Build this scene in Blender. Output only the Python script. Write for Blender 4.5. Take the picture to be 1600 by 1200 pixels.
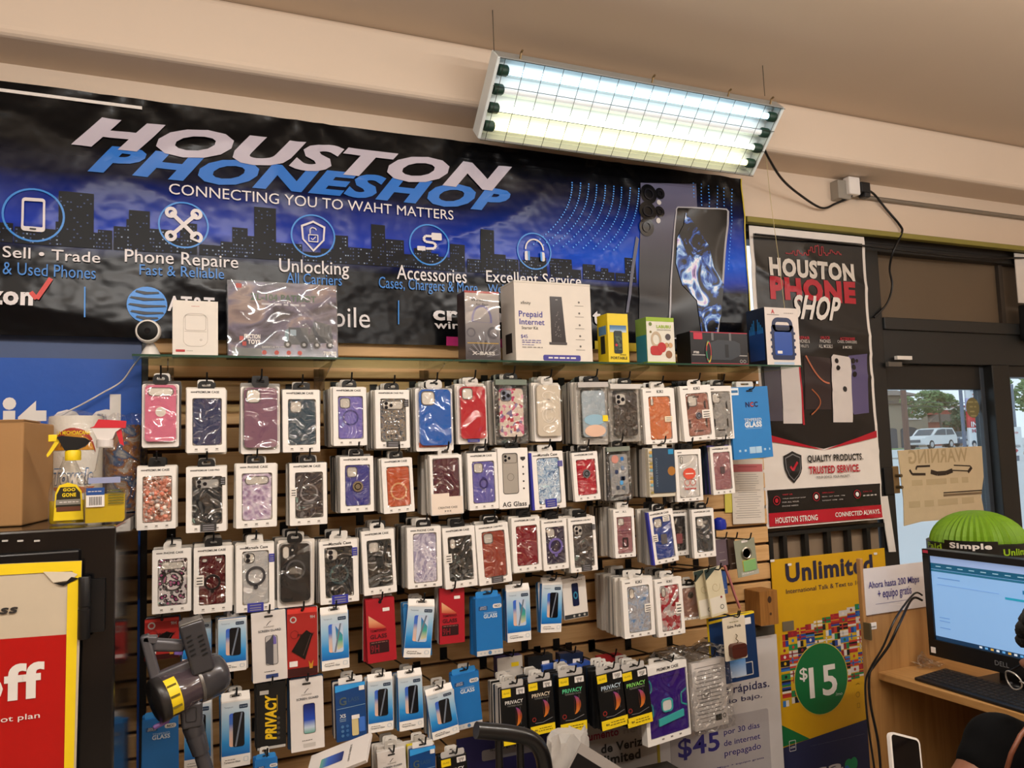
import bpy, bmesh, math, random
from mathutils import Vector, Matrix, noise
for _o in list(bpy.data.objects): bpy.data.objects.remove(_o)
random.seed(11)
SC = bpy.context.scene
COL = SC.collection
PI = math.pi
# ---------------------------------------------------------------- camera
FPX, DIST, CZ = 1250.0, 2.75, 1.65          # focal length in px of the 1600 wide frame, distance to the wall, eye height
YAW, PITCH, ROLL = [math.radians(a) for a in (23.5355, 4.8477, -1.8625)]
_f = Vector((math.sin(YAW)*math.cos(PITCH), math.cos(YAW)*math.cos(PITCH), math.sin(PITCH)))
_r0 = Vector((math.cos(YAW), -math.sin(YAW), 0)); _u0 = _r0.cross(_f)
_r = _r0*math.cos(ROLL) + _u0*math.sin(ROLL); _u = -_r0*math.sin(ROLL) + _u0*math.cos(ROLL)
cam_d = bpy.data.cameras.new('camera'); cam = bpy.data.objects.new('camera', cam_d); COL.objects.link(cam)
cam_d.sensor_width = 36.0; cam_d.lens = FPX/1600*36.0; cam_d.clip_start = 0.05; cam_d.clip_end = 400
m4 = Matrix((_r, _u, -_f)).transposed().to_4x4(); m4.translation = Vector((0, -DIST, CZ)); cam.matrix_world = m4
SC.camera = cam
def ray(px, py): return _f*FPX + _r*(px-800) - _u*(py-600)
def P(px, py, Y):                            # the point of the plane y = Y seen at a pixel
    d = ray(px, py); t = (Y+DIST)/d.y; return Vector((d.x*t, Y, CZ+d.z*t))
def PX(px, py, X):
    d = ray(px, py); t = X/d.x; return Vector((X, d.y*t-DIST, CZ+d.z*t))
def PZ(px, py, Z):
    d = ray(px, py); t = (Z-CZ)/d.z; return Vector((d.x*t, d.y*t-DIST, Z))
# ---------------------------------------------------------------- world, exposure, ceiling lights and added uplights
w = bpy.data.worlds.new('overcast_sky'); SC.world = w; w.use_nodes = True
bg = w.node_tree.nodes['Background']; bg.inputs[0].default_value = (0.80, 0.90, 1.0, 1); bg.inputs[1].default_value = 1.35
SC.view_settings.view_transform = 'Standard'; SC.view_settings.look = 'None'; SC.view_settings.gamma = 1
SC.view_settings.use_curve_mapping = False; SC.view_settings.exposure = 0.0
def area(name, loc, sx, sy, power, color, rot=(0, 0, 0)):
    l = bpy.data.lights.new(name, 'AREA'); l.shape = 'RECTANGLE'; l.size = sx; l.size_y = sy; l.energy = power; l.color = color
    o = bpy.data.objects.new(name, l); COL.objects.link(o); o.location = loc; o.rotation_euler = rot; return o
WARM = (1.0, 0.965, 0.92)
for i, (x, y, p) in enumerate([(0.1, -1.75, 30), (2.0, -1.75, 30), (-1.5, -2.2, 24), (4.0, -2.4, 24), (1.2, -3.9, 30)]):
    area('strip_and_fill_light', (x, y, 2.78), 1.2, 0.05, p*.64, WARM, (math.radians(20), 0, 0)); area('strip_and_fill_light', (x, min(y, -2.3), 2.42), 1.2, 0.10, p*(1.9 if x > 3 else 1.2), WARM, (math.radians(180), 0, 0))  # unseen strip lamps; upward ones added to brighten ceiling, beam and upper wall
# ---------------------------------------------------------------- materials
def lin(h):
    h = h.lstrip('#'); c = [int(h[i:i+2], 16)/255 for i in (0, 2, 4)]
    return tuple((v/12.92 if v <= .04045 else ((v+.055)/1.055)**2.4) for v in c) + (1,)
_MC = {}
def nodes(m):
    m.use_nodes = True; nt = m.node_tree; return nt, nt.nodes['Principled BSDF']
def M(hexc, rough=.5, metal=0, var=.06, vs=14, bump=0, bs=60, spec=.5, coat=0, emit=0, sheen=0):
    k = (hexc, rough, metal, var, vs, bump, bs, spec, coat, emit, sheen)
    if k in _MC: return _MC[k]
    m = bpy.data.materials.new('mat_'+hexc.strip('#')); nt, b = nodes(m); n = nt.nodes; L = nt.links
    c = lin(hexc)
    b.inputs['Roughness'].default_value = rough; b.inputs['Metallic'].default_value = metal
    b.inputs['Specular IOR Level'].default_value = spec; b.inputs['Coat Weight'].default_value = coat; b.inputs['Coat Roughness'].default_value = .08
    tc = n.new('ShaderNodeTexCoord')
    nz = n.new('ShaderNodeTexNoise'); nz.inputs['Scale'].default_value = vs; nz.inputs['Detail'].default_value = 3
    L.new(tc.outputs['Object'], nz.inputs['Vector'])
    mx = n.new('ShaderNodeMix'); mx.data_type = 'RGBA'
    mx.inputs[6].default_value = tuple(v*(1-var) for v in c[:3])+(1,); mx.inputs[7].default_value = tuple(min(1, v*(1+var)) for v in c[:3])+(1,)
    L.new(nz.outputs[0], mx.inputs[0]); L.new(mx.outputs[2], b.inputs['Base Color'])
    if emit:
        L.new(mx.outputs[2], b.inputs['Emission Color']); b.inputs['Emission Strength'].default_value = emit
    if bump:
        n2 = n.new('ShaderNodeTexNoise'); n2.inputs['Scale'].default_value = bs; n2.inputs['Detail'].default_value = 4
        L.new(tc.outputs['Object'], n2.inputs['Vector'])
        bp = n.new('ShaderNodeBump'); bp.inputs['Strength'].default_value = bump; bp.inputs['Distance'].default_value = .004
        L.new(n2.outputs[0], bp.inputs['Height']); L.new(bp.outputs[0], b.inputs['Normal'])
    _MC[k] = m; return m
def ramp(n, stops, mode='LINEAR'):
    r = n.new('ShaderNodeValToRGB'); e = r.color_ramp.elements; r.color_ramp.interpolation = mode
    while len(e) < len(stops): e.new(.5)
    for q, (p, c) in zip(e, stops): q.position = p; q.color = lin(c)
    return r
def wood(name, a, b_, axis='X', sc=1.0, rough=.45):
    m = bpy.data.materials.new(name); nt, b = nodes(m); n = nt.nodes; L = nt.links
    tc = n.new('ShaderNodeTexCoord'); mp = n.new('ShaderNodeMapping')
    s = {'X': (1.2, 14, 16), 'Z': (14, 14, 1.2), 'Y': (14, 1.2, 14)}[axis]; mp.inputs['Scale'].default_value = [v*sc for v in s]
    nz = n.new('ShaderNodeTexNoise'); nz.inputs['Scale'].default_value = 2.2; nz.inputs['Detail'].default_value = 7; nz.inputs['Distortion'].default_value = .9
    r = ramp(n, [(.28, a), (.5, b_), (.72, a)])
    L.new(tc.outputs['Object'], mp.inputs[0]); L.new(mp.outputs[0], nz.inputs['Vector']); L.new(nz.outputs[0], r.inputs[0]); L.new(r.outputs[0], b.inputs['Base Color'])
    b.inputs['Roughness'].default_value = rough
    return m
def vor(name, scale, stops, feature='F1', rough=.35, bump=0, out='Distance', mode='LINEAR', metal=0, stretch=(1, 1, 1)):
    m = bpy.data.materials.new(name); nt, b = nodes(m); n = nt.nodes; L = nt.links
    tc = n.new('ShaderNodeTexCoord'); mp = n.new('ShaderNodeMapping'); mp.inputs['Scale'].default_value = stretch
    v = n.new('ShaderNodeTexVoronoi'); v.feature = feature; v.inputs['Scale'].default_value = scale
    L.new(tc.outputs['Object'], mp.inputs[0]); L.new(mp.outputs[0], v.inputs['Vector'])
    r = ramp(n, stops, mode)
    if out == 'Color':
        sp = n.new('ShaderNodeSeparateColor'); L.new(v.outputs['Color'], sp.inputs[0]); L.new(sp.outputs[0], r.inputs[0])
    else: L.new(v.outputs['Distance'], r.inputs[0])
    L.new(r.outputs[0], b.inputs['Base Color']); b.inputs['Roughness'].default_value = rough; b.inputs['Metallic'].default_value = metal
    if bump:
        bp = n.new('ShaderNodeBump'); bp.inputs['Strength'].default_value = bump; bp.inputs['Distance'].default_value = .003; bp.invert = True
        L.new(v.outputs['Distance'], bp.inputs['Height']); L.new(bp.outputs[0], b.inputs['Normal'])
    return m
def noi(name, scale, stops, rough=.4, dist=0, detail=4, stretch=(1, 1, 1), mode='LINEAR', metal=0, bump=0):
    m = bpy.data.materials.new(name); nt, b = nodes(m); n = nt.nodes; L = nt.links
    tc = n.new('ShaderNodeTexCoord'); mp = n.new('ShaderNodeMapping'); mp.inputs['Scale'].default_value = stretch
    v = n.new('ShaderNodeTexNoise'); v.inputs['Scale'].default_value = scale; v.inputs['Detail'].default_value = detail; v.inputs['Distortion'].default_value = dist
    L.new(tc.outputs['Object'], mp.inputs[0]); L.new(mp.outputs[0], v.inputs['Vector'])
    r = ramp(n, stops, mode); L.new(v.outputs[0], r.inputs[0]); L.new(r.outputs[0], b.inputs['Base Color'])
    b.inputs['Roughness'].default_value = rough; b.inputs['Metallic'].default_value = metal
    if bump:
        bp = n.new('ShaderNodeBump'); bp.inputs['Strength'].default_value = bump; bp.inputs['Distance'].default_value = .004
        L.new(v.outputs[0], bp.inputs['Height']); L.new(bp.outputs[0], b.inputs['Normal'])
    return m
def grad(name, stops, z0, z1, rough=.4, axis='Z', spec=.5):
    """a printed two-tone blend along one axis of the object"""
    m = bpy.data.materials.new(name); nt, b = nodes(m); n = nt.nodes; L = nt.links
    tc = n.new('ShaderNodeTexCoord'); s = n.new('ShaderNodeSeparateXYZ'); mr = n.new('ShaderNodeMapRange')
    mr.inputs[1].default_value = z0; mr.inputs[2].default_value = z1
    L.new(tc.outputs['Object'], s.inputs[0]); L.new(s.outputs['XYZ'.index(axis)], mr.inputs[0])
    r = ramp(n, stops); L.new(mr.outputs[0], r.inputs[0]); L.new(r.outputs[0], b.inputs['Base Color'])
    b.inputs['Roughness'].default_value = rough; b.inputs['Specular IOR Level'].default_value = spec
    return m
def film(name, k=.17, rough=.04, bs=15, bump=.95, tint=(1, 1, 1, 1), dist=2.2):
    """thin clear plastic: lets the view through and mirrors the lamps in its crinkles"""
    m = bpy.data.materials.new(name); m.use_nodes = True; nt = m.node_tree; n = nt.nodes; L = nt.links
    n.remove(n['Principled BSDF']); out = n['Material Output']
    t = n.new('ShaderNodeBsdfTransparent'); t.inputs[0].default_value = tint
    g = n.new('ShaderNodeBsdfGlossy'); g.inputs['Roughness'].default_value = rough
    mx = n.new('ShaderNodeMixShader')
    lw = n.new('ShaderNodeLayerWeight'); lw.inputs[0].default_value = .25
    mr = n.new('ShaderNodeMapRange'); mr.inputs[3].default_value = k; mr.inputs[4].default_value = min(1, k*3.2)
    L.new(lw.outputs['Fresnel'], mr.inputs[0]); L.new(mr.outputs[0], mx.inputs[0])
    L.new(t.outputs[0], mx.inputs[1]); L.new(g.outputs[0], mx.inputs[2]); L.new(mx.outputs[0], out.inputs[0])
    if bump:
        tc = n.new('ShaderNodeTexCoord'); oi = n.new('ShaderNodeObjectInfo'); ad = n.new('ShaderNodeVectorMath'); ad.operation = 'ADD'
        sc_ = n.new('ShaderNodeVectorMath'); sc_.operation = 'SCALE'; sc_.inputs[0].default_value = (9, 5, 7)
        L.new(oi.outputs['Random'], sc_.inputs['Scale']); L.new(tc.outputs['Object'], ad.inputs[0]); L.new(sc_.outputs[0], ad.inputs[1])
        nz = n.new('ShaderNodeTexNoise'); nz.inputs['Scale'].default_value = bs; nz.inputs['Detail'].default_value = .3; nz.inputs['Distortion'].default_value = dist
        L.new(ad.outputs[0], nz.inputs['Vector'])
        bp = n.new('ShaderNodeBump'); bp.inputs['Strength'].default_value = bump; bp.inputs['Distance'].default_value = .05
        L.new(nz.outputs[0], bp.inputs['Height']); L.new(bp.outputs[0], g.inputs['Normal'])
    return m
FILM = film('clear_film'); FILM2 = film('clear_shell', k=.10, bs=11, bump=.5); BAGF = film('poly_bag', k=.16, bs=22, bump=.9, tint=(.95, .95, .95, 1))
# ---------------------------------------------------------------- mesh builder
def _text_geo(s, bold, shear, cache={}):
    k = (s, bold, shear)
    if k not in cache:
        cu = bpy.data.curves.new('t', 'FONT'); cu.body = s; cu.offset = bold; cu.shear = shear; cu.resolution_u = 3; cu.space_character = 1+bold*2.4
        o = bpy.data.objects.new('t', cu); COL.objects.link(o)
        dg = bpy.context.evaluated_depsgraph_get(); dg.update()
        me = o.evaluated_get(dg).to_mesh()
        vs = [(v.co.x, v.co.y) for v in me.vertices]; fs = [tuple(p.vertices) for p in me.polygons]
        o.evaluated_get(dg).to_mesh_clear(); bpy.data.objects.remove(o); bpy.data.curves.remove(cu)
        x0 = min(v[0] for v in vs); x1 = max(v[0] for v in vs); y0 = min(v[1] for v in vs); y1 = max(v[1] for v in vs)
        cache[k] = ([((x-x0)/(x1-x0), (y-y0)/(y1-y0)) for x, y in vs], fs, (x1-x0)/(y1-y0))
    return cache[k]
def rr(cx, cz, w, h, r, n=4):                # rounded rectangle outline, counter clockwise seen from the front
    r = min(r, w/2-1e-5, h/2-1e-5); o = []
    for (sx, sz, a0) in ((1, 1, 0), (-1, 1, 90), (-1, -1, 180), (1, -1, 270)):
        for i in range(n+1):
            a = math.radians(a0+90*i/n); o.append((cx+sx*(w/2-r)+r*math.cos(a), cz+sz*(h/2-r)+r*math.sin(a)))
    return o
def circ(cx, cz, r, n=28, rz=None):
    rz = rz or r; return [(cx+r*math.cos(2*PI*i/n), cz+rz*math.sin(2*PI*i/n)) for i in range(n)]
class MB:
    def __init__(s): s.v = []; s.f = []; s.m = []; s.mats = []
    def mi(s, mat):
        if mat not in s.mats: s.mats.append(mat)
        return s.mats.index(mat)
    def add(s, vs, fs, mat):
        o = len(s.v); s.v += [tuple(v) for v in vs]; i = s.mi(mat)
        for f in fs: s.f.append(tuple(q+o for q in f)); s.m.append(i)
        return s
    def box(s, x0, x1, y0, y1, z0, z1, mat):
        return s.add([(x0, y0, z0), (x1, y0, z0), (x1, y1, z0), (x0, y1, z0), (x0, y0, z1), (x1, y0, z1), (x1, y1, z1), (x0, y1, z1)],
                     [(0, 3, 2, 1), (4, 5, 6, 7), (0, 1, 5, 4), (1, 2, 6, 5), (2, 3, 7, 6), (3, 0, 4, 7)], mat)
    def poly(s, pts, y, mat): return s.add([(x, y, z) for x, z in pts], [tuple(range(len(pts)))], mat)
    def rect(s, cx, cz, w, h, y, mat): return s.poly([(cx-w/2, cz-h/2), (cx+w/2, cz-h/2), (cx+w/2, cz+h/2), (cx-w/2, cz+h/2)], y, mat)
    def line(s, a, b, t, y, mat):
        a = Vector((a[0], a[1])); b = Vector((b[0], b[1])); d = (b-a).normalized()*t/2; q = Vector((d.y, -d.x))
        return s.poly([tuple(a+q), tuple(b+q), tuple(b-q), tuple(a-q)], y, mat)
    def pline(s, pts, t, y, mat):
        for a, b in zip(pts, pts[1:]): s.line(a, b, t, y, mat)
        return s
    def prism(s, pts, y0, y1, mat, side=None):   # front face at y0 (towards the viewer), back at y1
        n = len(pts); s.add([(x, y0, z) for x, z in pts], [tuple(range(n))], mat); s.add([(x, y1, z) for x, z in pts], [tuple(reversed(range(n)))], side or mat)
        s.add([(x, y0, z) for x, z in pts]+[(x, y1, z) for x, z in pts], [(i, i+n, (i+1) % n+n, (i+1) % n) for i in range(n)], side or mat); return s
    def ring(s, outer, inner, y0, y1, mat, walls=True):
        n = len(outer); vs = [(x, y0, z) for x, z in outer]+[(x, y0, z) for x, z in inner]
        s.add(vs, [(i, (i+1) % n, (i+1) % n+n, i+n) for i in range(n)], mat)
        if walls:
            vs2 = [(x, y1, z) for x, z in outer]+[(x, y1, z) for x, z in inner]
            s.add(vs2, [(i+n, (i+1) % n+n, (i+1) % n, i) for i in range(n)], mat)
            s.add([(x, y0, z) for x, z in outer]+[(x, y1, z) for x, z in outer], [(i, i+n, (i+1) % n+n, (i+1) % n) for i in range(n)], mat)
            s.add([(x, y0, z) for x, z in inner]+[(x, y1, z) for x, z in inner], [(i, (i+1) % n, (i+1) % n+n, i+n) for i in range(n)], mat)
        return s
    def annulus(s, cx, cz, r0, r1, y, mat, n=32, y1=None, kz=1):
        return s.ring(circ(cx, cz, r1, n, r1*kz), circ(cx, cz, r0, n, r0*kz), y, y1 if y1 is not None else y, mat, y1 is not None)
    def tube(s, pts, r, mat, n=8):
        pts = [Vector(p) for p in pts]; rad = r if isinstance(r, (list, tuple)) else [r]*len(pts); vs = []; prev = None
        for i, p in enumerate(pts):
            d = ((pts[min(i+1, len(pts)-1)]-pts[max(i-1, 0)])).normalized()
            a = prev if prev is not None else (Vector((0, 0, 1)) if abs(d.z) < .9 else Vector((1, 0, 0)))
            a = (a-d*a.dot(d)).normalized(); prev = a; b = d.cross(a)
            for k in range(n):
                t = 2*PI*k/n; vs.append(p+(a*math.cos(t)+b*math.sin(t))*rad[i])
        fs = [(i*n+k, i*n+(k+1) % n, (i+1)*n+(k+1) % n, (i+1)*n+k) for i in range(len(pts)-1) for k in range(n)]
        fs += [tuple(reversed(range(n))), tuple((len(pts)-1)*n+k for k in range(n))]
        return s.add(vs, fs, mat)
    def lathe(s, prof, mat, o=(0, 0, 0), axis=(0, 0, 1), n=24, sx=1, sy=1):
        ax = Vector(axis).normalized(); a = (Vector((1, 0, 0)) if abs(ax.x) < .9 else Vector((0, 1, 0))); a = (a-ax*a.dot(ax)).normalized(); b = ax.cross(a); o = Vector(o)
        vs = [o+ax*h+a*(r*sx*math.cos(2*PI*k/n))+b*(r*sy*math.sin(2*PI*k/n)) for r, h in prof for k in range(n)]
        fs = [(i*n+k, i*n+(k+1) % n, (i+1)*n+(k+1) % n, (i+1)*n+k) for i in range(len(prof)-1) for k in range(n)]
        fs += [tuple(reversed(range(n))), tuple((len(prof)-1)*n+k for k in range(n))]
        return s.add(vs, fs, mat)
    def text(s, t, cx, cz, w, h, y, mat, bold=0, shear=0, rot=0):
        if t[0] == '~':                      # print too small to read: a row of word strokes
            h = h or w*.08; x = cx-w/2; rn = random.Random(t+str(round(cx*997)))
            while x < cx+w/2-h*.8:
                q = min(rn.uniform(1.2, 3.2)*h, cx+w/2-x); s.rect(x+q/2, cz, q, h*.62, y, mat); x += q+h*.6
            return s
        vs, fs, asp = _text_geo(t, bold, shear)
        if w is None: w = h*asp
        if h is None: h = w/asp
        c, q = math.cos(rot), math.sin(rot); o = []
        for a, b in vs:
            x, z = (a-.5)*w, (b-.5)*h; o.append((cx+x*c-z*q, y, cz+x*q+z*c))
        return s.add(o, fs, mat)
    def xf(s, mtx, i0=0):
        s.v = s.v[:i0]+[tuple(mtx @ Vector(v)) for v in s.v[i0:]]; return s
    def build(s, name, parent=None, loc=None, rot=None, smooth=None, bevel=0, disp=None, maxlen=.03, seg=2, weld=False):
        me = bpy.data.meshes.new(name); me.from_pydata(s.v, [], s.f)
        for mt in s.mats: me.materials.append(mt)
        me.polygons.foreach_set('material_index', s.m)
        if disp or weld:
            bm = bmesh.new(); bm.from_mesh(me)
            if weld: bmesh.ops.remove_doubles(bm, verts=bm.verts, dist=1e-5)
            if disp:
                bmesh.ops.triangulate(bm, faces=bm.faces)
                for _ in range(7):
                    es = [e for e in bm.edges if e.calc_length() > maxlen]
                    if not es: break
                    bmesh.ops.subdivide_edges(bm, edges=es, cuts=1); bmesh.ops.triangulate(bm, faces=bm.faces)
                for v in bm.verts: v.co.y += disp(v.co.x, v.co.z)
            bm.to_mesh(me); bm.free()
        if smooth is not None or disp:
            me.shade_smooth(); me.set_sharp_from_angle(angle=math.radians(smooth or 60))
        o = bpy.data.objects.new(name, me); COL.objects.link(o)
        if parent: o.parent = parent
        if loc is not None: o.location = loc
        if rot is not None: o.rotation_euler = rot
        if bevel:
            b = o.modifiers.new('bevel', 'BEVEL'); b.width = bevel; b.segments = seg; b.limit_method = 'ANGLE'
        return o
def tag(o, label, cat, group=None, kind=None):
    if label: o['label'] = label
    if cat: o['category'] = cat
    if group: o['group'] = group
    if kind: o['kind'] = kind
    return o
def thing(name, label, cat, loc=(0, 0, 0), rot=(0, 0, 0), group=None):
    o = bpy.data.objects.new(name, None); COL.objects.link(o); o.empty_display_size = .02; o.location = loc; o.rotation_euler = rot
    return tag(o, label, cat, group)
def copy_thing(o, loc, label=None, rot=None):
    c = o.copy(); COL.objects.link(c); c.location = loc
    if rot is not None: c.rotation_euler = rot
    if label: c['label'] = label
    for ch in o.children:
        d = ch.copy(); COL.objects.link(d); d.parent = c
        for g in ch.children:
            e = g.copy(); COL.objects.link(e); e.parent = d
    return c
def struct(o): o['kind'] = 'structure'; return o
WHITE = M('#e6e0da', .55); CARD = M('#ece7e0', .6); BLACK = M('#0d0d0f', .4); DARK = M('#191a1d', .45); GREY = M('#7d7d80', .5)
INK = M('#2a2724', .6); INKB = M('#3b3477', .6); PALE = M('#cfc6ba', .6); RED = M('#c01f2c', .45); BLUE = M('#2273c4', .45); YEL = M('#f0d018', .5)
# ---------------------------------------------------------------- the room
BEIGE = M('#d8c4af', .75, var=.03, vs=3, bump=.08, bs=90); CEIL = M('#c3ad95', .8, var=.03, vs=2); OLIVE = M('#8a8038', .6)
ZC, ZU, YB = 3.12, 2.892, -.17               # ceiling, underside of the beam, face of the beam
ZS = P(1160, 337, .03).z                     # lower edge of the wall above the shop front
struct(MB().box(-3.2, 5.6, -5.6, .3, -.1, 0, M('#8d8478', .6, var=.15, vs=6)).build('floor'))
struct(MB().box(-3.2, 5.6, -5.6, .25, ZC, ZC+.1, CEIL).build('ceiling'))
struct(MB().box(-3.2, 5.6, YB, .25, ZU, ZC, BEIGE).build('trim_1', bevel=.025, seg=4))
struct(MB().box(-3.2, 5.6, .03, .25, ZS, ZU, BEIGE).build('wall_back_upper'))
XR = P(1200, 860, 0).x+.005                  # end of the slatted panel
struct(MB().box(-3.2, XR, .03, .25, 0, ZS, M('#6b5a48', .8)).build('wall_back_lower'))
struct(MB().box(-3.3, -3.2, -5.6, .25, 0, ZC, BEIGE).build('wall_left'))
struct(MB().box(5.6, 5.7, -5.6, .25, 0, ZC, BEIGE).build('wall_right'))
struct(MB().box(-3.3, 5.7, -5.7, -5.6, 0, ZC, BEIGE).build('wall_front'))
struct(MB().box(XR, 5.6, .012, .05, ZS-.03, ZS-.004, OLIVE).build('trim_2', bevel=.004))
# ---------------------------------------------------------------- slatted display panel
XL = P(231, 700, 0).x; PITCH = .0768; ZG = P(1195, 819, 0).z
SLATW = wood('slat_wood', '#c2965f', '#d3aa76', 'X', rough=.5)
mb = MB(); ztop = P(700, 515, 0).z; k = int((ZG-.15)/PITCH); z = ZG-k*PITCH; GROOVE = M('#4a3420', .8)
while z < ztop:
    z1 = min(z+PITCH-.011, ztop)
    mb.add([(x, y, q) for x in (XL, XR) for y, q in ((.018, z), (.004, z), (0, z+.003), (0, z1-.003), (.004, z1), (.018, z1))],
           [(0, 1, 7, 6), (1, 2, 8, 7), (2, 3, 9, 8), (3, 4, 10, 9), (4, 5, 11, 10), (0, 5, 4, 3, 2, 1), (6, 7, 8, 9, 10, 11)], SLATW)
    z += PITCH
mb.box(XL, XR, .018, .028, .12, ztop, GROOVE)
slat = tag(mb.build('slatwall_panel'), 'tan wood grain slatted display panel covering the wall under the wide banner', 'display panel')
# ---------------------------------------------------------------- wide banner
YBN = -.022; O = Vector((.9, YBN, 2.4))
def L2(px, py, Y=YBN, o=O): q = P(px, py, Y); return (q.x-o.x, q.z-o.z)
def tpx(mb, s, bl, tr, y, mat, bold=0, shear=0, Y=YBN, o=O, h=None):
    a = L2(*bl, Y, o); b = L2(*tr, Y, o)
    return mb.text(s, (a[0]+b[0])/2, (a[1]+b[1])/2, b[0]-a[0], (b[1]-a[1]) if h is None else h, y, mat, bold, shear)
def crease(x, z):
    a = noise.noise(Vector((x*2.2+z*3.1, z*2.4-x*1.1, 3)))*.007
    b = (1-abs(noise.noise(Vector((x*1.6-z*2.5, z*2.2+x*.8, 7)))))**6*.010
    c = 0
    for gx in (-1.0, -.45, .2, .75, 1.27):
        dx, dz = x-gx, .46-z; r = math.hypot(dx, dz)
        if r < .5: c += .006*math.cos(math.atan2(dx, dz)*9)*max(0, 1-r/.5)**2*min(1, r/.12)
    return -(a*.6+b*.8+c)
ban = thing('shop_banner', 'wide glossy black and blue phone shop banner with white headline hung above the shelf', 'banner', O)
bx0 = -1.5-O.x; bx1 = L2(1160, 300)[0]; bz1 = L2(700, 219)[1]; bz0 = L2(700, 540)[1]
BANM = bpy.data.materials.new('banner_print'); nt, b = nodes(BANM); n = nt.nodes; L = nt.links
tc = n.new('ShaderNodeTexCoord'); sp = n.new('ShaderNodeSeparateXYZ'); L.new(tc.outputs['Object'], sp.inputs[0])
mr = n.new('ShaderNodeMapRange'); mr.inputs[1].default_value = bz0; mr.inputs[2].default_value = bz1; mr.inputs[3].default_value = .065; mr.inputs[4].default_value = 1.065; L.new(sp.outputs[2], mr.inputs[0])
nz = n.new('ShaderNodeTexNoise'); nz.inputs['Scale'].default_value = 2.2; nz.inputs['Detail'].default_value = 3; L.new(tc.outputs['Object'], nz.inputs['Vector'])
ma = n.new('ShaderNodeMath'); ma.operation = 'MULTIPLY_ADD'; ma.inputs[1].default_value = .09; L.new(nz.outputs[0], ma.inputs[0]); L.new(mr.outputs[0], ma.inputs[2])
r = ramp(n, [(0, '#08080a'), (.44, '#0a0b10'), (.50, '#071c5c'), (.56, '#0636b4'), (.66, '#062a90'), (.78, '#050c2a'), (.90, '#09090c'), (1, '#070709')]); L.new(ma.outputs[0], r.inputs[0])
mx_ = n.new('ShaderNodeMapRange'); mx_.inputs[1].default_value = .1; mx_.inputs[2].default_value = 1.0; L.new(sp.outputs[0], mx_.inputs[0])
r2 = ramp(n, [(0, '#08080a'), (.44, '#0b0d16'), (.50, '#0838b0'), (.60, '#0c5ae0'), (.74, '#083ab0'), (.90, '#0a1440'), (1, '#08080c')]); L.new(ma.outputs[0], r2.inputs[0])
mm = n.new('ShaderNodeMix'); mm.data_type = 'RGBA'; L.new(mx_.outputs[0], mm.inputs[0]); L.new(r.outputs[0], mm.inputs[6]); L.new(r2.outputs[0], mm.inputs[7])
L.new(mm.outputs[2], b.inputs['Base Color']); b.inputs['Roughness'].default_value = .22; b.inputs['Specular IOR Level'].default_value = .2
wv = n.new('ShaderNodeTexNoise'); wv.inputs['Scale'].default_value = 9; wv.inputs['Detail'].default_value = 2; L.new(tc.outputs['Object'], wv.inputs['Vector'])
bp = n.new('ShaderNodeBump'); bp.inputs['Strength'].default_value = .35; bp.inputs['Distance'].default_value = .02; L.new(wv.outputs[0], bp.inputs['Height']); L.new(bp.outputs[0], b.inputs['Normal'])
mb = MB(); mb.prism([(bx0, bz0), (bx1, bz0), (bx1, bz1), (bx0, bz1)], 0, .002, BANM); mb.build('banner_cloth', ban, disp=crease, maxlen=.02)
LIL = M('#bdb5c2', .35, var=.04); LBLUE = M('#2a7fd6', .4); CYAN = M('#1f86e0', .35); TXT = M('#e3dee0', .4)
y1, y2, y3 = -.004, -.007, -.010
mb = MB(); tpx(mb, 'HOUSTON', (112, 229), (798, 262), y2, LIL, .05, .4); mb.build('headline', ban, disp=crease)
mb = MB(); tpx(mb, 'PHONESHOP', (137, 270), (797, 297), y1, M('#1c6fcb', .35), .05, .4); mb.build('headline', ban, disp=crease)
mb = MB(); tpx(mb, 'CONNECTING YOU TO WAHT MATTERS', (264, 305), (707, 330), y2, TXT, 0); mb.build('tagline', ban, disp=crease)
mb = MB()
for s, bl, tr, c, bd in (('Buy • Sell • Trade', (-78, 404), (157, 395), TXT, .006), ('New & Used Phones', (-50, 427), (150, 418), LBLUE, 0), ('Phone Repaire', (195, 416), (372, 401), TXT, .006),
        ('Fast & Reliable', (218, 430), (350, 421), LBLUE, .002), ('Unlocking', (436, 432), (544, 411), TXT, .006), ('All Carriers', (447, 443), (533, 431), LBLUE, .002),
        ('Accessories', (619, 437), (728, 422), TXT, .006), ('Cases, Chargers & More', (591, 456), (745, 442), LBLUE, 0), ('Excellent Service', (759, 441), (905, 432), TXT, .006),
        ("We've Got You", (762, 457), (850, 449), LBLUE, 0), ('verizon', (-95, 474), (53, 451), TXT, .04), ('AT&T', (262, 487), (335, 466), TXT, .02), ('T Mobile', (420, 508), (577, 482), TXT, .0),
        ('cricket', (676, 501), (800, 484), TXT, .04), ('wireless', (678, 514), (765, 505), TXT, .02), ('t', (924, 508), (936, 487), TXT, .03)):
    mb = MB(); tpx(mb, s, bl, tr, y2, c, bd); mb.build('lettering', ban, disp=crease)
mb = MB(); a = L2(62, 458); mb.pline([(a[0]-.022, a[1]), (a[0]-.006, a[1]-.02), (a[0]+.03, a[1]+.045)], .013, y2, M('#d0342c', .4))
for p, q in (((133, 449), (133, 497)), ((622, 470), (622, 507))): MB().line(L2(*p), L2(*q), .004, y2, CYAN).build('divider_line', ban, disp=crease)
mb.build('check_mark', ban, disp=crease)
gl = MB(); a = L2(230, 477); gl.poly(circ(*a, .058, 32), y1, CYAN)
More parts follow.
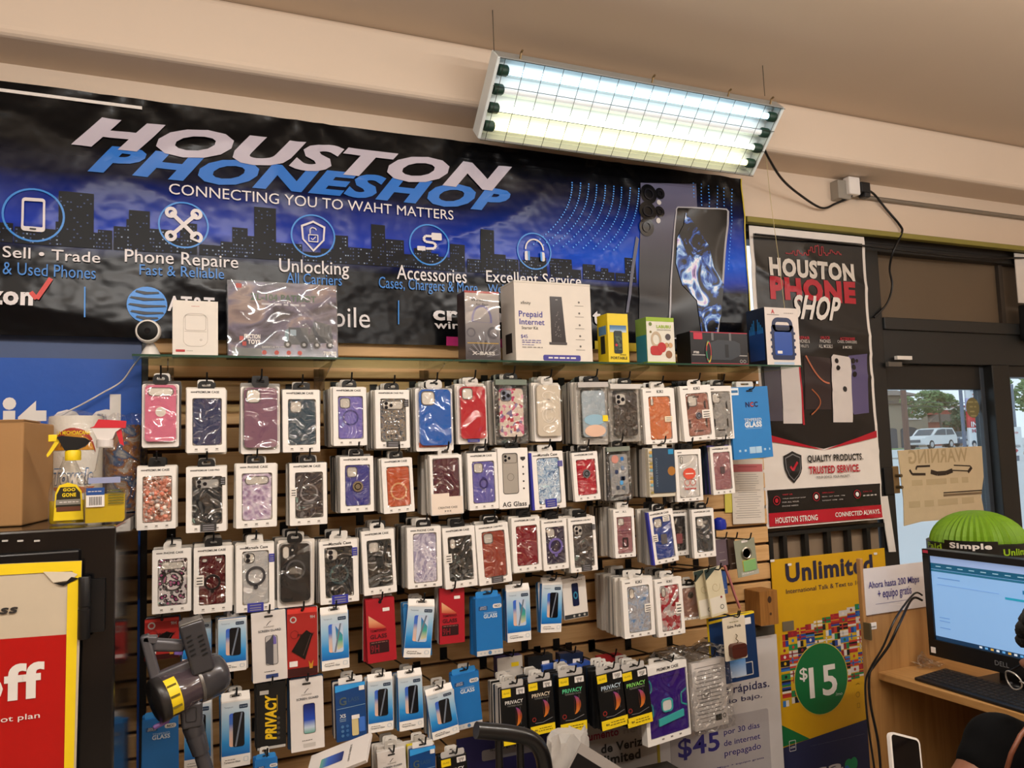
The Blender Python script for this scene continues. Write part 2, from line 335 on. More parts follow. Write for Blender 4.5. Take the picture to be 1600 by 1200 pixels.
for dz, hw in ((.036, .034), (.016, .05), (-.006, .054), (-.028, .048), (-.045, .032)):
    gl.poly([(a[0]-hw, a[1]+dz+.004), (a[0]-hw*.2, a[1]+dz-.004), (a[0]+hw*1.02, a[1]+dz+.001), (a[0]+hw*.95, a[1]+dz+.006), (a[0], a[1]+dz+.005), (a[0]-hw*.9, a[1]+dz+.009)], y2, M('#0c1524', .4))
gl.build('globe_logo', ban, disp=crease)
# skyline of lit towers
mb = MB(); TW = M('#060914', .4, var=.2, spec=.2); WIN = M('#8fa3c4', .5); WIN2 = M('#33497c', .5); zb = L2(300, 398)[1]; rnd = random.Random(3)
x = bx0+.5
while x < L2(985, 400)[0]:
    ww = rnd.uniform(.03, .07); hh = rnd.choice([.035, .05, .06, .075, .1]); mb.rect(x+ww/2, zb+hh/2, ww, hh, y1*.5, TW)
    for i in range(int(ww/.009)):
        for j in range(int(hh/.012)):
            if rnd.random() < .4: mb.rect(x+.005+i*.009, zb+.006+j*.012, .0045, .004, y1*.62, WIN if rnd.random() < .3 else WIN2)
    x += ww*rnd.uniform(.7, 1.2)
for px, pt, wd in ((120, 302, .095), (218, 330, .06), (414, 325, .07), (760, 360, .055), (590, 352, .05)):
    a = L2(px, pt); mb.rect(a[0], (a[1]+zb)/2, wd, a[1]-zb, y1*.7, M('#05070e', .4, spec=.2))
    for i in range(int(wd/.009)):
        for j in range(int((a[1]-zb)/.012)):
            if rnd.random() < .22: mb.rect(a[0]-wd/2+.006+i*.009, zb+.006+j*.012, .0045, .004, y1*.85, WIN2)
mb.build('skyline_print', ban, disp=crease)
# round service icons
def icon(px, py, r, kind):
    c = L2(px, py); s = r/.1; mb = MB(); mb.annulus(*c, r*.93, r, y1, CYAN, 40)
    def q(x, z): return (c[0]+x*s, c[1]+z*s)
    if kind == 'phone':
        mb.ring(rr(*c, .075*s, .125*s, .012*s), rr(c[0], c[1]+.002, .06*s, .095*s, .004*s), y2, y2, TXT, False); mb.rect(c[0], c[1]-.054*s, .02*s, .005*s, y3, DARK)
    if kind == 'tools':
        mb.line(q(-.05, .05), q(.045, -.045), .016*s, y2, TXT); mb.line(q(-.045, -.045), q(.05, .05), .016*s, y2, TXT)
        for ax, az in ((-.05, .05), (.05, .05), (-.05, -.05)): mb.annulus(*q(ax, az), .01*s, .024*s, y2, TXT, 16)
        e = q(.05, -.05); mb.ring([(e[0]+.026*s*math.cos(t), e[1]+.026*s*math.sin(t)) for t in [math.radians(200-i*26) for i in range(11)]],
                                  [(e[0]+.012*s*math.cos(t), e[1]+.012*s*math.sin(t)) for t in [math.radians(200-i*26) for i in range(11)]], y2, y2, TXT, False)
    if kind == 'shield':
        o = [q(0, .07), q(-.055, .045), q(-.05, -.02), q(0, -.075), q(.05, -.02), q(.055, .045)]; i_ = [(c[0]+(p[0]-c[0])*.84, c[1]+(p[1]-c[1])*.86) for p in o]
        mb.ring(o, i_, y2, y2, TXT, False); mb.ring(rr(*q(0, -.012), .045*s, .036*s, .004*s), rr(*q(0, -.012), .036*s, .027*s, .003*s), y2, y2, TXT, False)
        mb.pline([q(-.014, .008), q(-.014, .03), q(-.004, .038), q(.01, .034), q(.014, .026)], .005*s, y2, TXT); mb.pline([q(-.01, -.012), q(-.003, -.02), q(.011, -.004)], .004*s, y2, TXT)
    if kind == 'plug':
        mb.prism(rr(*q(.035, .04), .05*s, .036*s, .006*s), y2, y2+.0005, TXT); mb.pline([q(.01, .04), q(-.02, .04), q(-.03, .025), q(-.02, .012), q(.02, .008), q(.03, -.004), q(.02, -.02), q(-.02, -.022)], .012*s, y2, TXT)
        mb.prism(rr(*q(-.042, -.022), .04*s, .022*s, .004*s), y2, y2+.0005, TXT)
    if kind == 'head':
        pts = [(c[0]+.052*s*math.cos(t), c[1]+.005+.056*s*math.sin(t)) for t in [math.radians(i*15) for i in range(13)]]; mb.pline(pts, .008*s, y2, TXT)
        for sx in (-1, 1): mb.prism(rr(*q(sx*.047, -.028), .022*s, .05*s, .009*s), y2, y2+.0005, TXT); mb.prism(rr(*q(sx*.036, -.028), .01*s, .05*s, .004*s), y3, y3+.0005, CYAN)
    mb.build('service_icon', ban, disp=crease)
def rad(px, py, d): return (P(px, py-d, YBN).z-P(px, py+d, YBN).z)/2
for px, py, d, k in ((53, 337, 42, 'phone'), (287, 353, 36, 'tools'), (489, 369, 33.5, 'shield'), (670, 383, 32, 'plug'), (834, 393, 29, 'head')): icon(px, py, rad(px, py, d), k)
# printed light dots and the two pictured phones
mb = MB(); DOT = M('#4fa0ff', .4)
for k in range(9):
    for i in range(26):
        t = i/25; px = 893+k*13-(t**2.2)*(60-k*2.5); py = 286+k*1.2+t*96
        mb.poly(circ(*L2(px, py), .0034, 6), y1, DOT)
    mb.build('dotted_arc', ban, disp=crease); mb = MB()
for k in range(6):
    for i in range(24):
        px = 1082+k*12+(i/23)**2*(4-k*2); py = 287+k*2+i*5.4; mb.poly(circ(*L2(px, py), .0034, 6), y1, DOT)
    mb.build('dotted_arc', ban, disp=crease); mb = MB()
mb = MB(); mb.poly([L2(*p) for p in ((996, 530), (1092, 530), (1086, 288), (1000, 286))], y1, grad('phone_back', [(0, '#0b0b0d'), (.45, '#1c1b24'), (1, '#66647e')], L2(1000, 520)[1], L2(1000, 290)[1], .3))
for px, py, rd in ((1012, 304, .040), (1010, 331, .040), (1008, 356, .036), (1030, 303, .023), (1028, 332, .023)):
    mb.poly(circ(*L2(px, py), rd, 28, rd*1.05), y2, M('#08080b', .2)); mb.annulus(*L2(px, py), rd*.45, rd*.6, y3, M('#1b1b22', .2))
for px, py in ((1028, 317), (1026, 346)): mb.poly(circ(*L2(px, py), .011, 14), y2, M('#c9c4c0', .3))
mb.poly([L2(*p) for p in ((976, 489), (980, 489), (997, 374), (992, 370))], y1, M('#55566a', .3))
mb.build('pictured_phone', ban, disp=crease)
SPL = noi('splash', 13, [(.47, '#08080c'), (.52, '#1652b8'), (.58, '#9cc6f2'), (.62, '#f0f4fb'), (.68, '#b79ae0'), (.75, '#0a0a10')], .3, 1.4, 8, (1, 1, .8))
mb = MB(); oc = [L2(*p) for p in ((1040, 530), (1120, 530), (1137, 331), (1133, 327), (1056, 324), (1053, 328))]; ic = [L2(*p) for p in ((1043, 528), (1117, 528), (1134, 331), (1132, 329), (1057, 326), (1055, 328))]
mb.ring(oc, ic, y2, y2, M('#a9a7ad', .3), False); mb.poly(ic, y2, M('#0b0b0d', .25))
mb.poly([L2(*p) for p in ((1068, 334), (1084, 352), (1104, 384), (1112, 420), (1127, 446), (1124, 492), (1116, 522), (1094, 520), (1086, 470), (1064, 446), (1054, 412), (1056, 372), (1066, 352))], y3, SPL)
mb.build('pictured_phone', ban, disp=crease)
for p, ww, c in (((708, 534), .06, '#b8246f'), ((780, 537), .02, '#b8246f'), ((985, 543), .05, '#d9bd1a'), ((930, 540), .02, '#d9bd1a')): MB().rect(*L2(*p), ww, .033, y2, M(c, .5)).build('print_strip', ban, disp=crease)
mb = MB(); e0, e1 = L2(1158, 300), L2(1163, 520); mb.line((bx1-.004, bz1), (bx1-.004, bz0), .006, y1, M('#c9b52a', .4)); mb.build('banner_edge', ban, disp=crease)
mb = MB(); a, b_ = P(-60, 133, -.03), P(222, 166, -.03)
tag(mb.box(a.x, b_.x, -.03, -.027, a.z-.004, a.z+.006, WHITE).build('tape_strip'), 'long white tape strip along the top edge of the wide banner', 'tape')
# ---------------------------------------------------------------- glass shelf on brackets
YSF = -.27; ZSH = P(736, 562, YSF).z
GLASS = film('shelf_glass', .10, .02, bump=0, tint=(.86, .95, .90, 1)); GEDGE = M('#2f4a3c', .15)
CLEARP = film('clear_plastic', .12, .05, bump=0, tint=(.78, .76, .72, 1))
def sx(px): return P(px, 560, YSF).x
for i, (a, b_) in enumerate(((206, 708), (709.5, 1006), (1007.5, 1252))):
    t = thing('glass_shelf', ['greenish glass shelf pane under the toy box and security camera', 'greenish glass shelf pane under the white router carton and yellow box', 'greenish glass shelf pane under the speaker boxes near the poster'][i], 'shelf', (0, 0, ZSH), group=None)
    MB().box(sx(a), sx(b_), YSF, -.03, -.006, 0, GLASS).build('pane', t)
    MB().box(sx(a), sx(b_), YSF-.0006, YSF+.0006, -.0062, .0002, GEDGE).build('polished_edge', t)
for i, px in enumerate((262, 500, 665, 842, 968, 1130)):
    x = P(px, 570, -.02).x
    t = thing('shelf_bracket', 'clear plastic shelf bracket ' + ['below the white bulb camera', 'below the truck toy carton', 'beside the two glass panes joint, under the slim boxed headset', 'below the white router carton', 'below the small yellow carton', 'below the black speaker carton'][i], 'bracket', (x, 0, ZSH-.0065))
    MB().box(-.018, .018, -.004, -.0003, -.075, -.002, CLEARP).build('back_plate', t)
    m = MB(); m.add([(s*.002, y, z) for s in (-1, 1) for y, z in ((-.004, 0), (-.23, 0), (-.23, -.008), (-.004, -.07))], [(0, 1, 2, 3), (7, 6, 5, 4), (0, 4, 5, 1), (1, 5, 6, 2), (2, 6, 7, 3), (3, 7, 4, 0)], CLEARP); m.build('arm', t)
# ---------------------------------------------------------------- blue corrugated sign beside the panel
o = thing('corrugated_sign', 'blue corrugated plastic sign with large white letters behind the cardboard carton', 'sign', (-.5, .012, 1.2)); O2 = Vector(o.location)
m = MB(); b_ = L2(221, 600, .012, O2); zt = L2(100, 512, .012, O2)[1]; zm = L2(100, 560, .012, O2)[1]
SB = M('#1d55b4', .35, bump=.15, bs=30); m.box(-1.2, b_[0], 0, .008, -.6, zm, SB); m.box(-1.2, b_[0], 0, .008, zm, zt, M('#41557f', .4)); m.build('board', o)
m = MB(); tpx(m, 'Unlimited', (-343, 709), (189, 616), -.001, WHITE, .035, 0, .012, O2); m.build('lettering', o)
m = MB(); tag(m.box(P(222, 600, .02).x, XL-.001, .002, .028, .3, 2.05, BLACK).build('edge_trim'), 'narrow black edge strip between the blue sign and the slatted panel', 'trim')
# ---------------------------------------------------------------- tall poster
YPO = .035; O3 = P(1274, 600, YPO)
def crease2(x, z): return -(noise.noise(Vector((x*3, z*7, 1)))*.004+(1-abs(noise.noise(Vector((x*2+z*3, z*6, 5)))))**8*.005)
po = thing('shop_poster', 'tall black white and red phone shop poster hung beside the glass door', 'poster', O3)
def q3(px, py): return L2(px, py, YPO, O3)
def t3(m, s, bl, tr, y, mat, bold=0, shear=0): return tpx(m, s, bl, tr, y, mat, bold, shear, YPO, O3)
px0 = (q3(1168, 352)[0]+q3(1200, 826)[0])/2; px1 = (q3(1350, 367)[0]+q3(1379, 808)[0])/2; pz1 = q3(1168, 352)[1]; pz0 = q3(1200, 826)[1]
def quad(a0, a1, b0, b1): return [(a0, b0), (a1, b0), (a1, b1), (a0, b1)]
m = MB(); m.prism(quad(px0, px1, pz0, pz1), 0, .002, WHITE); m.build('sheet', po, disp=crease2, maxlen=.025)
zv = q3(1286, 701)[1]; zs = q3(1204, 684)[1]; xm = q3(1286, 700)[0]; PBL = M('#121214', .25, bump=.2, bs=14); PRD = M('#b3142a', .35)
m = MB(); m.poly([(px0+.02, zs), (xm, zv), (px1-.02, zs), (px1-.02, pz1-.035), (px0+.02, pz1-.035)], -0.0034, PBL)
m.poly(quad(px0+.012, px1-.012, q3(1200, 802)[1], q3(1200, 766)[1]), -0.0034, PBL); m.build('black_ground', po, disp=crease2, maxlen=.025)
m = MB(); m.poly([(px0+.012, zs-.012), (xm, zv-0.0068), (px0+.012, zs+.02)], -0.0051, PRD); m.poly([(px1-.012, zs+.02), (xm, zv-0.0068), (px1-.012, zs-.012)], -0.0051, PRD)
m.poly(quad(px0+.012, px1-.012, q3(1200, 823)[1], q3(1200, 802)[1]), -0.0051, PRD)
m.build('red_print', po, disp=crease2, maxlen=.025); m = MB(); sk = []; rn = random.Random(5)
for i in range(26): sk += [q3(1226+i*3.5, 399-rn.choice([0, 5, 9, 14, 16])*(1-abs(i-13)/16))]*1
zz = sk[0][1]; st = []
for p in sk: st += [(p[0], zz), p]; zz = p[1]
m.pline(st, .006, -0.0051, M('#8e1a24', .4)); m.build('red_skyline', po, disp=crease2, maxlen=.025)
m = MB(); t3(m, 'HOUSTON', (1201, 431), (1332, 413), -0.0068, M('#d9d2c9', .4), .05); t3(m, 'PHONE', (1203, 468), (1334, 441), -0.0059, PRD, .06)
t3(m, 'SHOP', (1234, 499), (1311, 465), -0.0085, WHITE, .03, .45); m.build('headline', po, disp=crease2, maxlen=.025)
QI = M('#1a1a1c', .4)
for s, a, b_, c, bd in (('QUALITY PRODUCTS.', (1260, 724), (1346, 708), QI, .03), ('TRUSTED SERVICE.', (1262, 741), (1341, 725), PRD, .03), ('YOUR DEVICE. YOUR PRIORITY.', (1274, 748), (1326, 741), QI, 0),
                        ('HOUSTON STRONG', (1210, 818), (1275, 803.5), WHITE, .025), ('CONNECTED ALWAYS.', (1303, 808), (1373, 795), WHITE, .025)):
    m = MB(); t3(m, s, a, b_, -0.0076, c, bd); m.build('lettering', po, disp=crease2, maxlen=.025)
for s, a, b_ in (('YOUR ONE STOP SHOP', (1220, 780), (1257, 776)), ('FOR ALL YOUR', (1220, 786), (1246, 782)), ('PHONE NEEDS', (1220, 792), (1245, 788)), ('MON - SAT 10AM - 7PM', (1283, 777), (1318, 773)), ('SUNDAY 12PM - 5PM', (1283, 783), (1315, 779)), ('~p', (1346, 776), (1368, 771)),
                 ('PHONES &', (1246, 536), (1263, 531)), ('TABLETS', (1246, 543), (1261, 539)), ('PHONES', (1279, 536), (1295, 531)), ('ALL MODELS', (1277, 544), (1298, 539)), ('CASES, CHARGERS', (1306, 537), (1336, 533)), ('& MORE', (1314, 545), (1328, 541))):
    m = MB(); t3(m, s, a, b_, -0.0068, M('#b9b3ad', .5), .01); m.build('small_print', po, disp=crease2, maxlen=.025)
for s, a, b_ in (('REPAIR', (1246, 530), (1263, 526)), ('UNLOCK', (1280, 530), (1294, 526)), ('ACCESSORIES', (1310, 532), (1333, 528)), ('VISIT US', (1220, 774), (1236, 771)), ('OPEN DAILY', (1283, 771), (1302, 768)), ('CALL US', (1346, 769), (1360, 766))): m = MB(); t3(m, s, a, b_, -0.0068, PRD, .02); m.build('small_print', po, disp=crease2, maxlen=.025)
m = MB()
def sh(c, s, col, y):
    m.poly([(c[0]+x*s, c[1]+z*s) for x, z in ((0, 1), (-.35, .85), (-.72, .72), (-.7, -.1), (-.45, -.6), (0, -1), (.45, -.6), (.7, -.1), (.72, .72), (.35, .85))], y, col)
c = q3(1238, 730); sh(c, .071, QI, -0.0051); sh(c, .060, GREY, -0.0059); sh(c, .055, QI, -0.0068); m.pline([(c[0]-.018, c[1]+.004), (c[0]-0.0068, c[1]-.014), (c[0]+.024, c[1]+.022)], .011, -0.0085, PRD)
m.build('shield_emblem', po, disp=crease2, maxlen=.025); m = MB()
for px, py in ((1211, 782), (1274, 776), (1337, 772)):
    c = q3(px, py); m.annulus(*c, .017, .02, -0.0068, PRD, 20); m.poly(circ(*c, .010, 12), -0.0068, PRD if px < 1250 else WHITE)
    m.build('contact_icon', po, disp=crease2, maxlen=.025); m = MB()
for px, py in ((1254, 518), (1286, 517), (1321, 519)):
    c = q3(px, py)
    if px == 1254:
        for a in (45, 135): m.line((c[0]-.016*math.cos(math.radians(a)), c[1]-.016*math.sin(math.radians(a))), (c[0]+.016*math.cos(math.radians(a)), c[1]+.016*math.sin(math.radians(a))), .007, -0.0068, WHITE)
    elif px == 1286: sh(c, .022, WHITE, -0.0068); sh(c, .016, QI, -0.0076); m.rect(c[0], c[1]-0.0034, .009, .01, -0.0085, WHITE)
    else:
        m.poly(circ(c[0]+.005, c[1]+.003, .011, 14, .017), -0.0068, WHITE); m.poly(circ(c[0]-.012, c[1]+.004, .006, 12), -0.0068, WHITE)
m = MB()
def ph(c4, col, y): m.poly([q3(*p) for p in c4], y, col)
ph(((1222, 662), (1252, 662), (1248, 560), (1218, 560)), M('#cfc8c6', .3), -0.0051); ph(((1253, 664), (1256, 664), (1247, 560), (1245, 560)), PRD, -0.0059); ph(((1196, 658), (1221, 658), (1217, 560), (1192, 560)), M('#4a4652', .3), -0.0051)
ph(((1300, 660), (1330, 660), (1328, 563), (1325, 558), (1300, 554), (1297, 558)), M('#d3ccc9', .3), -0.0068); ph(((1332, 648), (1356, 645), (1353, 553), (1324, 556), (1327, 640)), M('#57507a', .3), -0.0059)
ph(((1256, 640), (1298, 640), (1296, 560), (1254, 556)), M('#2b2024', .3), -0.0051)
for px, py, rd in ((1305, 564, .012), (1307, 575, .012), (1331, 564, .013), (1332, 574, .013), (1333, 585, .013), (1337, 564, .008), (1232, 565, .012), (1239, 568, .01)): m.poly(circ(*q3(px, py), rd, 16), -0.0085, M('#14141a', .2))
m.poly(circ(*q3(1318, 608), .013, 16), -0.0085, QI)
arc = [q3(1256+38*(t/10)**1.0, 556+43*math.sin(t/10*PI/2)) for t in range(11)]; m.pline(arc, .008, -0.0076, M('#b5684a', .35))
arc = [q3(1266+14*math.sin(t/12*PI), 652-4-t*3.3) for t in range(13)]; m.pline(arc, .006, -0.0076, M('#a35a33', .35))
m.build('pictured_phones', po, disp=crease2, maxlen=.025)
# ---------------------------------------------------------------- shop front with glass door
YF = .10
def fx(px, py=620): return P(px, py, YF).x
def fz(px, py): return P(px, py, YF).z
FRM = M('#171818', .4); FRM2 = M('#222323', .45); SLATE = M('#3a4048', .35)
xg0, xg1, xm1, xg2 = fx(1384, 640), fx(1541, 640), fx(1554, 640), fx(1574, 640); zt1, zt0, zh0, zg1 = fz(1460, 402), fz(1480, 502), fz(1480, 570), fz(1460, 608)
x0 = fx(1356, 500)
m = MB(); m.box(XR+.002, 5.58, YF, YF+.08, zt1, ZS-.005, M('#2b2622', .6)); m.box(XR+.002, 5.58, YF-.02, YF+.08, zt1-.005, zt1+.035, M('#100f0f', .5))
m.box(x0-.02, xg0, YF-.02, YF+.09, 0, zt1, FRM); m.box(xg0, 5.58, YF-.03, YF+.09, zt0-.06, zt0, FRM2); m.box(xg0, 5.58, YF-.015, YF+.09, zh0, zt0-.05, M('#202121', .5))
m.box(xg1+.03, xg2, YF-.03, YF+.09, 0, zh0, FRM); struct(m.build('trim_3', bevel=.004))
m = MB(); m.box(xg0, fx(1565, 450), YF+.03, YF+.04, zt0, zt1, M('#655644', .35, var=.1, vs=3)); m.box(fx(1571, 450), 5.58, YF+.03, YF+.04, zt0, zt1, M('#5b4f42', .35, var=.1, vs=3)); m.box(fx(1565, 450), fx(1571, 450), YF+.01, YF+.05, zt0, zt1, M('#3a322b', .5)); struct(m.build('window_1'))  # opaque panes, the ceiling's tan reflection put into their colour
door = struct(bpy.data.objects.new('door_1', None)); COL.objects.link(door); door.location = (xg0, YF+.02, 0)
def db(a, b_, c, d, mat, nm, y0=0, y1=.045): struct(MB().box(a-xg0, b_-xg0, y0, y1, c, d, mat).build(nm, door, bevel=.003))
db(xg0-.03, xg0+.004, .0, zh0, FRM, 'door_stile'); db(xg1, xg1+.045, 0, zh0, SLATE, 'door_stile'); db(xg0, xg1, zg1, zh0, FRM, 'door_rail'); db(xg0, xg1, 0, .25, FRM, 'door_rail')
PANE = film('door_glass', .05, .02, bump=0, tint=(.93, .97, .98, 1)); db(xg0, xg1, .25, zg1, PANE, 'door_pane', .02, .026)
m = MB(); m.box(xg2, 5.58, YF+.04, YF+.046, .25, zh0-.06, PANE); m.box(xg2, 5.58, YF, YF+.08, zh0-.06, zh0, FRM); m.box(xg2, 5.58, YF, YF+.08, 0, .25, FRM); m.box(4.9, 5.58, YF, YF+.08, .2, zh0, FRM); struct(m.build('window_2'))
t = thing('door_lock', 'brass and black lock plate on the glass door stile beside the tall poster', 'lock', P(1389, 750, .09))
MB().box(-.05, .01, -.02, .03, -.07, .06, BLACK).build('housing', t, bevel=.005); MB().box(.012, .052, -.016, .02, -.065, .065, M('#8a7350', .4, .6)).build('brass_plate', t, bevel=.003)
m = MB(); m.lathe([(.008, 0), (.008, .03)], M('#6b5a40', .4, .6), (.03, -.018, .02), (0, -1, 0), 12); m.lathe([(.008, 0), (.008, .03)], M('#6b5a40', .4, .6), (.03, -.018, -.035), (0, -1, 0), 12); m.build('turn_knob', t)
# grille window under the poster
t = thing('window_grille', 'black barred window grille with brown boarded panes below the tall poster', 'grille', (XR, .07, 0))
zg = P(1290, 823, .07).z; rail = M('#141210', .5)
MB().box(.005, x0-XR-.03, .03, .04, .2, zg+.3, M('#8a7762', .6, var=.25, vs=2.5)).build('board', t)
MB().box(.005, x0-XR-.03, -.01, .03, zg-.022, zg-.005, rail).build('rail', t)
for px in (1203, 1225, 1259, 1294, 1326, 1356): a = P(px, 840, .07).x-XR; MB().box(a-.011, a+.011, -.006, .02, .2, zg-.006, rail).build('bar', t)
# things fixed to the shop front
t = thing('cardboard_notice', 'torn cardboard sheet taped inside the glass door with marker strokes and mirrored warning letters', 'notice', P(1470, 760, YF-.004))
OC = Vector(t.location); YC = OC.y
def qc(px, py): return L2(px, py, YC, OC)
m = MB(); m.prism([qc(*p) for p in ((1413, 822), (1412, 780), (1403, 704), (1470, 700), (1534, 697), (1537, 745), (1533, 775), (1538, 801), (1480, 812), (1440, 815))], 0, .004, M('#cbb896', .8, var=.06, vs=20, bump=.2)); m.build('sheet', t)
m = MB(); m.text('WARNING', 0, qc(1470, 712)[1], -.42, .07, -.001, M('#b09c78', .8), .02); m.v = [(x, y, z) for x, y, z in m.v]; m.f = [tuple(reversed(f)) for f in m.f]; m.build('faint_lettering', t)
m = MB(); m.text('~a', 0, qc(1470, 752)[1], .40, .045, -.001, M('#bca985', .8)); m.text('~b', 0, qc(1470, 785)[1], .46, .05, -.001, M('#bca985', .8)); m.build('faint_lettering', t)
m = MB(); MK = M('#33261a', .8)
m.pline([qc(*p) for p in ((1421, 734), (1425, 741), (1446, 741))], .012, -.001, MK); m.pline([qc(*p) for p in ((1431, 734), (1432, 729), (1453, 728))], .010, -.001, MK); m.pline([qc(*p) for p in ((1454, 737), (1464, 740), (1478, 739), (1488, 735))], .022, -.0012, MK); m.pline([qc(*p) for p in ((1488, 735), (1516, 736), (1516, 728), (1490, 727))], .006, -.001, MK); m.pline([qc(*p) for p in ((1512, 738), (1518, 730))], .016, -.0012, MK)
m.pline([qc(*p) for p in ((1474, 770), (1534, 766))], .006, -.001, MK); m.pline([qc(*p) for p in ((1474, 774), (1534, 770))], .012, -.001, M('#7a664c', .8)); m.build('marker_strokes', t)
t = thing('round_sticker', 'round olive tinted sticker on the door glass near the roadside boards', 'sticker', P(1520, 637, YF+.036))
q = t.location; rad_ = (P(1520, 621, YF).z-P(1520, 653, YF).z)/2
MB().prism(circ(0, 0, rad_*.95, 32, rad_), 0, .001, M('#77704c', .5)).build('disc', t)
m = MB(); [m.text(s, 0, dz, ww, .014, -.001, M('#9c9468', .6)) for s, dz, ww in (('~c', .03, .075), ('~d', .005, .05), ('~e', -.02, .05), ('~f', -.043, .04))]; m.build('lettering', t)
t = tag(MB().box(P(1588, 430, .06).x, P(1604, 430, .06).x+.05, .06, .064, P(1592, 473, .06).z, P(1592, 396, .06).z, WHITE).build('paper_strip'), 'white printed paper strip hung in front of the transom glass', 'paper')
t = tag(MB().box(P(1597, 500, .05).x, P(1597, 500, .05).x+.16, 0, .07, P(1597, 532, .05).z, P(1597, 476, .05).z, BLACK).build('door_sensor', bevel=.01), 'small black sensor box above the door at the edge of view', 'sensor')
m = MB(); a = P(1383, 566, .07); m.box(a.x, a.x+.09, .05, .068, a.z-.022, a.z, M('#5c564e', .5)); b_ = P(1397, 561, .07); m.box(b_.x, b_.x+.10, .05, .068, b_.z-.004, b_.z+.014, WHITE); tag(m.build('door_contact'), 'small white magnetic door contact on the dark door header', 'door contact')
a = P(1386, 775, .07); m = MB(); m.prism([(a.x, a.z), (P(1399, 862, .07).x, P(1399, 862, .07).z), (P(1392, 862, .07).x-.015, P(1392, 862, .07).z), (a.x-.05, a.z)], .066, .07, WHITE); tag(m.build('paper_strip'), 'narrow white paper strip on the door jamb below the lock', 'paper')
# ---------------------------------------------------------------- outside
GZ = P(1455, 701, 46).z; CONC = M('#c4c6c8', .9, var=.06, vs=.4)
m = MB(); m.add([(-20, .3, -.2), (300, .3, -.2), (300, 13, GZ), (-20, 13, GZ), (300, 260, GZ), (-20, 260, GZ)], [(0, 1, 2, 3), (3, 2, 4, 5)], CONC); struct(m.build('ground_outside'))
GRASS = M('#6f9a48', .9, var=.25, vs=2)
YC1, YB1 = 46.0, 56.0
def out(px, py, Y): q = P(px, py, Y); return q
g0 = out(1370, 700, 40)
struct(MB().box(g0.x-12, g0.x+14, 48, 52, GZ-.02, GZ+.06, GRASS).build('lawn_outside')); struct(MB().box(30, 110, 22, 24.5, GZ-.01, GZ+.05, M('#a9a29a', .9)).build('kerb_outside'))
STU = M('#a89a86', .8, var=.05); BRN = M('#6d6258', .8); BRK = M('#9a5a48', .8, var=.15, vs=8); DGL = M('#3c4a55', .3)
t = thing('strip_mall', 'beige strip mall building with arched windows and brown hip roof across the street', 'building', (out(1383, 660, YB1).x, YB1, GZ)); OB = Vector(t.location)
def qb(px, py, Y=YB1): a = P(px, py, Y); return (a.x-OB.x, a.z-OB.z)
zb0 = 0; xb1 = qb(1450, 660)[0]
MB().prism(quad(-20, xb1, 0, qb(1395, 632)[1]), 0, 8, STU).build('wall', t)
m = MB(); a, b_ = qb(1393, 632), qb(1416, 632); m.prism(quad(a[0], b_[0], a[1], qb(1400, 618)[1]), .3, 6, STU); m.build('tower', t)
m = MB(); e = qb(1385, 618); g = qb(1440, 618); m.add([(e[0], -.4, e[1]), (g[0], -.4, g[1]), (g[0], 6.5, g[1]), (e[0], 6.5, e[1]), (qb(1404, 606)[0], 3, qb(1404, 606)[1]), (g[0], 3, qb(1404, 606)[1])], [(0, 1, 5, 4), (1, 2, 5), (2, 3, 4, 5), (3, 0, 4), (0, 3, 2, 1)], BRN); m.build('hip_roof', t)
m = MB(); a = qb(1380, 630); m.box(-20, xb1, -.4, 0, a[1]-.1, a[1]+.25, BRN); m.build('eave', t)
for pa, pb in ((1386, 1402), (1408, 1434)):
    a, b_ = qb(pa, 688), qb(pb, 688); zz = qb(pa, 672)[1]; cx = (a[0]+b_[0])/2; wd = (b_[0]-a[0])/2
    MB().prism([(cx-wd, 0), (cx+wd, 0)]+[(cx+wd*math.cos(i*PI/10), zz+wd*.25*math.sin(i*PI/10)) for i in range(11)], -.05, .1, DGL).build('arched_window', t)
a, b_ = qb(1411, 650), qb(1440, 637); MB().prism(quad(a[0], b_[0], a[1], b_[1]), -.3, -.05, M('#dfe8e6', .5)).build('sign_box', t)
m = MB(); m.text('STAR', (a[0]+b_[0])/2-.5, b_[1]-.45, 1.6, .5, -.32, RED, .02); m.text('DENTAL', (a[0]+b_[0])/2, a[1]+.45, 2.4, .5, -.32, M('#2b7a6c', .5), .02); m.build('sign_lettering', t)
a, b_ = qb(1418, 656), qb(1437, 653); MB().prism(quad(a[0], b_[0], a[1], b_[1]), -.2, -.05, WHITE).build('sign_box', t)
t = thing('red_roof_restaurant', 'low brick building with red stepped roof behind the parked white car', 'building', (out(1450, 670, YB1+5).x, YB1+5, GZ)); OB = Vector(t.location)
a, b_ = qb(1448, 640, YB1+5), qb(1516, 640, YB1+5)
MB().prism(quad(a[0], b_[0], 0, qb(1450, 658, YB1+5)[1]), 0, 8, BRK).build('wall', t)
m = MB(); z0_, z1_, z2_ = qb(1450, 660, YB1+5)[1], qb(1450, 648, YB1+5)[1], qb(1450, 634, YB1+5)[1]
m.prism([(a[0]-.5, z0_), (b_[0], z0_), (b_[0], z1_), (a[0]+1, z1_)], -.6, 6, BRN); m.prism([(a[0], z1_), (b_[0], z1_), (b_[0], z2_), (a[0]+1.4, z2_)], 0, 6, M('#a8503f', .7, var=.1, vs=6)); m.box(a[0]+.3, b_[0], -.3, 0, z1_+.5, z1_+.75, WHITE); m.build('stepped_roof', t)
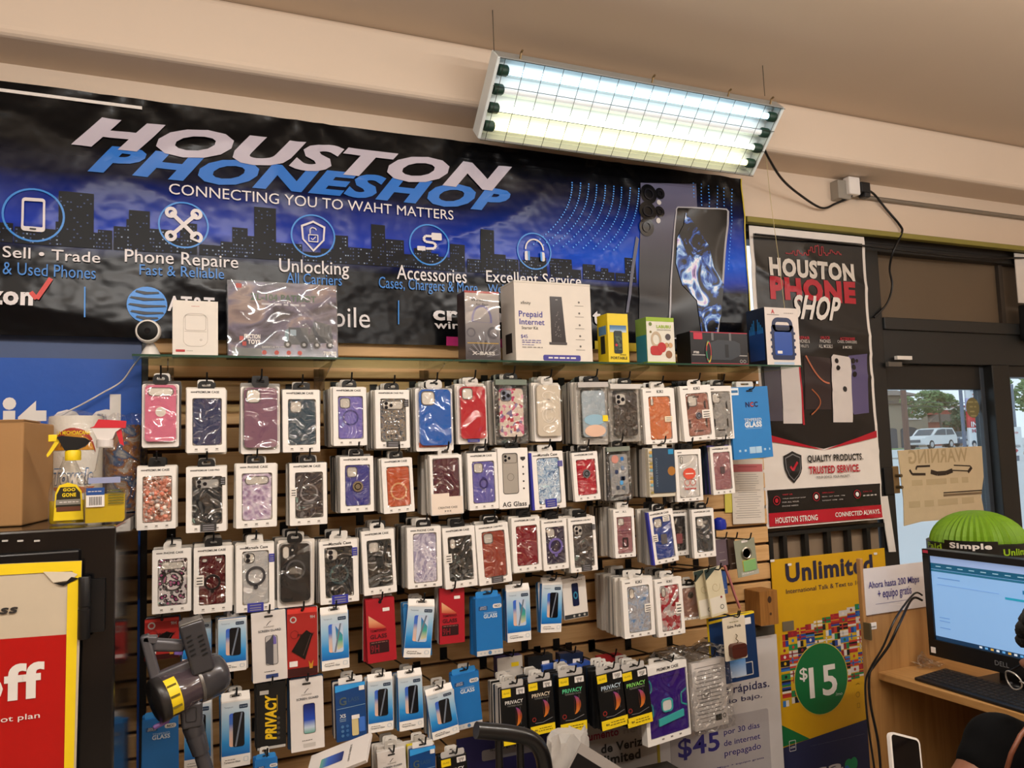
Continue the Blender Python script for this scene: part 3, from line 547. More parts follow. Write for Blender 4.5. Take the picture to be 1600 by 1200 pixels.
def crown(name, c, rx, ry, rz, n, leaf, mat, par, seed):
    rn = random.Random(seed); m = MB(); puffs = [(Vector((rn.gauss(0, .45), rn.gauss(0, .45), rn.gauss(0, .4))), rn.uniform(.25, .45)) for _ in range(14)]
    for _ in range(n):
        p, r_ = rn.choice(puffs); d = Vector((rn.gauss(0, 1), rn.gauss(0, 1), rn.gauss(0, 1))).normalized()*r_*rn.uniform(.75, 1.05); q = p+d
        q = Vector((c[0]+q.x*rx, c[1]+q.y*ry, c[2]+q.z*rz)); u = Vector((rn.gauss(0, 1), rn.gauss(0, 1), rn.gauss(0, 1))).normalized(); v = u.orthogonal().normalized()
        s_ = leaf*rn.uniform(.6, 1.3); m.add([q-u*s_, q-v*s_*.6, q+u*s_, q+v*s_*.6], [(0, 1, 2, 3)], mat)
    return m.build(name, par)
LEAF = M('#6c8a55', .7, var=.35, vs=1.2); LEAF2 = M('#4f6a4c', .7, var=.35, vs=1.2)
a = out(1464, 624, 51.5); t = thing('broad_tree', 'large green street tree spreading above the parked white car', 'tree', (a.x, 51.5, GZ))
crown('crown', (0, 0, a.z-GZ), 2.9, 1.6, 1.35, 3600, .16, LEAF, t, 3); m = MB(); m.tube([(.4, 0, 0), (.2, 0, a.z*.6), (0, 0, a.z-GZ)], [.12, .1, .05], BRN); m.build('trunk', t)
a = out(1497, 664, 53.5); t = thing('dark_tree', 'dark leafy tree standing behind the small dark car', 'tree', (a.x, 53.5, GZ))
crown('crown', (0, 0, a.z-GZ), 1.5, 1.2, 1.7, 2000, .16, LEAF2, t, 5); m = MB(); m.tube([(0, 0, 0), (0, 0, a.z-GZ)], [.25, .12], BRN); m.build('trunk', t)
a = out(1597, 640, 40); t = thing('broad_tree', 'green tree at the edge of view beyond the side window', 'tree', (a.x+1.5, 40, GZ)); crown('crown', (0, 0, a.z+.5), 2.4, 2.4, 2.6, 1800, .22, LEAF, t, 8); m = MB(); m.tube([(0, 0, 0), (0, 0, a.z)], [.2, .1], BRN); m.build('trunk', t)
for px, Y, r_, lab in ((1417, 30, .17, 'brown wooden utility pole standing before the beige strip mall'),):
    a = P(px, 690, Y); m = MB(); m.tube([(0, 0, 0), (0, 0, 9)], [r_, r_*.8], M('#6a5148', .8)); o = m.build('utility_pole', None, (a.x, Y, GZ)); tag(o, lab, 'pole')
m = MB(); a = P(1417, 628, 30); b_ = P(1545, 630, 30); m.tube([(a.x, 30, a.z), (b_.x, 30, b_.z)], .02, BLACK, 5); m.tube([(a.x, 30, a.z-.25), (b_.x, 30, b_.z-.25)], .02, BLACK, 5); m.tube([(b_.x, 30, b_.z+.6), (b_.x, 30, GZ)], .12, M('#6a5148', .8), 8); tag(m.build('power_line'), 'thin pair of overhead power lines crossing in front of the trees', 'power line')
# cars
def car(name, label, px, py, Y, rz, paint, suv=True, s=1.0):
    a = P(px, py, Y); t = thing(name, label, 'car', (a.x, Y, GZ), (0, 0, rz)); hw = .92*s
    prof = [(-2.35, .35), (-2.38, .75), (-2.3, .98), (-1.25, 1.12), (-.55, 1.62), (.2, 1.75), (1.75, 1.72), (2.25, 1.15), (2.35, .95), (2.35, .4)] if suv else [(-2.25, .32), (-2.3, .65), (-2.1, .82), (-1.1, .95), (-.35, 1.38), (.5, 1.44), (1.2, 1.3), (1.75, .98), (2.2, .92), (2.25, .35)]
    m = MB(); m.prism([(x*s, z*s) for x, z in reversed(prof)][::-1], -hw, hw, paint); m.build('body', t, bevel=.10, seg=3, smooth=40)
    gl = [(-1.05, 1.15), (-.5, 1.55), (.18, 1.64), (.7, 1.63), (.7, 1.12)] if suv else [(-.95, .98), (-.33, 1.31), (.4, 1.36), (.4, .98)]
    g2 = [(.8, 1.12), (.8, 1.63), (1.68, 1.61), (2.02, 1.16)] if suv else [(.48, .98), (.48, 1.36), (1.1, 1.24), (1.5, .99)]
    for g in (gl, g2):
        for sd in (-1, 1): m = MB(); m.prism([(x*s, z*s) for x, z in g][::-1], sd*hw-.012, sd*hw+.012, DGL); m.build('side_window', t)
    m = MB(); m.add([((p[0]-.02)*s, y*hw, (p[1]+.02)*s) for p, y in ((prof[3], -.8), (prof[3], .8), (prof[4], .75), (prof[4], -.75))], [(0, 3, 2, 1)], DGL); m.build('windscreen', t)
    for x in (-1.45, 1.4):
        for sd in (-1, 1):
            wv_ = MB(); wv_.lathe([(.02, 0), (.36*s, 0), (.36*s, .22), (.02, .22)], M('#222326', .7), (x*s, sd*hw-(.21 if sd > 0 else .01), .36*s), (0, 1, 0), 22); ww = wv_.build('wheel', t, smooth=40)
            h = MB(); h.lathe([(.01, 0), (.22*s, 0), (.22*s, .02), (.01, .03)], M('#b7b9bb', .3, .7), (x*s, sd*hw+(.012 if sd > 0 else -.012), .36*s), (0, sd, 0), 18); h.build('hub_cap', ww)
    m = MB(); m.box(-2.41*s, -2.3*s, -.5, .5, .55*s, .78*s, M('#5f656b', .4)); m.build('grille', t)
    for sd in (-1, 1): m = MB(); m.box(-2.36*s, -2.2*s, sd*.78-.12, sd*.78+.12, .72*s, .9*s, M('#d7dde0', .2)); m.build('headlight', t)
    return t
car('sport_utility_vehicle', 'white sport utility vehicle parked across the street beyond the door', 1455, 690, YC1, math.radians(8), M('#d9dcdd', .3, coat=.5))
car('sedan', 'small dark blue car parked behind the white vehicle', 1502, 690, YC1+3.5, math.radians(20), M('#4a5f78', .3, coat=.5), False)
# roadside sign boards
a = P(1530, 725, 20); t = thing('roadside_sign', 'tall stack of colourful insurance and hair salon boards on posts outside', 'sign', (a.x, 20, GZ)); OS = Vector(t.location)
def qs(px, py): q = P(px, py, 20); return (q.x-OS.x, q.z-OS.z)
xa, xb = qs(1512, 650)[0], qs(1551, 650)[0]
for (pa, pb, c) in ((598, 622, '#d8dde2'), (622, 642, '#b9b4dc'), (642, 656, '#d33b34'), (656, 668, '#c23a3a'), (668, 710, '#dfe3e6')):
    MB().prism(quad(xa, xb, qs(1530, pb)[1], qs(1530, pa)[1]), 0, .08, M(c, .5)).build('sign_panel', t)
for s, pa, pb, pl, pr, c in (('FREE', 612, 608, 1516, 1528, '#7a8aa0'), ('WIFI', 612, 608, 1530, 1546, '#3566b0'), ('222-0', 622, 615, 1519, 1550, '#c46a5a'), ('TAX', 634, 626, 1529, 1548, '#5a54b4'), ('$0-4', 640, 635, 1529, 1548, '#5a54b4'), ('Xm', 655, 644, 1522, 1550, '#f0c83a'), ('INSURE', 667, 658, 1517, 1549, '#f2efec'), ('HAIR', 676, 670, 1519, 1538, '#a82438'), ('SALON', 683, 677, 1526, 1551, '#a82438')):
    p, q = qs(pl, pa), qs(pr, pb); m = MB(); m.text(s, (p[0]+q[0])/2, (p[1]+q[1])/2, q[0]-p[0], q[1]-p[1], -.02, M(c, .5), .03); m.build('sign_lettering', t)
for px in (1522, 1538): m = MB(); m.poly(circ(*qs(px, 693), .13, 16), -.02, M('#2d3440', .6)); m.poly(circ(*qs(px, 695), .08, 14), -.025, M('#c9b8ae', .6)); m.build('portrait_print', t)
for px in (1513, 1550): MB().box(qs(px, 700)[0]-.05, qs(px, 700)[0]+.05, .1, .2, 0, qs(1530, 598)[1], M('#5e6f86', .6)).build('post', t)
a = P(1588, 730, 16); t = thing('roadside_sign', 'white arrow board below a blue and red striped post in the side window', 'sign', (a.x, 16, GZ)); OS = Vector(t.location)
def qs(px, py): q = P(px, py, 16); return (q.x-OS.x, q.z-OS.z)
MB().prism(quad(qs(1579, 700)[0], qs(1598, 700)[0], qs(1588, 712)[1], qs(1588, 667)[1]), 0, .06, M('#e1e5e6', .5)).build('sign_panel', t)
m = MB(); q = qs(1588, 682); m.text('UZA', q[0], qs(1588, 676)[1], .20, .06, -.02, RED, .02); m.text('8256', q[0]+.02, qs(1588, 697)[1], .26, .09, -.02, M('#6a7078', .5), .02); m.build('sign_lettering', t)
m = MB(); q = qs(1587, 704); m.poly([(q[0]-.12, q[1]-.03), (q[0], q[1]-.03), (q[0], q[1]-.08), (q[0]+.12, q[1]), (q[0], q[1]+.08), (q[0], q[1]+.03), (q[0]-.12, q[1]+.03)], -.02, M('#b43a44', .5)); m.build('arrow', t)
MB().box(qs(1583, 700)[0], qs(1595, 700)[0], .08, .22, 0, qs(1588, 600)[1], M('#6b7888', .6)).build('post', t)
for pa, pb, c in ((604, 634, '#4f8fc8'), (634, 664, '#c8423e')): MB().prism(quad(qs(1574, 640)[0], qs(1581, 640)[0], qs(1578, pb)[1], qs(1578, pa)[1]), 0, .05, M(c, .5)).build('banner_strip', t)
# ---------------------------------------------------------------- hanging tube light
A, B = P(778, 82, -.40), P(1222, 172, -.40); LL = B.x-A.x; LW = .286
lc = Vector(((A.x+B.x)/2, -.30, (A.z+B.z)/2-.10)); lamp = thing('tube_light_fixture', 'white four tube fluorescent fixture with wire guard hanging tilted below the ceiling beam', 'light', lc, (math.radians(45), 0, 0))
REFL = M('#dfe6e4', .35); STEEL = M('#b9bcba', .35, .4)
m = MB(); hx, hz = LL/2, LW/2
m.box(-hx, hx, .035, .045, -hz, hz, REFL); m.build('reflector_pan', lamp)
for k in range(4):
    z = hz-.045-k*(LW-.09)/3; mm_ = MB(); mm_.add([(x, y, z+q) for x in (-hx+.02, hx-.02) for q, y in ((-.034, .034), (0, .02), (.034, .034))], [(0, 3, 4, 1), (1, 4, 5, 2)], REFL); mm_.build('reflector_ridge', lamp)
m = MB(); m.box(-hx, hx, -.012, .045, hz-.004, hz+.002, STEEL); m.box(-hx, hx, -.012, .045, -hz-.002, -hz+.004, STEEL); m.build('side_rail', lamp)
for s in (-1, 1): MB().box(s*hx-.006, s*hx+.006, -.014, .055, -hz, hz, REFL).build('end_plate', lamp, bevel=.003)
MB().box(-hx+.1, hx-.1, .046, .095, -.06, .06, STEEL).build('ballast_box', lamp, bevel=.004)
TCOOL = M('#c4e8ff', .4, emit=2.6, var=.0); TWARM = M('#fff0b8', .4, emit=2.6, var=.0); TOFF_GLOW = M('#e8ecec', .35, emit=.25)  # the unlit tube has a faint glow put into its material
for k, mt in enumerate((TCOOL, TOFF_GLOW, M('#f2faea', .4, emit=2.6, var=0), TWARM)):
    z = hz-.045-k*(LW-.09)/3; MB().lathe([(.0115, -hx+.045), (.0115, hx-.045)], mt, (0, 0, z), (1, 0, 0), 14).build('fluorescent_tube', lamp, smooth=50)
    for s in (-1, 1): MB().lathe([(.018, 0), (.019, .006), (.019, .03), (.014, .036)], M('#16382a', .5), (s*(hx-.012), 0, z), (-s, 0, 0), 16).build('socket', lamp, smooth=40)
m = MB(); WIRE = M('#3c4038', .5, .5)
for i in range(17): x = -hx+.02+i*(LL-.04)/16; m.tube([(x, -.02, -hz), (x, -.024, 0), (x, -.02, hz)], .0011, WIRE, 5)
for z in (-hz, -hz*.25, hz*.35, hz): m.tube([(-hx, -.022, z), (hx, -.022, z)], .0012, WIRE, 5)
m.build('wire_guard', lamp)
for x in (-hx+.08, 0, .34, hx-.06): m = MB(); m.tube([(x, 0, hz), (x, .006, hz+.02), (x, .0, hz+.03)], .004, M('#8a7350', .4, .7), 6); m.build('guard_clip', lamp)
for px, py, top in ((772, 80, 76), (1195, 150, 140)):
    a = P(px, py, -.40); m = MB(); m.tube([(0, 0, 0), (0, .002, ZC-a.z)], .0016, M('#5c5346', .5, .5), 5); tag(m.build('hanging_wire', None, a), 'thin wire holding the ' + ('socket' if px < 900 else 'cord') + ' end of the tube light to the ceiling', 'wire')
# cords, junction box, conduit
def cord(name, label, cat, pts, r, mat, n=6):
    m = MB(); o = Vector(pts[0]); q = [Vector(p)-o for p in pts]
    # smooth the run with Catmull Rom
    s_ = []
    for i in range(len(q)-1):
        p0, p1, p2, p3 = q[max(i-1, 0)], q[i], q[i+1], q[min(i+2, len(q)-1)]
        for j in range(6):
            u = j/6; s_.append(.5*((2*p1)+(p2-p0)*u+(2*p0-5*p1+4*p2-p3)*u*u+(3*p1-p0-3*p2+p3)*u**3))
    s_.append(q[-1]); m.tube(s_, r, mat, n); ob = m.build(name, None, o, smooth=60); return tag(ob, label, cat)
cord('hanging_cable', 'black power cord sagging from the tube light to the junction box', 'cord', [P(1188, 218, -.25), P(1200, 245, -.2), P(1222, 280, -.12), P(1252, 306, -.04), P(1284, 325, .0), P(1306, 318, .0), P(1326, 309, -.01), P(1338, 298, -.03)], .0055, BLACK)
cord('hanging_cable', 'black power cord dropping from the junction box to the door transom', 'cord', [P(1346, 294, -.03), P(1364, 302, .0), P(1384, 326, .015), P(1406, 352, .015), P(1409, 364, .015), P(1396, 392, .015), P(1390, 420, .06), P(1394, 446, .07), P(1386, 474, .07), P(1366, 496, .07)], .0055, BLACK)
cord('pull_string', 'thin pale string hanging from the tube light past the tall poster', 'string', [P(1196, 236, -.2), P(1205, 320, -.2), P(1216, 400, -.2), P(1226, 482, -.2)], .0012, M('#b9a878', .7), 5)
cord('cable_run', 'thin black cable draped along the dark strip above the tall poster', 'cable', [P(1180, 366, .0), P(1260, 374, .01), P(1350, 384, .02), P(1440, 395, .03), P(1520, 402, .04), P(1600, 403, .05)], .005, BLACK)
a = P(1312, 300, .03); t = thing('junction_box', 'grey metal junction box with plugs on the beige wall above the tall poster', 'junction box', a)
MB().box(-.06, .02, -.05, 0, -.05, .04, M('#9a948a', .4, .3)).build('box', t, bevel=.004); MB().box(-.01, .06, -.07, -.03, -.03, .055, WHITE).build('outlet_adapter', t, bevel=.006); MB().box(.06, .12, -.075, -.03, -.015, .035, BLACK).build('plug', t, bevel=.006); MB().box(.085, .125, -.07, -.03, -.035, .015, DARK).build('plug', t, bevel=.006)
m = MB(); a = P(1326, 305, .018); m.tube([(0, 0, 0), (P(1424, 317, .018).x-a.x, 0, 0), (2.4, 0, 0)], .011, M('#8d8478', .4, .5), 10); tag(m.build('conduit', None, a, smooth=50), 'grey metal conduit running along the beige wall from the junction box', 'conduit')
# ---------------------------------------------------------------- retail packages on pegs
TABW = M('#d9d4cc', .5); TABK = M('#161616', .35); PEGM = M('#121212', .35, .3)
RIM = M('#8d857b', .4); CREAM = M('#d8d0c4', .6); LENS = M('#1b1c22', .15)
_bm = {}
def bulk(w, h, t, col, edge, tabcol):
    """one plain package as it hangs behind the front one, its hang tab and card in one mesh"""
    k = (round(w, 2), round(h, 2), round(t, 3), col, edge, tabcol)
    if k in _bm: return _bm[k]
    m = MB(); m.prism(rr(0, 0, w, h, .004), 0, t, M(col, .5), M(edge, .55)); m.prism(rr(0, 0, w*.72, h*.8, .01), -.0006, 0, M('#4a4744', .3))
    m.ring(rr(0, h/2+.008, w*.42, .03, .006), rr(0, h/2+.012, w*.2, .008, .003), t*.4, t*.6, M(tabcol, .4))
    o = m.build('phone_case_package'); me = o.data; bpy.data.objects.remove(o); _bm[k] = me; return me
def peg(x, z, yf, what, tilt=.012):
    """wire peg from the panel to just past the front package, tip bent up"""
    t = thing('peg_hook', 'black wire peg holding the ' + what, 'peg hook', (x, 0, z))
    MB().box(-.013, .013, -.004, -.0005, -.012, .03, PEGM).build('back_plate', t)
    m = MB(); m.tube([(0, -.003, -.004), (0, yf*.5, tilt*.3), (0, yf-.022, tilt*.6), (0, yf-.03, tilt*.6+.006), (0, yf-.038, tilt+.022)], .0028, PEGM, 6); m.build('wire', t, smooth=60)
def scale_at(cx, cy, Y): return (P(cx+5, cy, Y).x-P(cx-5, cy, Y).x)/10, (P(cx, cy-5, Y).z-P(cx, cy+5, Y).z)/10
def place(box, Y, roll):
    """box = pixel bounds of the front face; returns centre, width and height in metres"""
    x0, y0, x1, y1 = box; cx, cy = (x0+x1)/2, (y0+y1)/2; c = P(cx, cy, Y)
    w = P(x1, cy, Y).x-P(x0, cy, Y).x; h = P(cx, y0, Y).z-P(cx, y1, Y).z
    return c, w, h
def tabpart(root, w, h, t, col, style='arc'):
    m = MB()
    if style == 'arc': m.ring(rr(0, h/2+.007, w*.44, .032, .013), rr(0, h/2+.0105, w*.22, .009, .004), t*.35, t*.35+.0015, col)
    else: m.ring(rr(0, h/2+.008, w*.55, .03, .004), rr(0, h/2+.01, w*.2, .007, .003), t*.35, t*.35+.0012, col)
    m.build('hang_tab', root)
def behind(root, w, h, t, n, gap, what, col, edge, tabcol, jit=.004, kind='phone_case_package'):
    """n more packages on the same peg between the front one and the wall"""
    me = None; rn = random.Random(what); n = n+1 if 4 <= n and kind[0] == 'p' else n
    for i in range(n):
        c = random.Random(what+str(i//2)).choice(col); me = bulk(w*rn.choice([1, 1.02, 1.05]), h*rn.choice([1, 1.02, 1.03]), min(t, gap*.7), c, rn.choice(edge), rn.choice(tabcol))
        o = bpy.data.objects.new(kind, me); COL.objects.link(o); l = root.location
        o.location = (l.x+rn.uniform(-jit, jit)+.002, l.y+t+.004+i*gap+.001, l.z+rn.uniform(-jit, jit)); o.rotation_euler = (0, rn.uniform(-.02, .03), 0)
        tag(o, 'package behind the '+what, kind.replace('_', ' '), 'packages behind the '+what)
def case_body(root, w, h, cx, cz, mat, cam=None, ring=None, y0=.002, y1=.010, camcol=None, rim=None):
    """the phone case itself with its camera opening"""
    m = MB(); m.prism(rr(cx, cz, w, h, w*.14, 5), y0, y1, mat); b = m.build('phone_case', root, smooth=50, bevel=.0018)
    cc = camcol or CREAM; rm = rim or M('#5d5751', .35); y = y0-.0006; d = y-.0008
    L_, T_ = cx-w/2, cz+h/2
    def opening(pts, inner):
        q = MB(); q.prism(inner, y, y+.0004, cc); q.ring(pts, inner, d, y+.0004, rm); return q
    q = None
    if cam == 'sq': q = opening(rr(L_+w*.27, T_-w*.27, w*.44, w*.44, w*.12), rr(L_+w*.27, T_-w*.27, w*.38, w*.38, w*.1))
    elif cam == 'sqlens':
        q = opening(rr(L_+w*.27, T_-w*.27, w*.46, w*.46, w*.12), rr(L_+w*.27, T_-w*.27, w*.4, w*.4, w*.1))
        for a, b_ in ((.18, .18), (.18, .37), (.37, .275)): q.prism(circ(L_+w*a, T_-w*b_, w*.075, 16), d-.001, y, LENS)
    elif cam == 'bar': q = opening(rr(cx, T_-w*.24, w*.84, w*.3, w*.14), rr(cx, T_-w*.24, w*.78, w*.25, w*.12))
    elif cam == 'barlens':
        q = opening(rr(cx, T_-w*.24, w*.84, w*.34, w*.1), rr(cx, T_-w*.24, w*.78, w*.3, w*.09))
        for a, b_ in ((.22, .17), (.22, .33), (.42, .25)): q.prism(circ(L_+w*a, T_-w*b_, w*.07, 16), d-.001, y, LENS)
    elif cam == 'pill': q = opening(rr(L_+w*.18, T_-w*.27, w*.24, w*.44, w*.12), rr(L_+w*.18, T_-w*.27, w*.19, w*.39, w*.1)); q.prism(circ(L_+w*.4, T_-w*.2, w*.035, 12), d, y, cc)
    elif cam == 'two':
        q = opening(rr(L_+w*.2, T_-w*.17, w*.22, w*.16, w*.08), rr(L_+w*.2, T_-w*.17, w*.17, w*.12, w*.06)); q.ring(rr(L_+w*.78, T_-w*.17, w*.26, w*.14, w*.06), rr(L_+w*.78, T_-w*.17, w*.21, w*.1, w*.05), d, y, rm); q.prism(rr(L_+w*.78, T_-w*.17, w*.21, w*.1, w*.05), y, y+.0004, cc)
    elif cam == 'lens2':
        q = opening(rr(L_+w*.26, T_-w*.26, w*.42, w*.42, w*.16), rr(L_+w*.26, T_-w*.26, w*.37, w*.37, w*.14))
        for b_ in (.17, .35): q.prism(circ(L_+w*.2, T_-w*b_, w*.085, 16), d-.001, y, LENS)
    elif cam == 'slit': q = opening(rr(L_+w*.14, T_-w*.2, w*.14, w*.3, w*.06), rr(L_+w*.14, T_-w*.2, w*.1, w*.26, w*.05))
    if q: q.build('camera_opening', b, smooth=40)
    if ring:
        kind, rc, rz, rs = ring; q = MB(); z = cz+h*rz; r_ = w*rs
        if kind == 'ring': q.annulus(cx, z, r_*.82, r_, y-.0008, rc, 36, y)
        elif kind == 'stand': q.annulus(cx, z, r_*.74, r_, y-.0025, rc, 36, y); q.prism(circ(cx, z-r_*1.12, r_*.22, 14), y-.0025, y, rc)
        elif kind == 'disc': q.prism(circ(cx, z, r_, 28), y-.004, y, rc); q.annulus(cx, z, r_*.5, r_*.66, y-.0045, M('#0c0c0e', .2), 28)
        elif kind == 'hole': q.prism(circ(cx, z, r_, 28), y-.0003, y, rc)
        elif kind == 'ovalring': q.annulus(cx, z, r_*.7, r_, y-.003, rc, 28, y, 1.25); q.box(cx-r_*.2, cx+r_*.2, y-.004, y, z+r_*1.15, z+r_*1.4, rc)
        elif kind == 'plate': q.prism(rr(cx, z, r_*1.3, r_*1.8, r_*.2), y-.002, y, rc)
        q.build('magnet_ring' if kind in ('ring', 'stand') else 'grip', b, smooth=40)
    return b
PTITLE = 'PREMIUM CASE'
def case_pkg(box, what, mat, Y=-.25, roll=0, style='win', cam=None, ring=None, title=PTITLE, win=(.14, .10, .11, .15), back=CREAM, n=4, gap=.022, row='', tab=TABK, tabs=('#d9d4cc', '#1a1a1a', '#b9b3a9'),
             bcol=('#cfc8bd', '#dcd5ca', '#8a8680', '#3b3936'), edge=('#cfc8bd', '#b5aea4', '#8f8a84', '#e1dad0'), sticker=None, card=None, extra=None, camcol=None, phone=None, tabstyle='arc', rim=None):
    """win = window margins: left, right, bottom, top as fractions of the card"""
    c, w, h = place(box, Y, roll); t = .015
    root = thing('phone_case_package', what + row, 'phone case package', c, (0, math.radians(roll), 0), None)
    cd = card or CARD
    if style == 'win':
        l, r_, b_, t_ = win; iw, ih = w*(1-l-r_), h*(1-b_-t_); ix, iz = w*(l-r_)/2, h*(b_-t_)/2
        m = MB(); m.ring(rr(0, 0, w, h, .0025), rr(ix, iz, iw, ih, w*.05 if phone != 'sq' else .002), 0, t, cd); m.prism(rr(ix, iz, iw+.002, ih+.002, .003), t-.003, t-.001, back)
        m.build('card_box', root)
        m = MB()
        if title: m.text(title, w*.04, h/2-h*.055, min(w*.58, len(title)*w*.05), None, -.0008, INK, .02)
        m.box(-w*.40, -w*.24, -.0007, 0, h/2-h*.065, h/2-h*.045, M('#7f7a76', .6))
        for q in (-.26, .0, .27): m.prism(rr(q*w, -h/2+h*b_*.5, w*.07, h*.022, .001), -.0006, 0, M('#8b857d', .6)); m.rect(q*w, -h/2+h*b_*.27, w*.09, h*.006, -.0006, M('#a49d94', .6))
        m.build('box_print', root)
        k = .94; case_body(root, iw*k, ih*.97, ix, iz, mat, cam, ring, .0025, .011, camcol, rim)
        m = MB(); m.poly(rr(ix, iz, iw, ih, w*.05), .0008, FILM); m.build('clear_window', root)
    elif style == 'blister':
        m = MB(); m.prism(rr(0, -h*.02, w, h*.99, .006), .008, t, cd); m.build('backing_card', root)
        case_body(root, w*.84, h*.88, w*.0, h*.015, mat, cam, ring, -.004, .008, camcol, rim)
        m = MB(); m.prism(rr(0, h*.015, w*.92, h*.94, w*.14, 5), -.0065, .008, FILM2); m.build('clear_shell', root, smooth=50, bevel=.003)
    elif style == 'bag':
        m = MB(); m.prism(rr(0, 0, w, h, .004), .002, .010, BAGF); m.build('clear_pouch', root)
        m = MB(); m.prism(rr(0, h*.46, w*.98, h*.085, .002), -.0008, .011, extra and extra.get('head') or M('#9da39a', .4)); m.build('pouch_header', root)
        case_body(root, w*.74, h*.76, 0, -h*.02, mat, cam, ring, .0028, .0095, camcol, rim)
    elif style == 'print':
        m = MB(); m.prism(rr(0, 0, w, h, .0025), 0, t, cd); m.build('card_box', root)
        m = MB(); m.prism(rr(-w*.1, h*.08, w*.52, h*.68, w*.08), -.0008, 0, M('#a39b90', .5)); m.ring(rr(-w*.1, h*.08, w*.52, h*.68, w*.08), rr(-w*.1, h*.08, w*.49, h*.66, w*.07), -.0012, -.0008, M('#3b3835', .5))
        m.ring(rr(-w*.1, h*.33, w*.46, h*.16, w*.05), rr(-w*.1, h*.33, w*.43, h*.145, w*.045), -.0016, -.0008, M('#6b645c', .5))
        for a, b_ in ((-.25, .365), (-.25, .30), (-.13, .335)): m.poly(circ(a*w, b_*h, w*.045, 14), -.0018, LENS)
        m.annulus(-w*.1, h*.02, w*.10, w*.115, -.0016, M('#7a736b', .5)); m.build('pictured_phone', root)
        m = MB(); m.text(title, 0, -h*.43, w*.8, None, -.0008, INK, .02)
        for q in (.18, .06, -.06, -.18): m.prism(circ(w*.33, h*q, w*.03, 10), -.0008, 0, M('#4a4642', .6))
        m.prism([(w*.25, h*.35), (w*.41, h*.35), (w*.41, h*.31), (w*.33, h*.28), (w*.25, h*.31)][::-1], -.0008, 0, INK); m.build('box_print', root)
    if sticker:
        for (a, b_, sw, shh, col) in sticker:
            m = MB(); m.prism(rr(a*w, b_*h, sw*w, shh*h, .001), -.0016, -.0008, M(col, .5))
            for q in (.25, -.05, -.3): m.rect(a*w, (b_+q*shh)*h, sw*w*.7, shh*h*.1, -.002, M('#8d8a90' if col != '#e8e2d8' else '#3a3733', .6))
            m.build('sticker', root)
    if extra and extra.get('fn'): extra['fn'](root, w, h, t)
    tabpart(root, w, h, t, tab, tabstyle)
    peg(c.x+math.sin(math.radians(roll))*h/2, c.z+h/2+.010, c.y, what)
    if n: behind(root, w, h, t, n, gap, what, bcol, edge, tabs)
    return root
# case surfaces
PINK = M('#d4718c', .3, coat=.3); NAVY = M('#2b355f', .35); PLUM = M('#7c5166', .45); TEAL = M('#2d4756', .35); LAV = M('#7d72c0', .3); CBLUE = M('#1f62b8', .25, coat=.4); CRED = M('#b8182c', .3, coat=.3)
HEX = vor('hex_dots', 260, [(.2, '#2a2622'), (.45, '#b59a74'), (.6, '#5a6f86'), (.8, '#2c2925')], rough=.4, out='Distance', stretch=(1, .01, 1))
BEIGE_C = M('#d7cbb8', .25, coat=.4); BROWNC = M('#3a2f27', .3, coat=.4); ORNG = M('#d87a45', .35); ROSE = M('#a56a58', .4); SILV = M('#a9a6a1', .3, .3)
FLOR = vor('floral_print', 90, [(0, '#e7d6c4'), (.45, '#e6cfc0'), (.5, '#d2487a'), (.62, '#e58aa6'), (.7, '#8a7aa0'), (.8, '#e7d6c4'), (.92, '#c4374a')], out='Color', mode='CONSTANT', stretch=(1, .01, 1))
PALEG = M('#b7c4cc', .2, coat=.5); BEAD = vor('bead_gems', 130, [(0, '#7b4a34'), (.2, '#d9826a'), (.45, '#e8a48c'), (.6, '#b98a72'), (.72, '#efe3da'), (.9, '#8a5a46')], out='Color', rough=.15, bump=.9, stretch=(1, .01, 1))
def checker(name, a, b_, sc):
    m = bpy.data.materials.new(name); nt, b = nodes(m); n = nt.nodes; L = nt.links; tc = n.new('ShaderNodeTexCoord'); ck = n.new('ShaderNodeTexChecker'); ck.inputs['Scale'].default_value = sc; ck.inputs[1].default_value = lin(a); ck.inputs[2].default_value = lin(b_)
    mp = n.new('ShaderNodeMapping'); mp.inputs['Location'].default_value = (.0, 5.003, 0); mp.inputs['Scale'].default_value = (1, .001, 1); L.new(tc.outputs['Object'], mp.inputs[0]); L.new(mp.outputs[0], ck.inputs[0]); L.new(ck.outputs[0], b.inputs['Base Color']); b.inputs['Roughness'].default_value = .4; return m
CHK = checker('dark_check', '#1a1c1e', '#2c3032', 70)
LILF = vor('lilac_flowers', 75, [(0, '#8e6f95'), (.3, '#b295b6'), (.55, '#d3bfd4'), (.8, '#e5d8e2')], rough=.2, bump=.5, stretch=(1, .01, 1)); SMOKE = M('#3a3234', .25, coat=.4); INDIGO = M('#3f3f94', .35); CORG = M('#c9541c', .3, coat=.4); BURG = M('#5c2636', .25, coat=.4); PERI = M('#6d68b8', .35)
GLIT = noi('blue_glitter', 55, [(.3, '#3c5f92'), (.45, '#a9c8e4'), (.55, '#e8f0f5'), (.65, '#6f96c4'), (.8, '#c6a05a')], .15, 1.5, 6, bump=.6); TRED = M('#c01530', .3, coat=.3); CLEARC = M('#a9a8a6', .2, coat=.5)
LEOP = vor('leopard_print', 85, [(0, '#b0477f'), (.28, '#9a3f74'), (.32, '#151012'), (.52, '#151012'), (.56, '#e3d8d6'), (1, '#e3d8d6')], rough=.3, mode='CONSTANT', stretch=(1, .01, 1)); DRED = M('#5e0f18', .3); DBLK = M('#17191c', .3); BLKG = M('#20211f', .35); HOLO = noi('holo_lilac', 18, [(.3, '#8f86a8'), (.45, '#c5bfd6'), (.52, '#efe9f2'), (.6, '#a69cc0'), (.75, '#d6cfe0')], .12, 2, 3); RUST = M('#a8432e', .3, coat=.3)
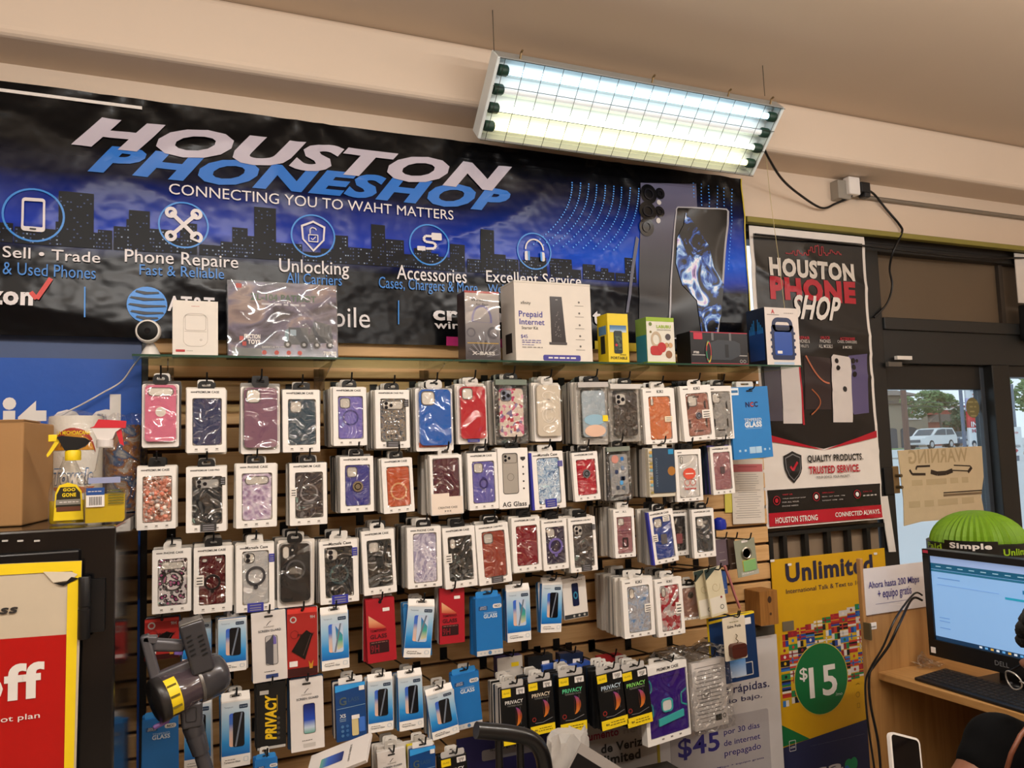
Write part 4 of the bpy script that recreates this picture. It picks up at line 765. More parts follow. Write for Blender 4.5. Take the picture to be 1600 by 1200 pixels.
CREDS = M('#93192a', .25, coat=.4); DPUR = M('#3a3048', .3); GRYS = M('#4f4a48', .2, coat=.5); WPINK = M('#a56c70', .45); ROYAL = M('#2b4a9c', .35); CHAR = M('#3d3d3c', .5); TAGB = '#34379a'
bag_g = {'head': M('#6f7a6d', .4)}; bag_c = {'head': M('#cfcac4', .3)}
def swirl(root, w, h, t):
    m = MB(); S = M('#efe6d8', .3)
    for cz_, rx, rz in ((.28, .22, .07), (.12, .2, .09), (-.06, .12, .10), (-.06, .24, .13), (-.30, .22, .06)):
        m.pline([(w*rx*math.cos(a), h*(cz_+rz*math.sin(a))) for a in [math.radians(q) for q in range(20, 341, 20)]], .0028, -.0048, S)
    m.build('swirl_relief', root)
def armor(root, w, h, t, c='#3a2a26', y=-.0006):
    m = MB(); q = M(c, .35)
    for sx in (-1, 1):
        for z0, z1 in ((.06, .22), (-.28, -.1)): m.prism([(sx*w*.30, h*z0), (sx*w*.24, h*(z0+.03)), (sx*w*.24, h*(z1-.03)), (sx*w*.30, h*z1)][::sx], y+.002, y+.003, q)
    m.prism(rr(0, -h*.33, w*.3, h*.025, .003), y+.002, y+.003, q); m.prism(rr(0, h*.29, w*.2, h*.02, .003), y+.002, y+.003, q); m.build('armor_ribs', root)
def gems(root, w, h, t):
    m = MB(); rn = random.Random(2)
    for i in range(34):
        r_ = rn.uniform(.0025, .007); x, z = rn.uniform(-.26, .26)*w, rn.uniform(-.33, .12)*h; c = rn.choice(['#e09078', '#d98068', '#efe2d4', '#b6a6a0', '#a87a64'])
        m.lathe([(r_, 0), (r_*.9, .002), (r_*.4, .004), (.0005, .0045)], M(c, .15), (x, .002, z), (0, -1, 0), 10)
    m.build('gem_beads', root, smooth=50)
def coral(root, w, h, t):
    m = MB(); c = M('#d9543f', .4); m.poly(circ(w*.02, h*.03, w*.24, 24, h*.11), -.0004, c); m.rect(w*.02, h*.03, w*.3, .004, -.0008, M('#f0d8ca', .4)); m.annulus(-w*.08, -h*.14, w*.09, w*.105, -.0006, c, 20); m.annulus(w*.14, -h*.14, w*.09, w*.105, -.0006, c, 20); m.text('Supreme', w*.03, -h*.26, w*.44, .010, -.0006, M('#c42a2a', .4), .03); m.build('printed_art', root)
def stickers(root, w, h, t):
    m = MB(); rn = random.Random(4)
    for a, b_, c in ((.14, .27, '#2f6fb0'), (.14, .1, '#6d7f96'), (-.12, .03, '#2e3a5a'), (.1, -.1, '#253047'), (.16, -.1, '#253047'), (-.1, -.27, '#3a4150'), (.14, -.28, '#54616e'), (.06, -.18, '#4f9ad0')): m.prism(rr(a*w, b_*h, w*.13, h*.075, .003), .0012, .0024, M(c, .4))
    m.poly(circ(-w*.16, h*.27, w*.15, 20), .0012, M('#c9887a', .4)); m.build('printed_art', root)
def blue_side(root, w, h, t): MB().box(-w/2-.0006, -w/2+w*.06, -.0008, t+.0006, -h/2, h/2, M(TAGB, .4)).build('side_band', root)
def pale_foot(root, w, h, t):
    m = MB(); m.prism([(-w*.48, -h*.49), (w*.48, -h*.49), (w*.48, -h*.2), (w*.06, -h*.2), (w*.06, -h*.14), (-w*.48, -h*.14)], -.0012, -.0002, M('#e6d6c6', .5)); m.text('CREATIVE CASE', 0, -h*.38, w*.6, None, -.0016, INK, .01); m.text('X O X', 0, -h*.44, w*.22, None, -.0016, INK, .02); m.build('printed_foot', root)
def red_label(root, w, h, t): m = MB(); m.prism(rr(-w*.04, -h*.415, w*.78, h*.07, .001), .005, .0075, M('#b4482f', .5)); m.build('sticker', root)
def leaf(root, w, h, t): m = MB(); m.poly(circ(0, -h*.30, w*.34, 26, h*.10), .0006, M('#ddb79e', .4)); m.poly(circ(0, -h*.12, w*.34, 20, h*.09), .0010, M('#8fb3c6', .4)); m.prism(rr(w*.34, -h*.1, w*.17, h*.10, .002), -.0012, 0, YEL); m.build('printed_art', root)
def canvas(root, w, h, t):
    m = MB(); m.prism(rr(w*.08, h*.04, w*.84, h*.92, .003), -.004, 0, M('#28384c', .6)); m.poly(circ(w*.36, h*.02, w*.15, 20), -.0045, M('#a8702c', .5)); m.prism(rr(w*.36, h*.42, w*.2, h*.1, .002), -.0045, -.004, M('#2f8fc0', .4)); m.text('CANVAS DIARY', -w*.22, 0, h*.6, .008, -.0045, M('#6f8494', .5), 0, 0, -PI/2)
    for i in range(12): m.rect(-w*.42, h*(.42-i*.075), w*.1, h*.05, -.0042, M(['#c9a04a', '#6fa0b0', '#b8b0a0', '#9a8a4c'][i % 4], .5))
    m.build('canvas_cover', root)
def wallet(root, w, h, t): m = MB(); c = M('#8a5258', .4); m.box(-w*.32, w*.32, -.0005, .003, h*.05, h*.055, c); m.box(-w*.32, w*.32, -.0005, .003, h*.0, h*.005, c); m.ring(rr(w*.02, -h*.19, w*.26, h*.2, .004), rr(w*.02, -h*.19, w*.17, h*.14, .003), -.0015, .002, M('#3a2c2c', .3)); m.build('card_pocket', root)
TG9 = {'fn': swirl}
R1, R2, R3 = ', hanging in the top row', ', hanging in the second row', ', hanging in the third row'
K = case_pkg
# top row
K((222, 597, 280, 697), 'pink glossy phone case with a round cut-out', PINK, row=R1, style='blister', cam='bar', ring=('hole', CREAM, .02, .17), n=6)
K((292, 607, 353, 707), 'navy phone case in a white window box', NAVY, row=R1, n=3)
K((377, 601, 438, 707), 'plain dusty plum phone case in a tall blister', PLUM, row=R1, style='blister', cam='sq', n=2)
K((442, 609, 500, 706), 'dark teal phone case in a white window box', TEAL, row=R1, cam='sq', n=2)
K((521, 605, 573, 696), 'lavender phone case with a blue ring', LAV, row=R1, cam='sq', ring=('ring', M('#3d3a86', .3), 0, .33), n=6)
K((587, 609, 640, 700), 'patterned hex mesh phone case with camera lenses', HEX, row=R1, cam='barlens', title='PREMIUM CASE PRO', n=5, sticker=[(.41, .27, .14, .12, '#2e2c2a'), (0, -.43, .4, .1, '#3a3836')])
K((651, 604, 709, 703), 'bright blue phone case above a rust label', CBLUE, row=R1, style='blister', cam='sq', n=5, extra={'fn': red_label}, tab=TABW)
K((716, 600, 762, 692), 'bright red phone case in a rounded blister', CRED, row=R1, style='blister', cam='sq', n=5, tab=TABW, sticker=[(0, -.46, .4, .05, TAGB)])
K((775, 593, 825, 692), 'clear case with pink floral print', FLOR, row=R1, style='bag', cam='sqlens', n=5, extra=bag_g, camcol=M('#8a90a0', .3))
K((836, 598, 878, 688), 'cream phone case with raised swirls', BEIGE_C, row=R1, style='blister', n=5, extra=TG9, tab=TABW)
K((905, 597, 953, 692), 'clear pale blue case with a peach and blue print', PALEG, row=R1, style='bag', n=5, extra={'fn': leaf, 'head': M('#b9b4b0', .3)}, roll=-1)
K((955, 600, 1003, 690), 'dark brown glossy case with three lenses in a pouch', BROWNC, row=R1, style='bag', cam='sqlens', n=3, extra=bag_c)
K((1007, 607, 1056, 693), 'orange phone case in a white window box', ORNG, row=R1, roll=-1.5, title='KIKI', n=4, cam='slit', win=(.16, .14, .07, .14), tab=TABW, sticker=[(.26, -.06, .24, .1, '#e8d8b8')])
K((1066, 602, 1114, 688), 'rose copper armoured phone case', ROSE, row=R1, roll=-3.5, title='KIKI', cam='sq', n=4, win=(.16, .10, .08, .14), ring=('disc', M('#7d808a', .3, .5), -.03, .13), extra={'fn': armor}, tab=TABW, sticker=[(.28, -.03, .28, .15, '#e8e2d8')])
K((1108, 603, 1145, 686), 'silver armoured phone case next to the blue glass box', SILV, Y=-.21, row=R1, roll=-1, title=None, cam='sq', n=5, win=(.1, .06, .04, .1), extra={'fn': lambda r, w, h, t: armor(r, w, h, t, '#1a1a1a')}, edge=('#1c1c1c', '#d0cac0'), bcol=('#2a2a2a',))
# second row
K((214, 729, 275, 827), 'phone case covered in coral gems and beads', BEAD, row=R2, n=6, extra={'fn': gems})
K((291, 729, 354, 831), 'dark checked phone case with a silver camera bar', CHK, row=R2, title='PREMIUM CASE PRO', cam='barlens', camcol=M('#b9b6b0', .3), n=2, sticker=[(.41, .27, .13, .12, '#2e2c2a'), (.05, -.43, .4, .12, '#3a3836')])
K((369, 724, 432, 824), 'pale lilac flower phone case', LILF, row=R2, title='PHONE CASE', cam='bar', n=2)
K((453, 723, 511, 820), 'smoky black phone case with a thin silver ring', SMOKE, row=R2, ring=('ring', M('#a8a4a6', .25, .5), .05, .34), n=4, sticker=[(-.40, .03, .16, .14, '#e8e2d8')])
K((532, 713, 584, 800), 'indigo phone case with a black ring grip', INDIGO, row=R2, cam='sq', ring=('disc', M('#8d7f68', .3, .6), -.03, .22), n=5)
K((598, 716, 646, 801), 'burnt orange phone case with a pale ring', CORG, row=R2, roll=-2, ring=('ring', M('#e5b078', .3), -.12, .38), n=4)
K((673, 711, 723, 804), 'burgundy phone case with a pale printed foot', BURG, row=R2, title=None, n=5, win=(.08, .08, .24, .05), extra={'fn': pale_foot}, roll=-1, tab=TABW)
K((732, 707, 778, 796), 'periwinkle phone case with an oval ring', PERI, row=R2, roll=-1, cam='sq', ring=('ovalring', M('#3b3468', .3), -.03, .2), n=3)
K((779, 700, 826, 794), 'grey picture box lettered AG Glass', M('#cfc6ba', .5), row=R2, style='print', title='AG Glass', n=2, roll=-.5, tab=TABK)
K((830, 706, 882, 795), 'blue glitter phone case with violet tag', GLIT, row=R2, roll=-2, title='Magsafe Case', n=4, extra={'fn': blue_side}, win=(.2, .12, .08, .1), sticker=[(.05, -.40, .34, .14, TAGB), (.40, .28, .14, .1, TAGB)], tab=TABW)
K((896, 706, 936, 782), 'red phone case with a grey round grip', TRED, row=R2, roll=-2.5, ring=('disc', M('#70747a', .3, .5), .1, .2), n=5)
K((950, 698, 987, 781), 'clear phone case with small navy stickers', CLEARC, row=R2, roll=-1.5, style='bag', n=5, extra={'fn': stickers, 'head': M('#7d8478', .4)})
K((1056, 702, 1097, 783), 'white phone case with a coral print', M('#ded9d2', .3), row=R2, title=None, cam='slit', n=3, roll=-.5, extra={'fn': coral}, phone='sq', win=(.12, .10, .07, .10))
K((1112, 697, 1146, 772), 'small dusty pink phone case beside the paper notices', WPINK, Y=-.20, row=R2, roll=-2, n=3, ring=('plate', M('#5a4a4c', .3), .02, .2), win=(.12, .1, .09, .12), bcol=('#2f4660', '#4a3f80'), edge=('#2f4660', '#cfc8bd', '#4a3f80'))
# third row
K((238, 858, 299, 957), 'pink leopard print phone case with a dark ring', LEOP, row=R3, title='PHONE CASE', cam='bar', ring=('ring', M('#141214', .3), .02, .4), n=3, tab=TABW)
K((303, 854, 363, 957), 'dark red phone case with a black ring', DRED, row=R3, cam='two', ring=('stand', M('#1c1416', .3), -.05, .33), back=M('#3a2a1e', .5), n=4, win=(.13, .17, .12, .13), sticker=[(-.35, -.0, .22, .16, '#e8e2d8')])
K((369, 850, 429, 955), 'clear phone case with a silver ring stand', M('#c9c7c4', .15, coat=.6), row=R3, title='Magsafe Case', cam='lens2', ring=('stand', M('#55565a', .3, .6), .03, .40), rim=M('#2a2a2c', .3), n=5, tab=TABW, sticker=[(0, -.44, .42, .13, TAGB), (.43, .28, .14, .12, TAGB)], win=(.16, .14, .1, .1))
K((434, 845, 489, 947), 'plain black phone case with a grey ring', DBLK, row=R3, style='blister', cam='pill', ring=('ring', M('#4a4c50', .3), .05, .34), n=5)
K((500, 844, 560, 942), 'black ringed phone case in a violet tagged box', DBLK, row=R3, roll=-1, title='Magsafe Case', cam='lens2', ring=('ring', M('#3f5a5e', .3), -.05, .36), n=5, tab=TABW, sticker=[(.0, -.44, .42, .14, TAGB), (.42, .3, .14, .13, TAGB)], win=(.13, .13, .09, .1))
K((567, 828, 618, 928), 'dark green black phone case with a mount', BLKG, row=R3, roll=-2, cam='sq', ring=('plate', M('#2c2d2c', .3), .03, .2), n=4, tab=TABW)
K((637, 823, 690, 918), 'iridescent lilac phone case', HOLO, row=R3, title='PHONE CASE', n=6, win=(.17, .13, .08, .1))
K((694, 823, 744, 918), 'matte black phone case in a white window box', BLKG, row=R3, roll=-2, cam='pill', n=3, sticker=[(-.36, -.0, .2, .15, '#e8e2d8')])
K((746, 818, 797, 912), 'rust red phone case', RUST, row=R3, roll=-3, title='PREMIUM CASE PRO', n=3, cam='sq', sticker=[(.05, -.43, .36, .11, '#4a4644')], win=(.17, .12, .1, .12))
K((801, 808, 845, 893), 'wine red glossy phone case', CREDS, row=R3, roll=-1, n=4, sticker=None)
K((848, 811, 887, 890), 'dark purple phone case with a violet ring', DPUR, row=R3, roll=-1.5, cam='sq', ring=('stand', M('#6f62a0', .3), -.02, .4), n=3)
K((890, 808, 932, 893), 'grey smoked phone case with a camera bump', GRYS, row=R3, roll=-1.5, title='PREMIUM CASE PRO', cam='sqlens', n=4, sticker=[(.08, -.43, .38, .12, '#3a3836'), (.42, .3, .12, .1, '#2c2a28')], win=(.15, .1, .08, .12))
K((960, 795, 992, 871), 'mauve wallet phone case in a narrow box', WPINK, row=R3, roll=-.5, title='A.1.', cam='sq', n=6, gap=.026, extra={'fn': wallet}, tab=TABW, tabstyle='box', win=(.14, .12, .08, .16))
K((1016, 797, 1056, 880), 'royal blue phone case tilted on its peg', ROYAL, Y=-.27, row=R3, roll=-5.5, cam='sq', ring=('plate', M('#5d5a5c', .3), -.04, .26), n=3, extra={'fn': blue_side}, sticker=[(.2, .33, .26, .1, '#e8e2d8'), (-.32, -.0, .22, .14, '#e8e2d8')], win=(.17, .1, .08, .11), gap=.03)
K((1048, 797, 1075, 868), 'black phone case with a rose arch', M('#241f20', .3), Y=-.20, row=R3, title='PREMIUM CASE', n=2, win=(.1, .12, .1, .13), ring=('plate', M('#8a4f50', .3), -.15, .36))
K((1083, 795, 1117, 871), 'charcoal phone case with an embossed ring', CHAR, Y=-.24, row=R3, roll=-1, cam='sq', ring=('ring', M('#4f4f4e', .5), .02, .36), n=4, bcol=('#2e2c2a', '#4a4846'), edge=('#2e2c2a', '#8a857d'))
def canvas_pkg():
    c, w, h = place((1014, 700, 1054, 776), -.25, 0); t = .018; what = 'navy canvas diary phone wallet in a clear sleeve'
    r_ = thing('phone_wallet_package', what + R2, 'phone case package', c); MB().prism(rr(0, 0, w, h, .003), 0, t, M('#cfc6b0', .5)).build('sleeve_card', r_); canvas(r_, w, h, t); tabpart(r_, w, h, t, TABW, 'box')
    peg(c.x, c.z+h/2+.010, c.y, what); behind(r_, w, h, t, 4, .026, what, ('#3b3630', '#cfc8bd'), ('#cfc8bd', '#3b3630', '#b5aea4'), ('#d9d4cc',))
canvas_pkg()
# ---------------------------------------------------------------- screen protector packages
SKY = M('#2f86c9', .4); NCCB = M('#1d6fb5', .4); SLVR = M('#b9b5b0', .5)
def tg(box, what, kind, Y=-.25, roll=0, n=3, gap=.02, t=.012, row='', head=True, lab=None, title=None, cols=None, edges=None):
    c, w, h = place(box, Y, roll); root = thing('screen_protector_package', what + row, 'screen protector', c, (0, math.radians(roll), 0))
    base = {'grad': CARD, 'ncc': NCCB, 'red': M('#a81826', .4), 'priv': M('#0c0c0c', .4), 'privv': M('#0d0d0d', .4), 'guard': M('#dcd5cf', .5), 'g': M('#12407a', .35), 'redp': M('#a3241f', .4), 'pic': M('#dcd5cd', .5)}[kind]
    m = MB(); m.prism(rr(0, 0, w, h, .002), 0, t, base, NCCB if kind == 'grad' else None); m.build('box', root, bevel=.001)
    y = -.0006; m = MB(); T = lambda s, x, z, ww, col, b=0, sh=0, hh=None, rot=0: m.text(s, x*w, z*h, ww*w, hh, y*2.4, col, b, sh, rot)
    if kind == 'grad':
        g = grad('blue_fade', [(0, '#1468b4'), (.25, '#2c8fd2'), (.6, '#8fbbd8'), (1, '#cdd6dc')], -h*.30, h*.47, .35); m.poly(rr(0, h*.08, w*.985, h*.80, .001), y, g)
        q = MB(); dk = (lab or 'dark') == 'dark'
        q.poly(rr(-w*.1, h*.06, w*.26, h*.50, .006), y*1.6, grad('screen_art', [(0, '#e0b49a'), (.45, '#c8b4b0'), (.7, '#3f6fc0'), (1, '#3c62c8')], -h*.18, h*.3, .3))
        q.prism(rr(w*.1, h*.06, w*.40, h*.52, .006), y*3, y*1.8, M('#0e1016', .2) if dk else M('#b9c8dc', .25))
        if not dk: q.poly([(w*.08, -h*.16), (w*.28, -h*.12), (w*.28, h*.1), (w*.02, h*.28)], y*3.4, grad('screen_art2', [(0, '#d9c8a0'), (.4, '#3fa08a'), (1, '#2d5fb8')], -h*.16, h*.28, .3))
        q.poly([(-w*.04, -h*.19), (w*.02, -h*.19), (w*.24, h*.31), (w*.18, h*.31)], y*3.8, M('#6f7886', .2)); q.build('pictured_phone', root)
        m.prism(rr(w*.27, h*.40, w*.30, h*.06, .002), y*2, y, M('#122d4a', .4)); T('9H GLASS', .27, .40, .24, M('#b9c4cc', .5)); T('Tempered', -.25, .405, .3, M('#6f8798', .5))
        T('~h', -.2, -.38, .36, M('#4a3632', .5), .01); T('Tempered Glass', -.13, -.42, .56, INK, .01); m.ring(rr(w*.35, -h*.40, w*.16, h*.07, .003), rr(w*.35, -h*.40, w*.13, h*.06, .002), y*1.5, y*1.5, M('#9fb6c6', .5), False)
        if head:
            q = MB(); q.add([(-w/2, 0, h*.5), (w/2, 0, h*.5), (w*.49, t*.7, h*.62), (-w*.49, t*.7, h*.62), (-w/2, t, h*.5), (w/2, t, h*.5)], [(0, 1, 2, 3), (5, 4, 3, 2), (0, 3, 4), (1, 5, 2)], CARD); q.ring(rr(0, h*.565, w*.4, h*.06, .003), rr(0, h*.565, w*.36, h*.035, .003), -.001+t*.35, -.001+t*.35, M('#a9a39a', .5), False); q.poly(rr(0, h*.565, w*.30, h*.025, .003), t*.33-.002, M('#3a3632', .5)); q.build('folded_header', root)
    elif kind == 'ncc':
        m.poly(rr(0, -h*.45, w*.985, h*.09, .001), y, M('#c9c6c0', .5)); m.prism(rr(-w*.22, h*.33, w*.34, h*.07, .002), y*2, y, M('#144a80', .4)); T('ANTI', -.22, .345, .22, SLVR, .01); T('BROKEN', -.22, .315, .24, SLVR, .01)
        m.poly(rr(w*.32, h*.35, w*.34, h*.075, .006), y*1.5, M('#d9d6d0', .5)); T('NCC', .33, .35, .22, M('#1a1d3a', .4), .03); T('TEMPERED', .05, .235, .5, M('#a9c8e2', .5), .0); T('GLASS', .05, .185, .52, M('#cfdde8', .5), .03); m.poly(circ(0, -h*.45, h*.035, 12), y*1.5, M('#4a78a8', .5))
        for q in (-.34, -.2, .2, .34): m.poly(circ(q*w, -h*.45, h*.018, 10), y*1.5, M('#a9b0b4', .5))
        q = MB(); q.prism(rr(0, h*.55, w*.86, h*.12, .006), t*.5, t*.5+.001, SKY); q.poly(rr(0, h*.56, w*.3, h*.025, .003), t*.5-.0005, M('#101418', .5)); q.build('hang_tab', root)
    elif kind == 'red':
        m.poly([(-w*.42, h*.06), (-w*.42, h*.25), (w*.18, h*.04), (w*.1, h*.02)], y, grad('gold_fade', [(0, '#b02a24'), (.5, '#d8946a'), (1, '#d8b08a')], h*.02, h*.26, .3)); T('TEMPERED', -.1, .0, .56, M('#4a0d12', .4), .01); T('GLASS', -.1, -.09, .58, M('#54101a', .4), .04)
        m.prism(rr(-w*.08, -h*.26, w*.66, h*.19, .002), y*1.6, y, M('#2a0c10', .4)); m.text('9H', -w*.24, -h*.28, w*.3, h*.12, y*3.4, M('#7a1a24', .3), .03); T('~g', -.08, -.185, .56, M('#8a5a52', .4)); m.prism(rr(w*.2, h*.32, w*.24, h*.055, .001), y*2, y, WHITE); m.poly(circ(0, h*.45, w*.06, 12), y*1.5, BLACK)
    elif kind == 'priv':
        m.poly(rr(0, -h*.41, w*.985, h*.17, .001), y, YEL); T('9H', -.28, -.41, .12, INK, .02); T('~i', .1, -.385, .5, M('#6a5c10', .5)); T('~j', .1, -.43, .56, M('#6a5c10', .5))
        m.prism(rr(-w*.30, h*.42, w*.36, h*.14, .001), y*2, y, YEL); T('GLASS', -.3, .42, .24, M('#8a7612', .5), .01); m.prism(rr(w*.28, h*.425, w*.34, h*.11, .002), y*2, y, WHITE); T('|||||||', .28, .435, .2, INK, .03, 0, h*.04); T(lab or '6.7', .28, .395, .16, INK, .01)
        T('PRIVACY', .0, .25, .74, M(title or '#d9d6d0', .3), .02); T('TEMPERED GLASS', .02, .185, .6, M('#8a8780', .5))
        q = MB(); n_ = 16; o_ = [(w*.0+w*.30*math.cos(a), h*(-.02)+h*.17*math.sin(a)) for a in [math.radians(-78+i*156/n_) for i in range(n_+1)]]; i_ = [(w*.04+w*.09*math.cos(a), h*(-.02)+h*.16*math.sin(a)) for a in [math.radians(-78+i*156/n_) for i in range(n_+1)]]
        q.ring(o_, i_, y*1.5, y*1.5, grad('planet', [(0, '#d8802a'), (.5, '#b4562c'), (.85, '#a0486a'), (1, '#5a3a8a')], -h*.19, h*.15, .3), False); q.line((w*.24, h*.15), (w*.26, -h*.16), .0014, y*1.5, M('#5a5a60', .3)); q.annulus(-w*.33, -h*.2, w*.05, w*.08, y*1.5, M('#8a2a24', .4), 16)
        q.pline([(-w*.3, -h*.27), (0, -h*.28), (w*.4, -h*.22)], .0014, y*1.5, M('#8a8a8c', .4)); q.build('planet_print', root)
        q = MB(); q.prism(rr(0, h*.56, w*.9, h*.13, .006), t*.6, t*.6+.001, SLVR); q.poly(rr(0, h*.565, w*.28, h*.025, .003), t*.6-.0005, BLACK); q.build('hang_tab', root)
    elif kind == 'privv':
        T('PRIVACY', -.02, -.02, None and 0 or 1.55, M('#e0b81a', .4), .05, .2, w*.40, PI/2)
        for q in range(5): m.poly(circ(w*.24, h*(-.05-q*.075), w*.055, 12), y*2, M('#4a4742', .4))
        m.line((w*.2, h*.3), (w*.2, h*.06), .0016, y*2, M('#b8961a', .4)); m.poly(rr(-w*.24, h*.36, w*.30, h*.06, .001), y*1.5, M('#b8b2aa', .5)); m.poly(rr(0, -h*.475, w*.95, h*.04, .001), y*1.5, M('#b9b4ac', .5))
    elif kind == 'guard':
        m.pline([(-w*.07, h*.30), (0, h*.34), (w*.06, h*.36)], .0015, y*1.5, INK); T('DIAMOND', 0, .28, .3, M('#6a655e', .5)); T('SCREEN GUARD', .02, .225, .66, M('#3c4048', .4), .02)
        q = MB(); q.ring(rr(w*.06, -h*.06, w*.36, h*.42, .006), rr(w*.06, -h*.06, w*.33, h*.41, .005), y*2, y*2, BLACK, False); q.poly(rr(w*.06, -h*.06, w*.33, h*.41, .005), y*1.6, M('#b8b2ae', .3) if lab == 'grey' else grad('wave_art', [(0, '#5fa08a'), (.2, '#b9c8d8'), (.45, '#2348b0'), (1, '#141d5c')], -h*.27, h*.15, .25))
        if lab == 'grey': q.poly([(-w*.12, -h*.24), (w*.1, -h*.28), (w*.12, h*.17), (w*.02, h*.1), (-w*.1, h*.06)], y*2.6, M('#4b4b50', .25)); q.poly([(w*.1, h*.02), (w*.2, h*.02), (w*.2, h*.12), (w*.12, h*.15)], y*2.6, M('#6f62a8', .3))
        q.build('pictured_phone', root); m.poly(rr(w*.05, -h*.43, w*.36, h*.055, .001), y*1.5, M('#2c3f74', .5) if lab == 'grey' else M('#bdb7b0', .5)); T('~k', 0, -.36, .34, INK); m.poly(rr(0, h*.43, w*.26, h*.03, .003), y*1.5, M('#3a3632', .5))
    elif kind == 'g':
        m.poly([(-w/2, h*.38), (w/2, h*.44), (w/2, h*.5), (-w/2, h*.5)], y, M('#3a9fe8', .2)); T('G', -.26, .21, .24, M('#4a5a60', .3), .03); T('LASS', .1, .22, .36, M('#3a5878', .3)); m.line((-w*.48, h*.08), (w*.48, h*.1), .0012, y*2, M('#8fb4d0', .4)); T('XS', -.28, -.05, .2, M('#c9ced2', .4), .03); m.rect(-w*.28, -h*.11, w*.22, h*.012, y*2, M('#7f9ab4', .5)); m.rect(-w*.28, -h*.14, w*.2, h*.012, y*2, M('#7f9ab4', .5))
        q = MB(); q.prism(rr(w*.12, -h*.28, w*.22, h*.3, .004), y*2.5, y, M('#d0c08a', .3)); q.prism(rr(w*.35, -h*.25, w*.2, h*.26, .003), y*2.5, y, M('#3d6fc4', .3)); q.build('pictured_phone', root); m.prism(rr(w*.14, -h*.1, w*.26, h*.07, .001), y*4, y*2.6, WHITE); m.prism(rr(w*.38, h*.40, w*.18, h*.08, .001), y*3, y, WHITE)
        for i in range(3): m.poly(circ(-w*.3, h*(-.24-i*.08), w*.05, 12), y*2, M('#4a76a4', .5)); m.poly(circ(-w*.14, h*(-.24-i*.08), w*.05, 12), y*2, M('#35639a', .5))
        q = MB(); q.prism(rr(w*.03, h*.55, w*.8, h*.13, .003), t*.5, t*.5+.001, CARD); q.poly(rr(w*.03, h*.55, w*.3, h*.03, .003), t*.5-.0005, BLACK); q.build('hang_tab', root)
    elif kind == 'redp':
        m.poly(rr(0, h*.46, w*.98, h*.07, .001), y, M('#d83c34', .35)); m.annulus(-w*.3, h*.34, w*.07, w*.11, y*1.5, SLVR, 20); T('9H', .34, .36, .16, SLVR, .02); m.annulus(-w*.26, h*.12, w*.12, w*.14, y*1.5, M('#7a1a18', .4), 20); T('PRIVACY', .12, .10, .56, M('#3a0c0c', .4), .03)
        q = MB(); q.prism([(-w*.36, -h*.12), (w*.08, -h*.26), (w*.34, h*.1), (w*.14, h*.17), (-w*.04, h*.1)], y*4, y, M('#15100f', .25)); q.line((w*.02, -h*.2), (w*.28, h*.1), .001, y*4.6, M('#6a4a44', .3)); q.build('pictured_phone', root); m.prism(rr(-w*.3, -h*.31, w*.27, h*.08, .001), y*2, y, WHITE); m.poly(rr(0, -h*.435, w*.98, h*.12, .001), y, M('#3a0e0c', .4)); m.poly([(w*.2, -h*.28), (w*.28, -h*.34), (w*.36, -h*.28), (w*.33, -h*.4), (w*.23, -h*.4)], y*2, M('#c08a2a', .3)); m.poly(circ(0, h*.47, w*.05, 10), y*1.6, BLACK)
    elif kind == 'pic':
        q = MB(); q.prism(rr(w*.02, h*.08, w*.27, h*.56, .005), y*3, y, M('#101a3c', .25)); q.annulus(w*.02, h*.06, w*.05, w*.09, y*3.6, M('#2a7a9a', .3), 20, None, 1.6); q.build('pictured_phone', root); m.poly(rr(0, -h*.44, w*.98, h*.1, .001), y, M('#2a2c2e', .5)); T('~l', .1, .43, .5, M('#8a7a6a', .5)); [m.poly(circ(q_*w, -h*.44, h*.03, 10), y*2, M('#b0aca4', .5)) for q_ in (-.1, .12, .34)]
    m.build('printed_front', root)
    pz = c.z+h*(.56 if kind in ('grad', 'ncc', 'g', 'priv') else .46); peg(c.x+math.sin(math.radians(roll))*h/2, pz, c.y, what)
    if n:
        dc = {'grad': ('#2f7cb8', '#cfcac2'), 'ncc': ('#1d6fb5',), 'red': ('#a81826', '#cfc8bf'), 'priv': ('#101010', '#1a1a1c')}.get(kind, ('#cfc8bf', '#3a5a80', '#222222'))
        de = {'grad': ('#2f7cb8', '#cfcac2', '#9fb4c4'), 'ncc': ('#1d6fb5', '#185d98'), 'red': ('#a81826', '#d8d2c8', '#8a1520'), 'priv': ('#0e0e10', '#1a2a3a', '#18181a')}.get(kind, ('#cfc8bf', '#1e3f66', '#28282a'))
        behind(root, w, h, min(t, .013), n, gap, what, cols or dc, edges or de, ('#d9d4cc', '#b5afa6'), kind='screen_protector_package')
    return root
R4, R5 = ', in the fourth row', ', in the fifth row'
G = tg
G((226, 966, 280, 1030), 'red protector box above the grey vacuum handle', 'redp', Y=-.2, n=2, row='')
G((285, 972, 330, 1040), 'white blue protector box partly hidden by the vacuum', 'grad', Y=-.2, n=2)
G((341, 966, 385, 1049), 'blue fade protector box just beside the vacuum', 'grad', row=R4, n=3, head=False)
G((394, 955, 448, 1064), 'white protector box picturing a grey phone', 'guard', lab='grey', row=R4, n=2, roll=-1.5)
G((449, 950, 496, 1056), 'red privacy protector box with a black phone', 'redp', row=R4, n=2)
G((502, 958, 545, 1046), 'blue fade protector box next to the red privacy box', 'grad', lab='light', row=R4, n=1, roll=-1)
G((573, 935, 618, 1034), 'red tempered glass box lettered GLASS', 'red', row=R4, n=3, roll=-1.5)
G((634, 946, 676, 1027), 'blue fade protector box leaning sideways between two red boxes', 'grad', lab='light', row=R4, n=3, roll=7)
G((687, 918, 726, 1005), 'red tempered glass box beside the thick blue box', 'red', row=R4, n=3, roll=1, Y=-.23)
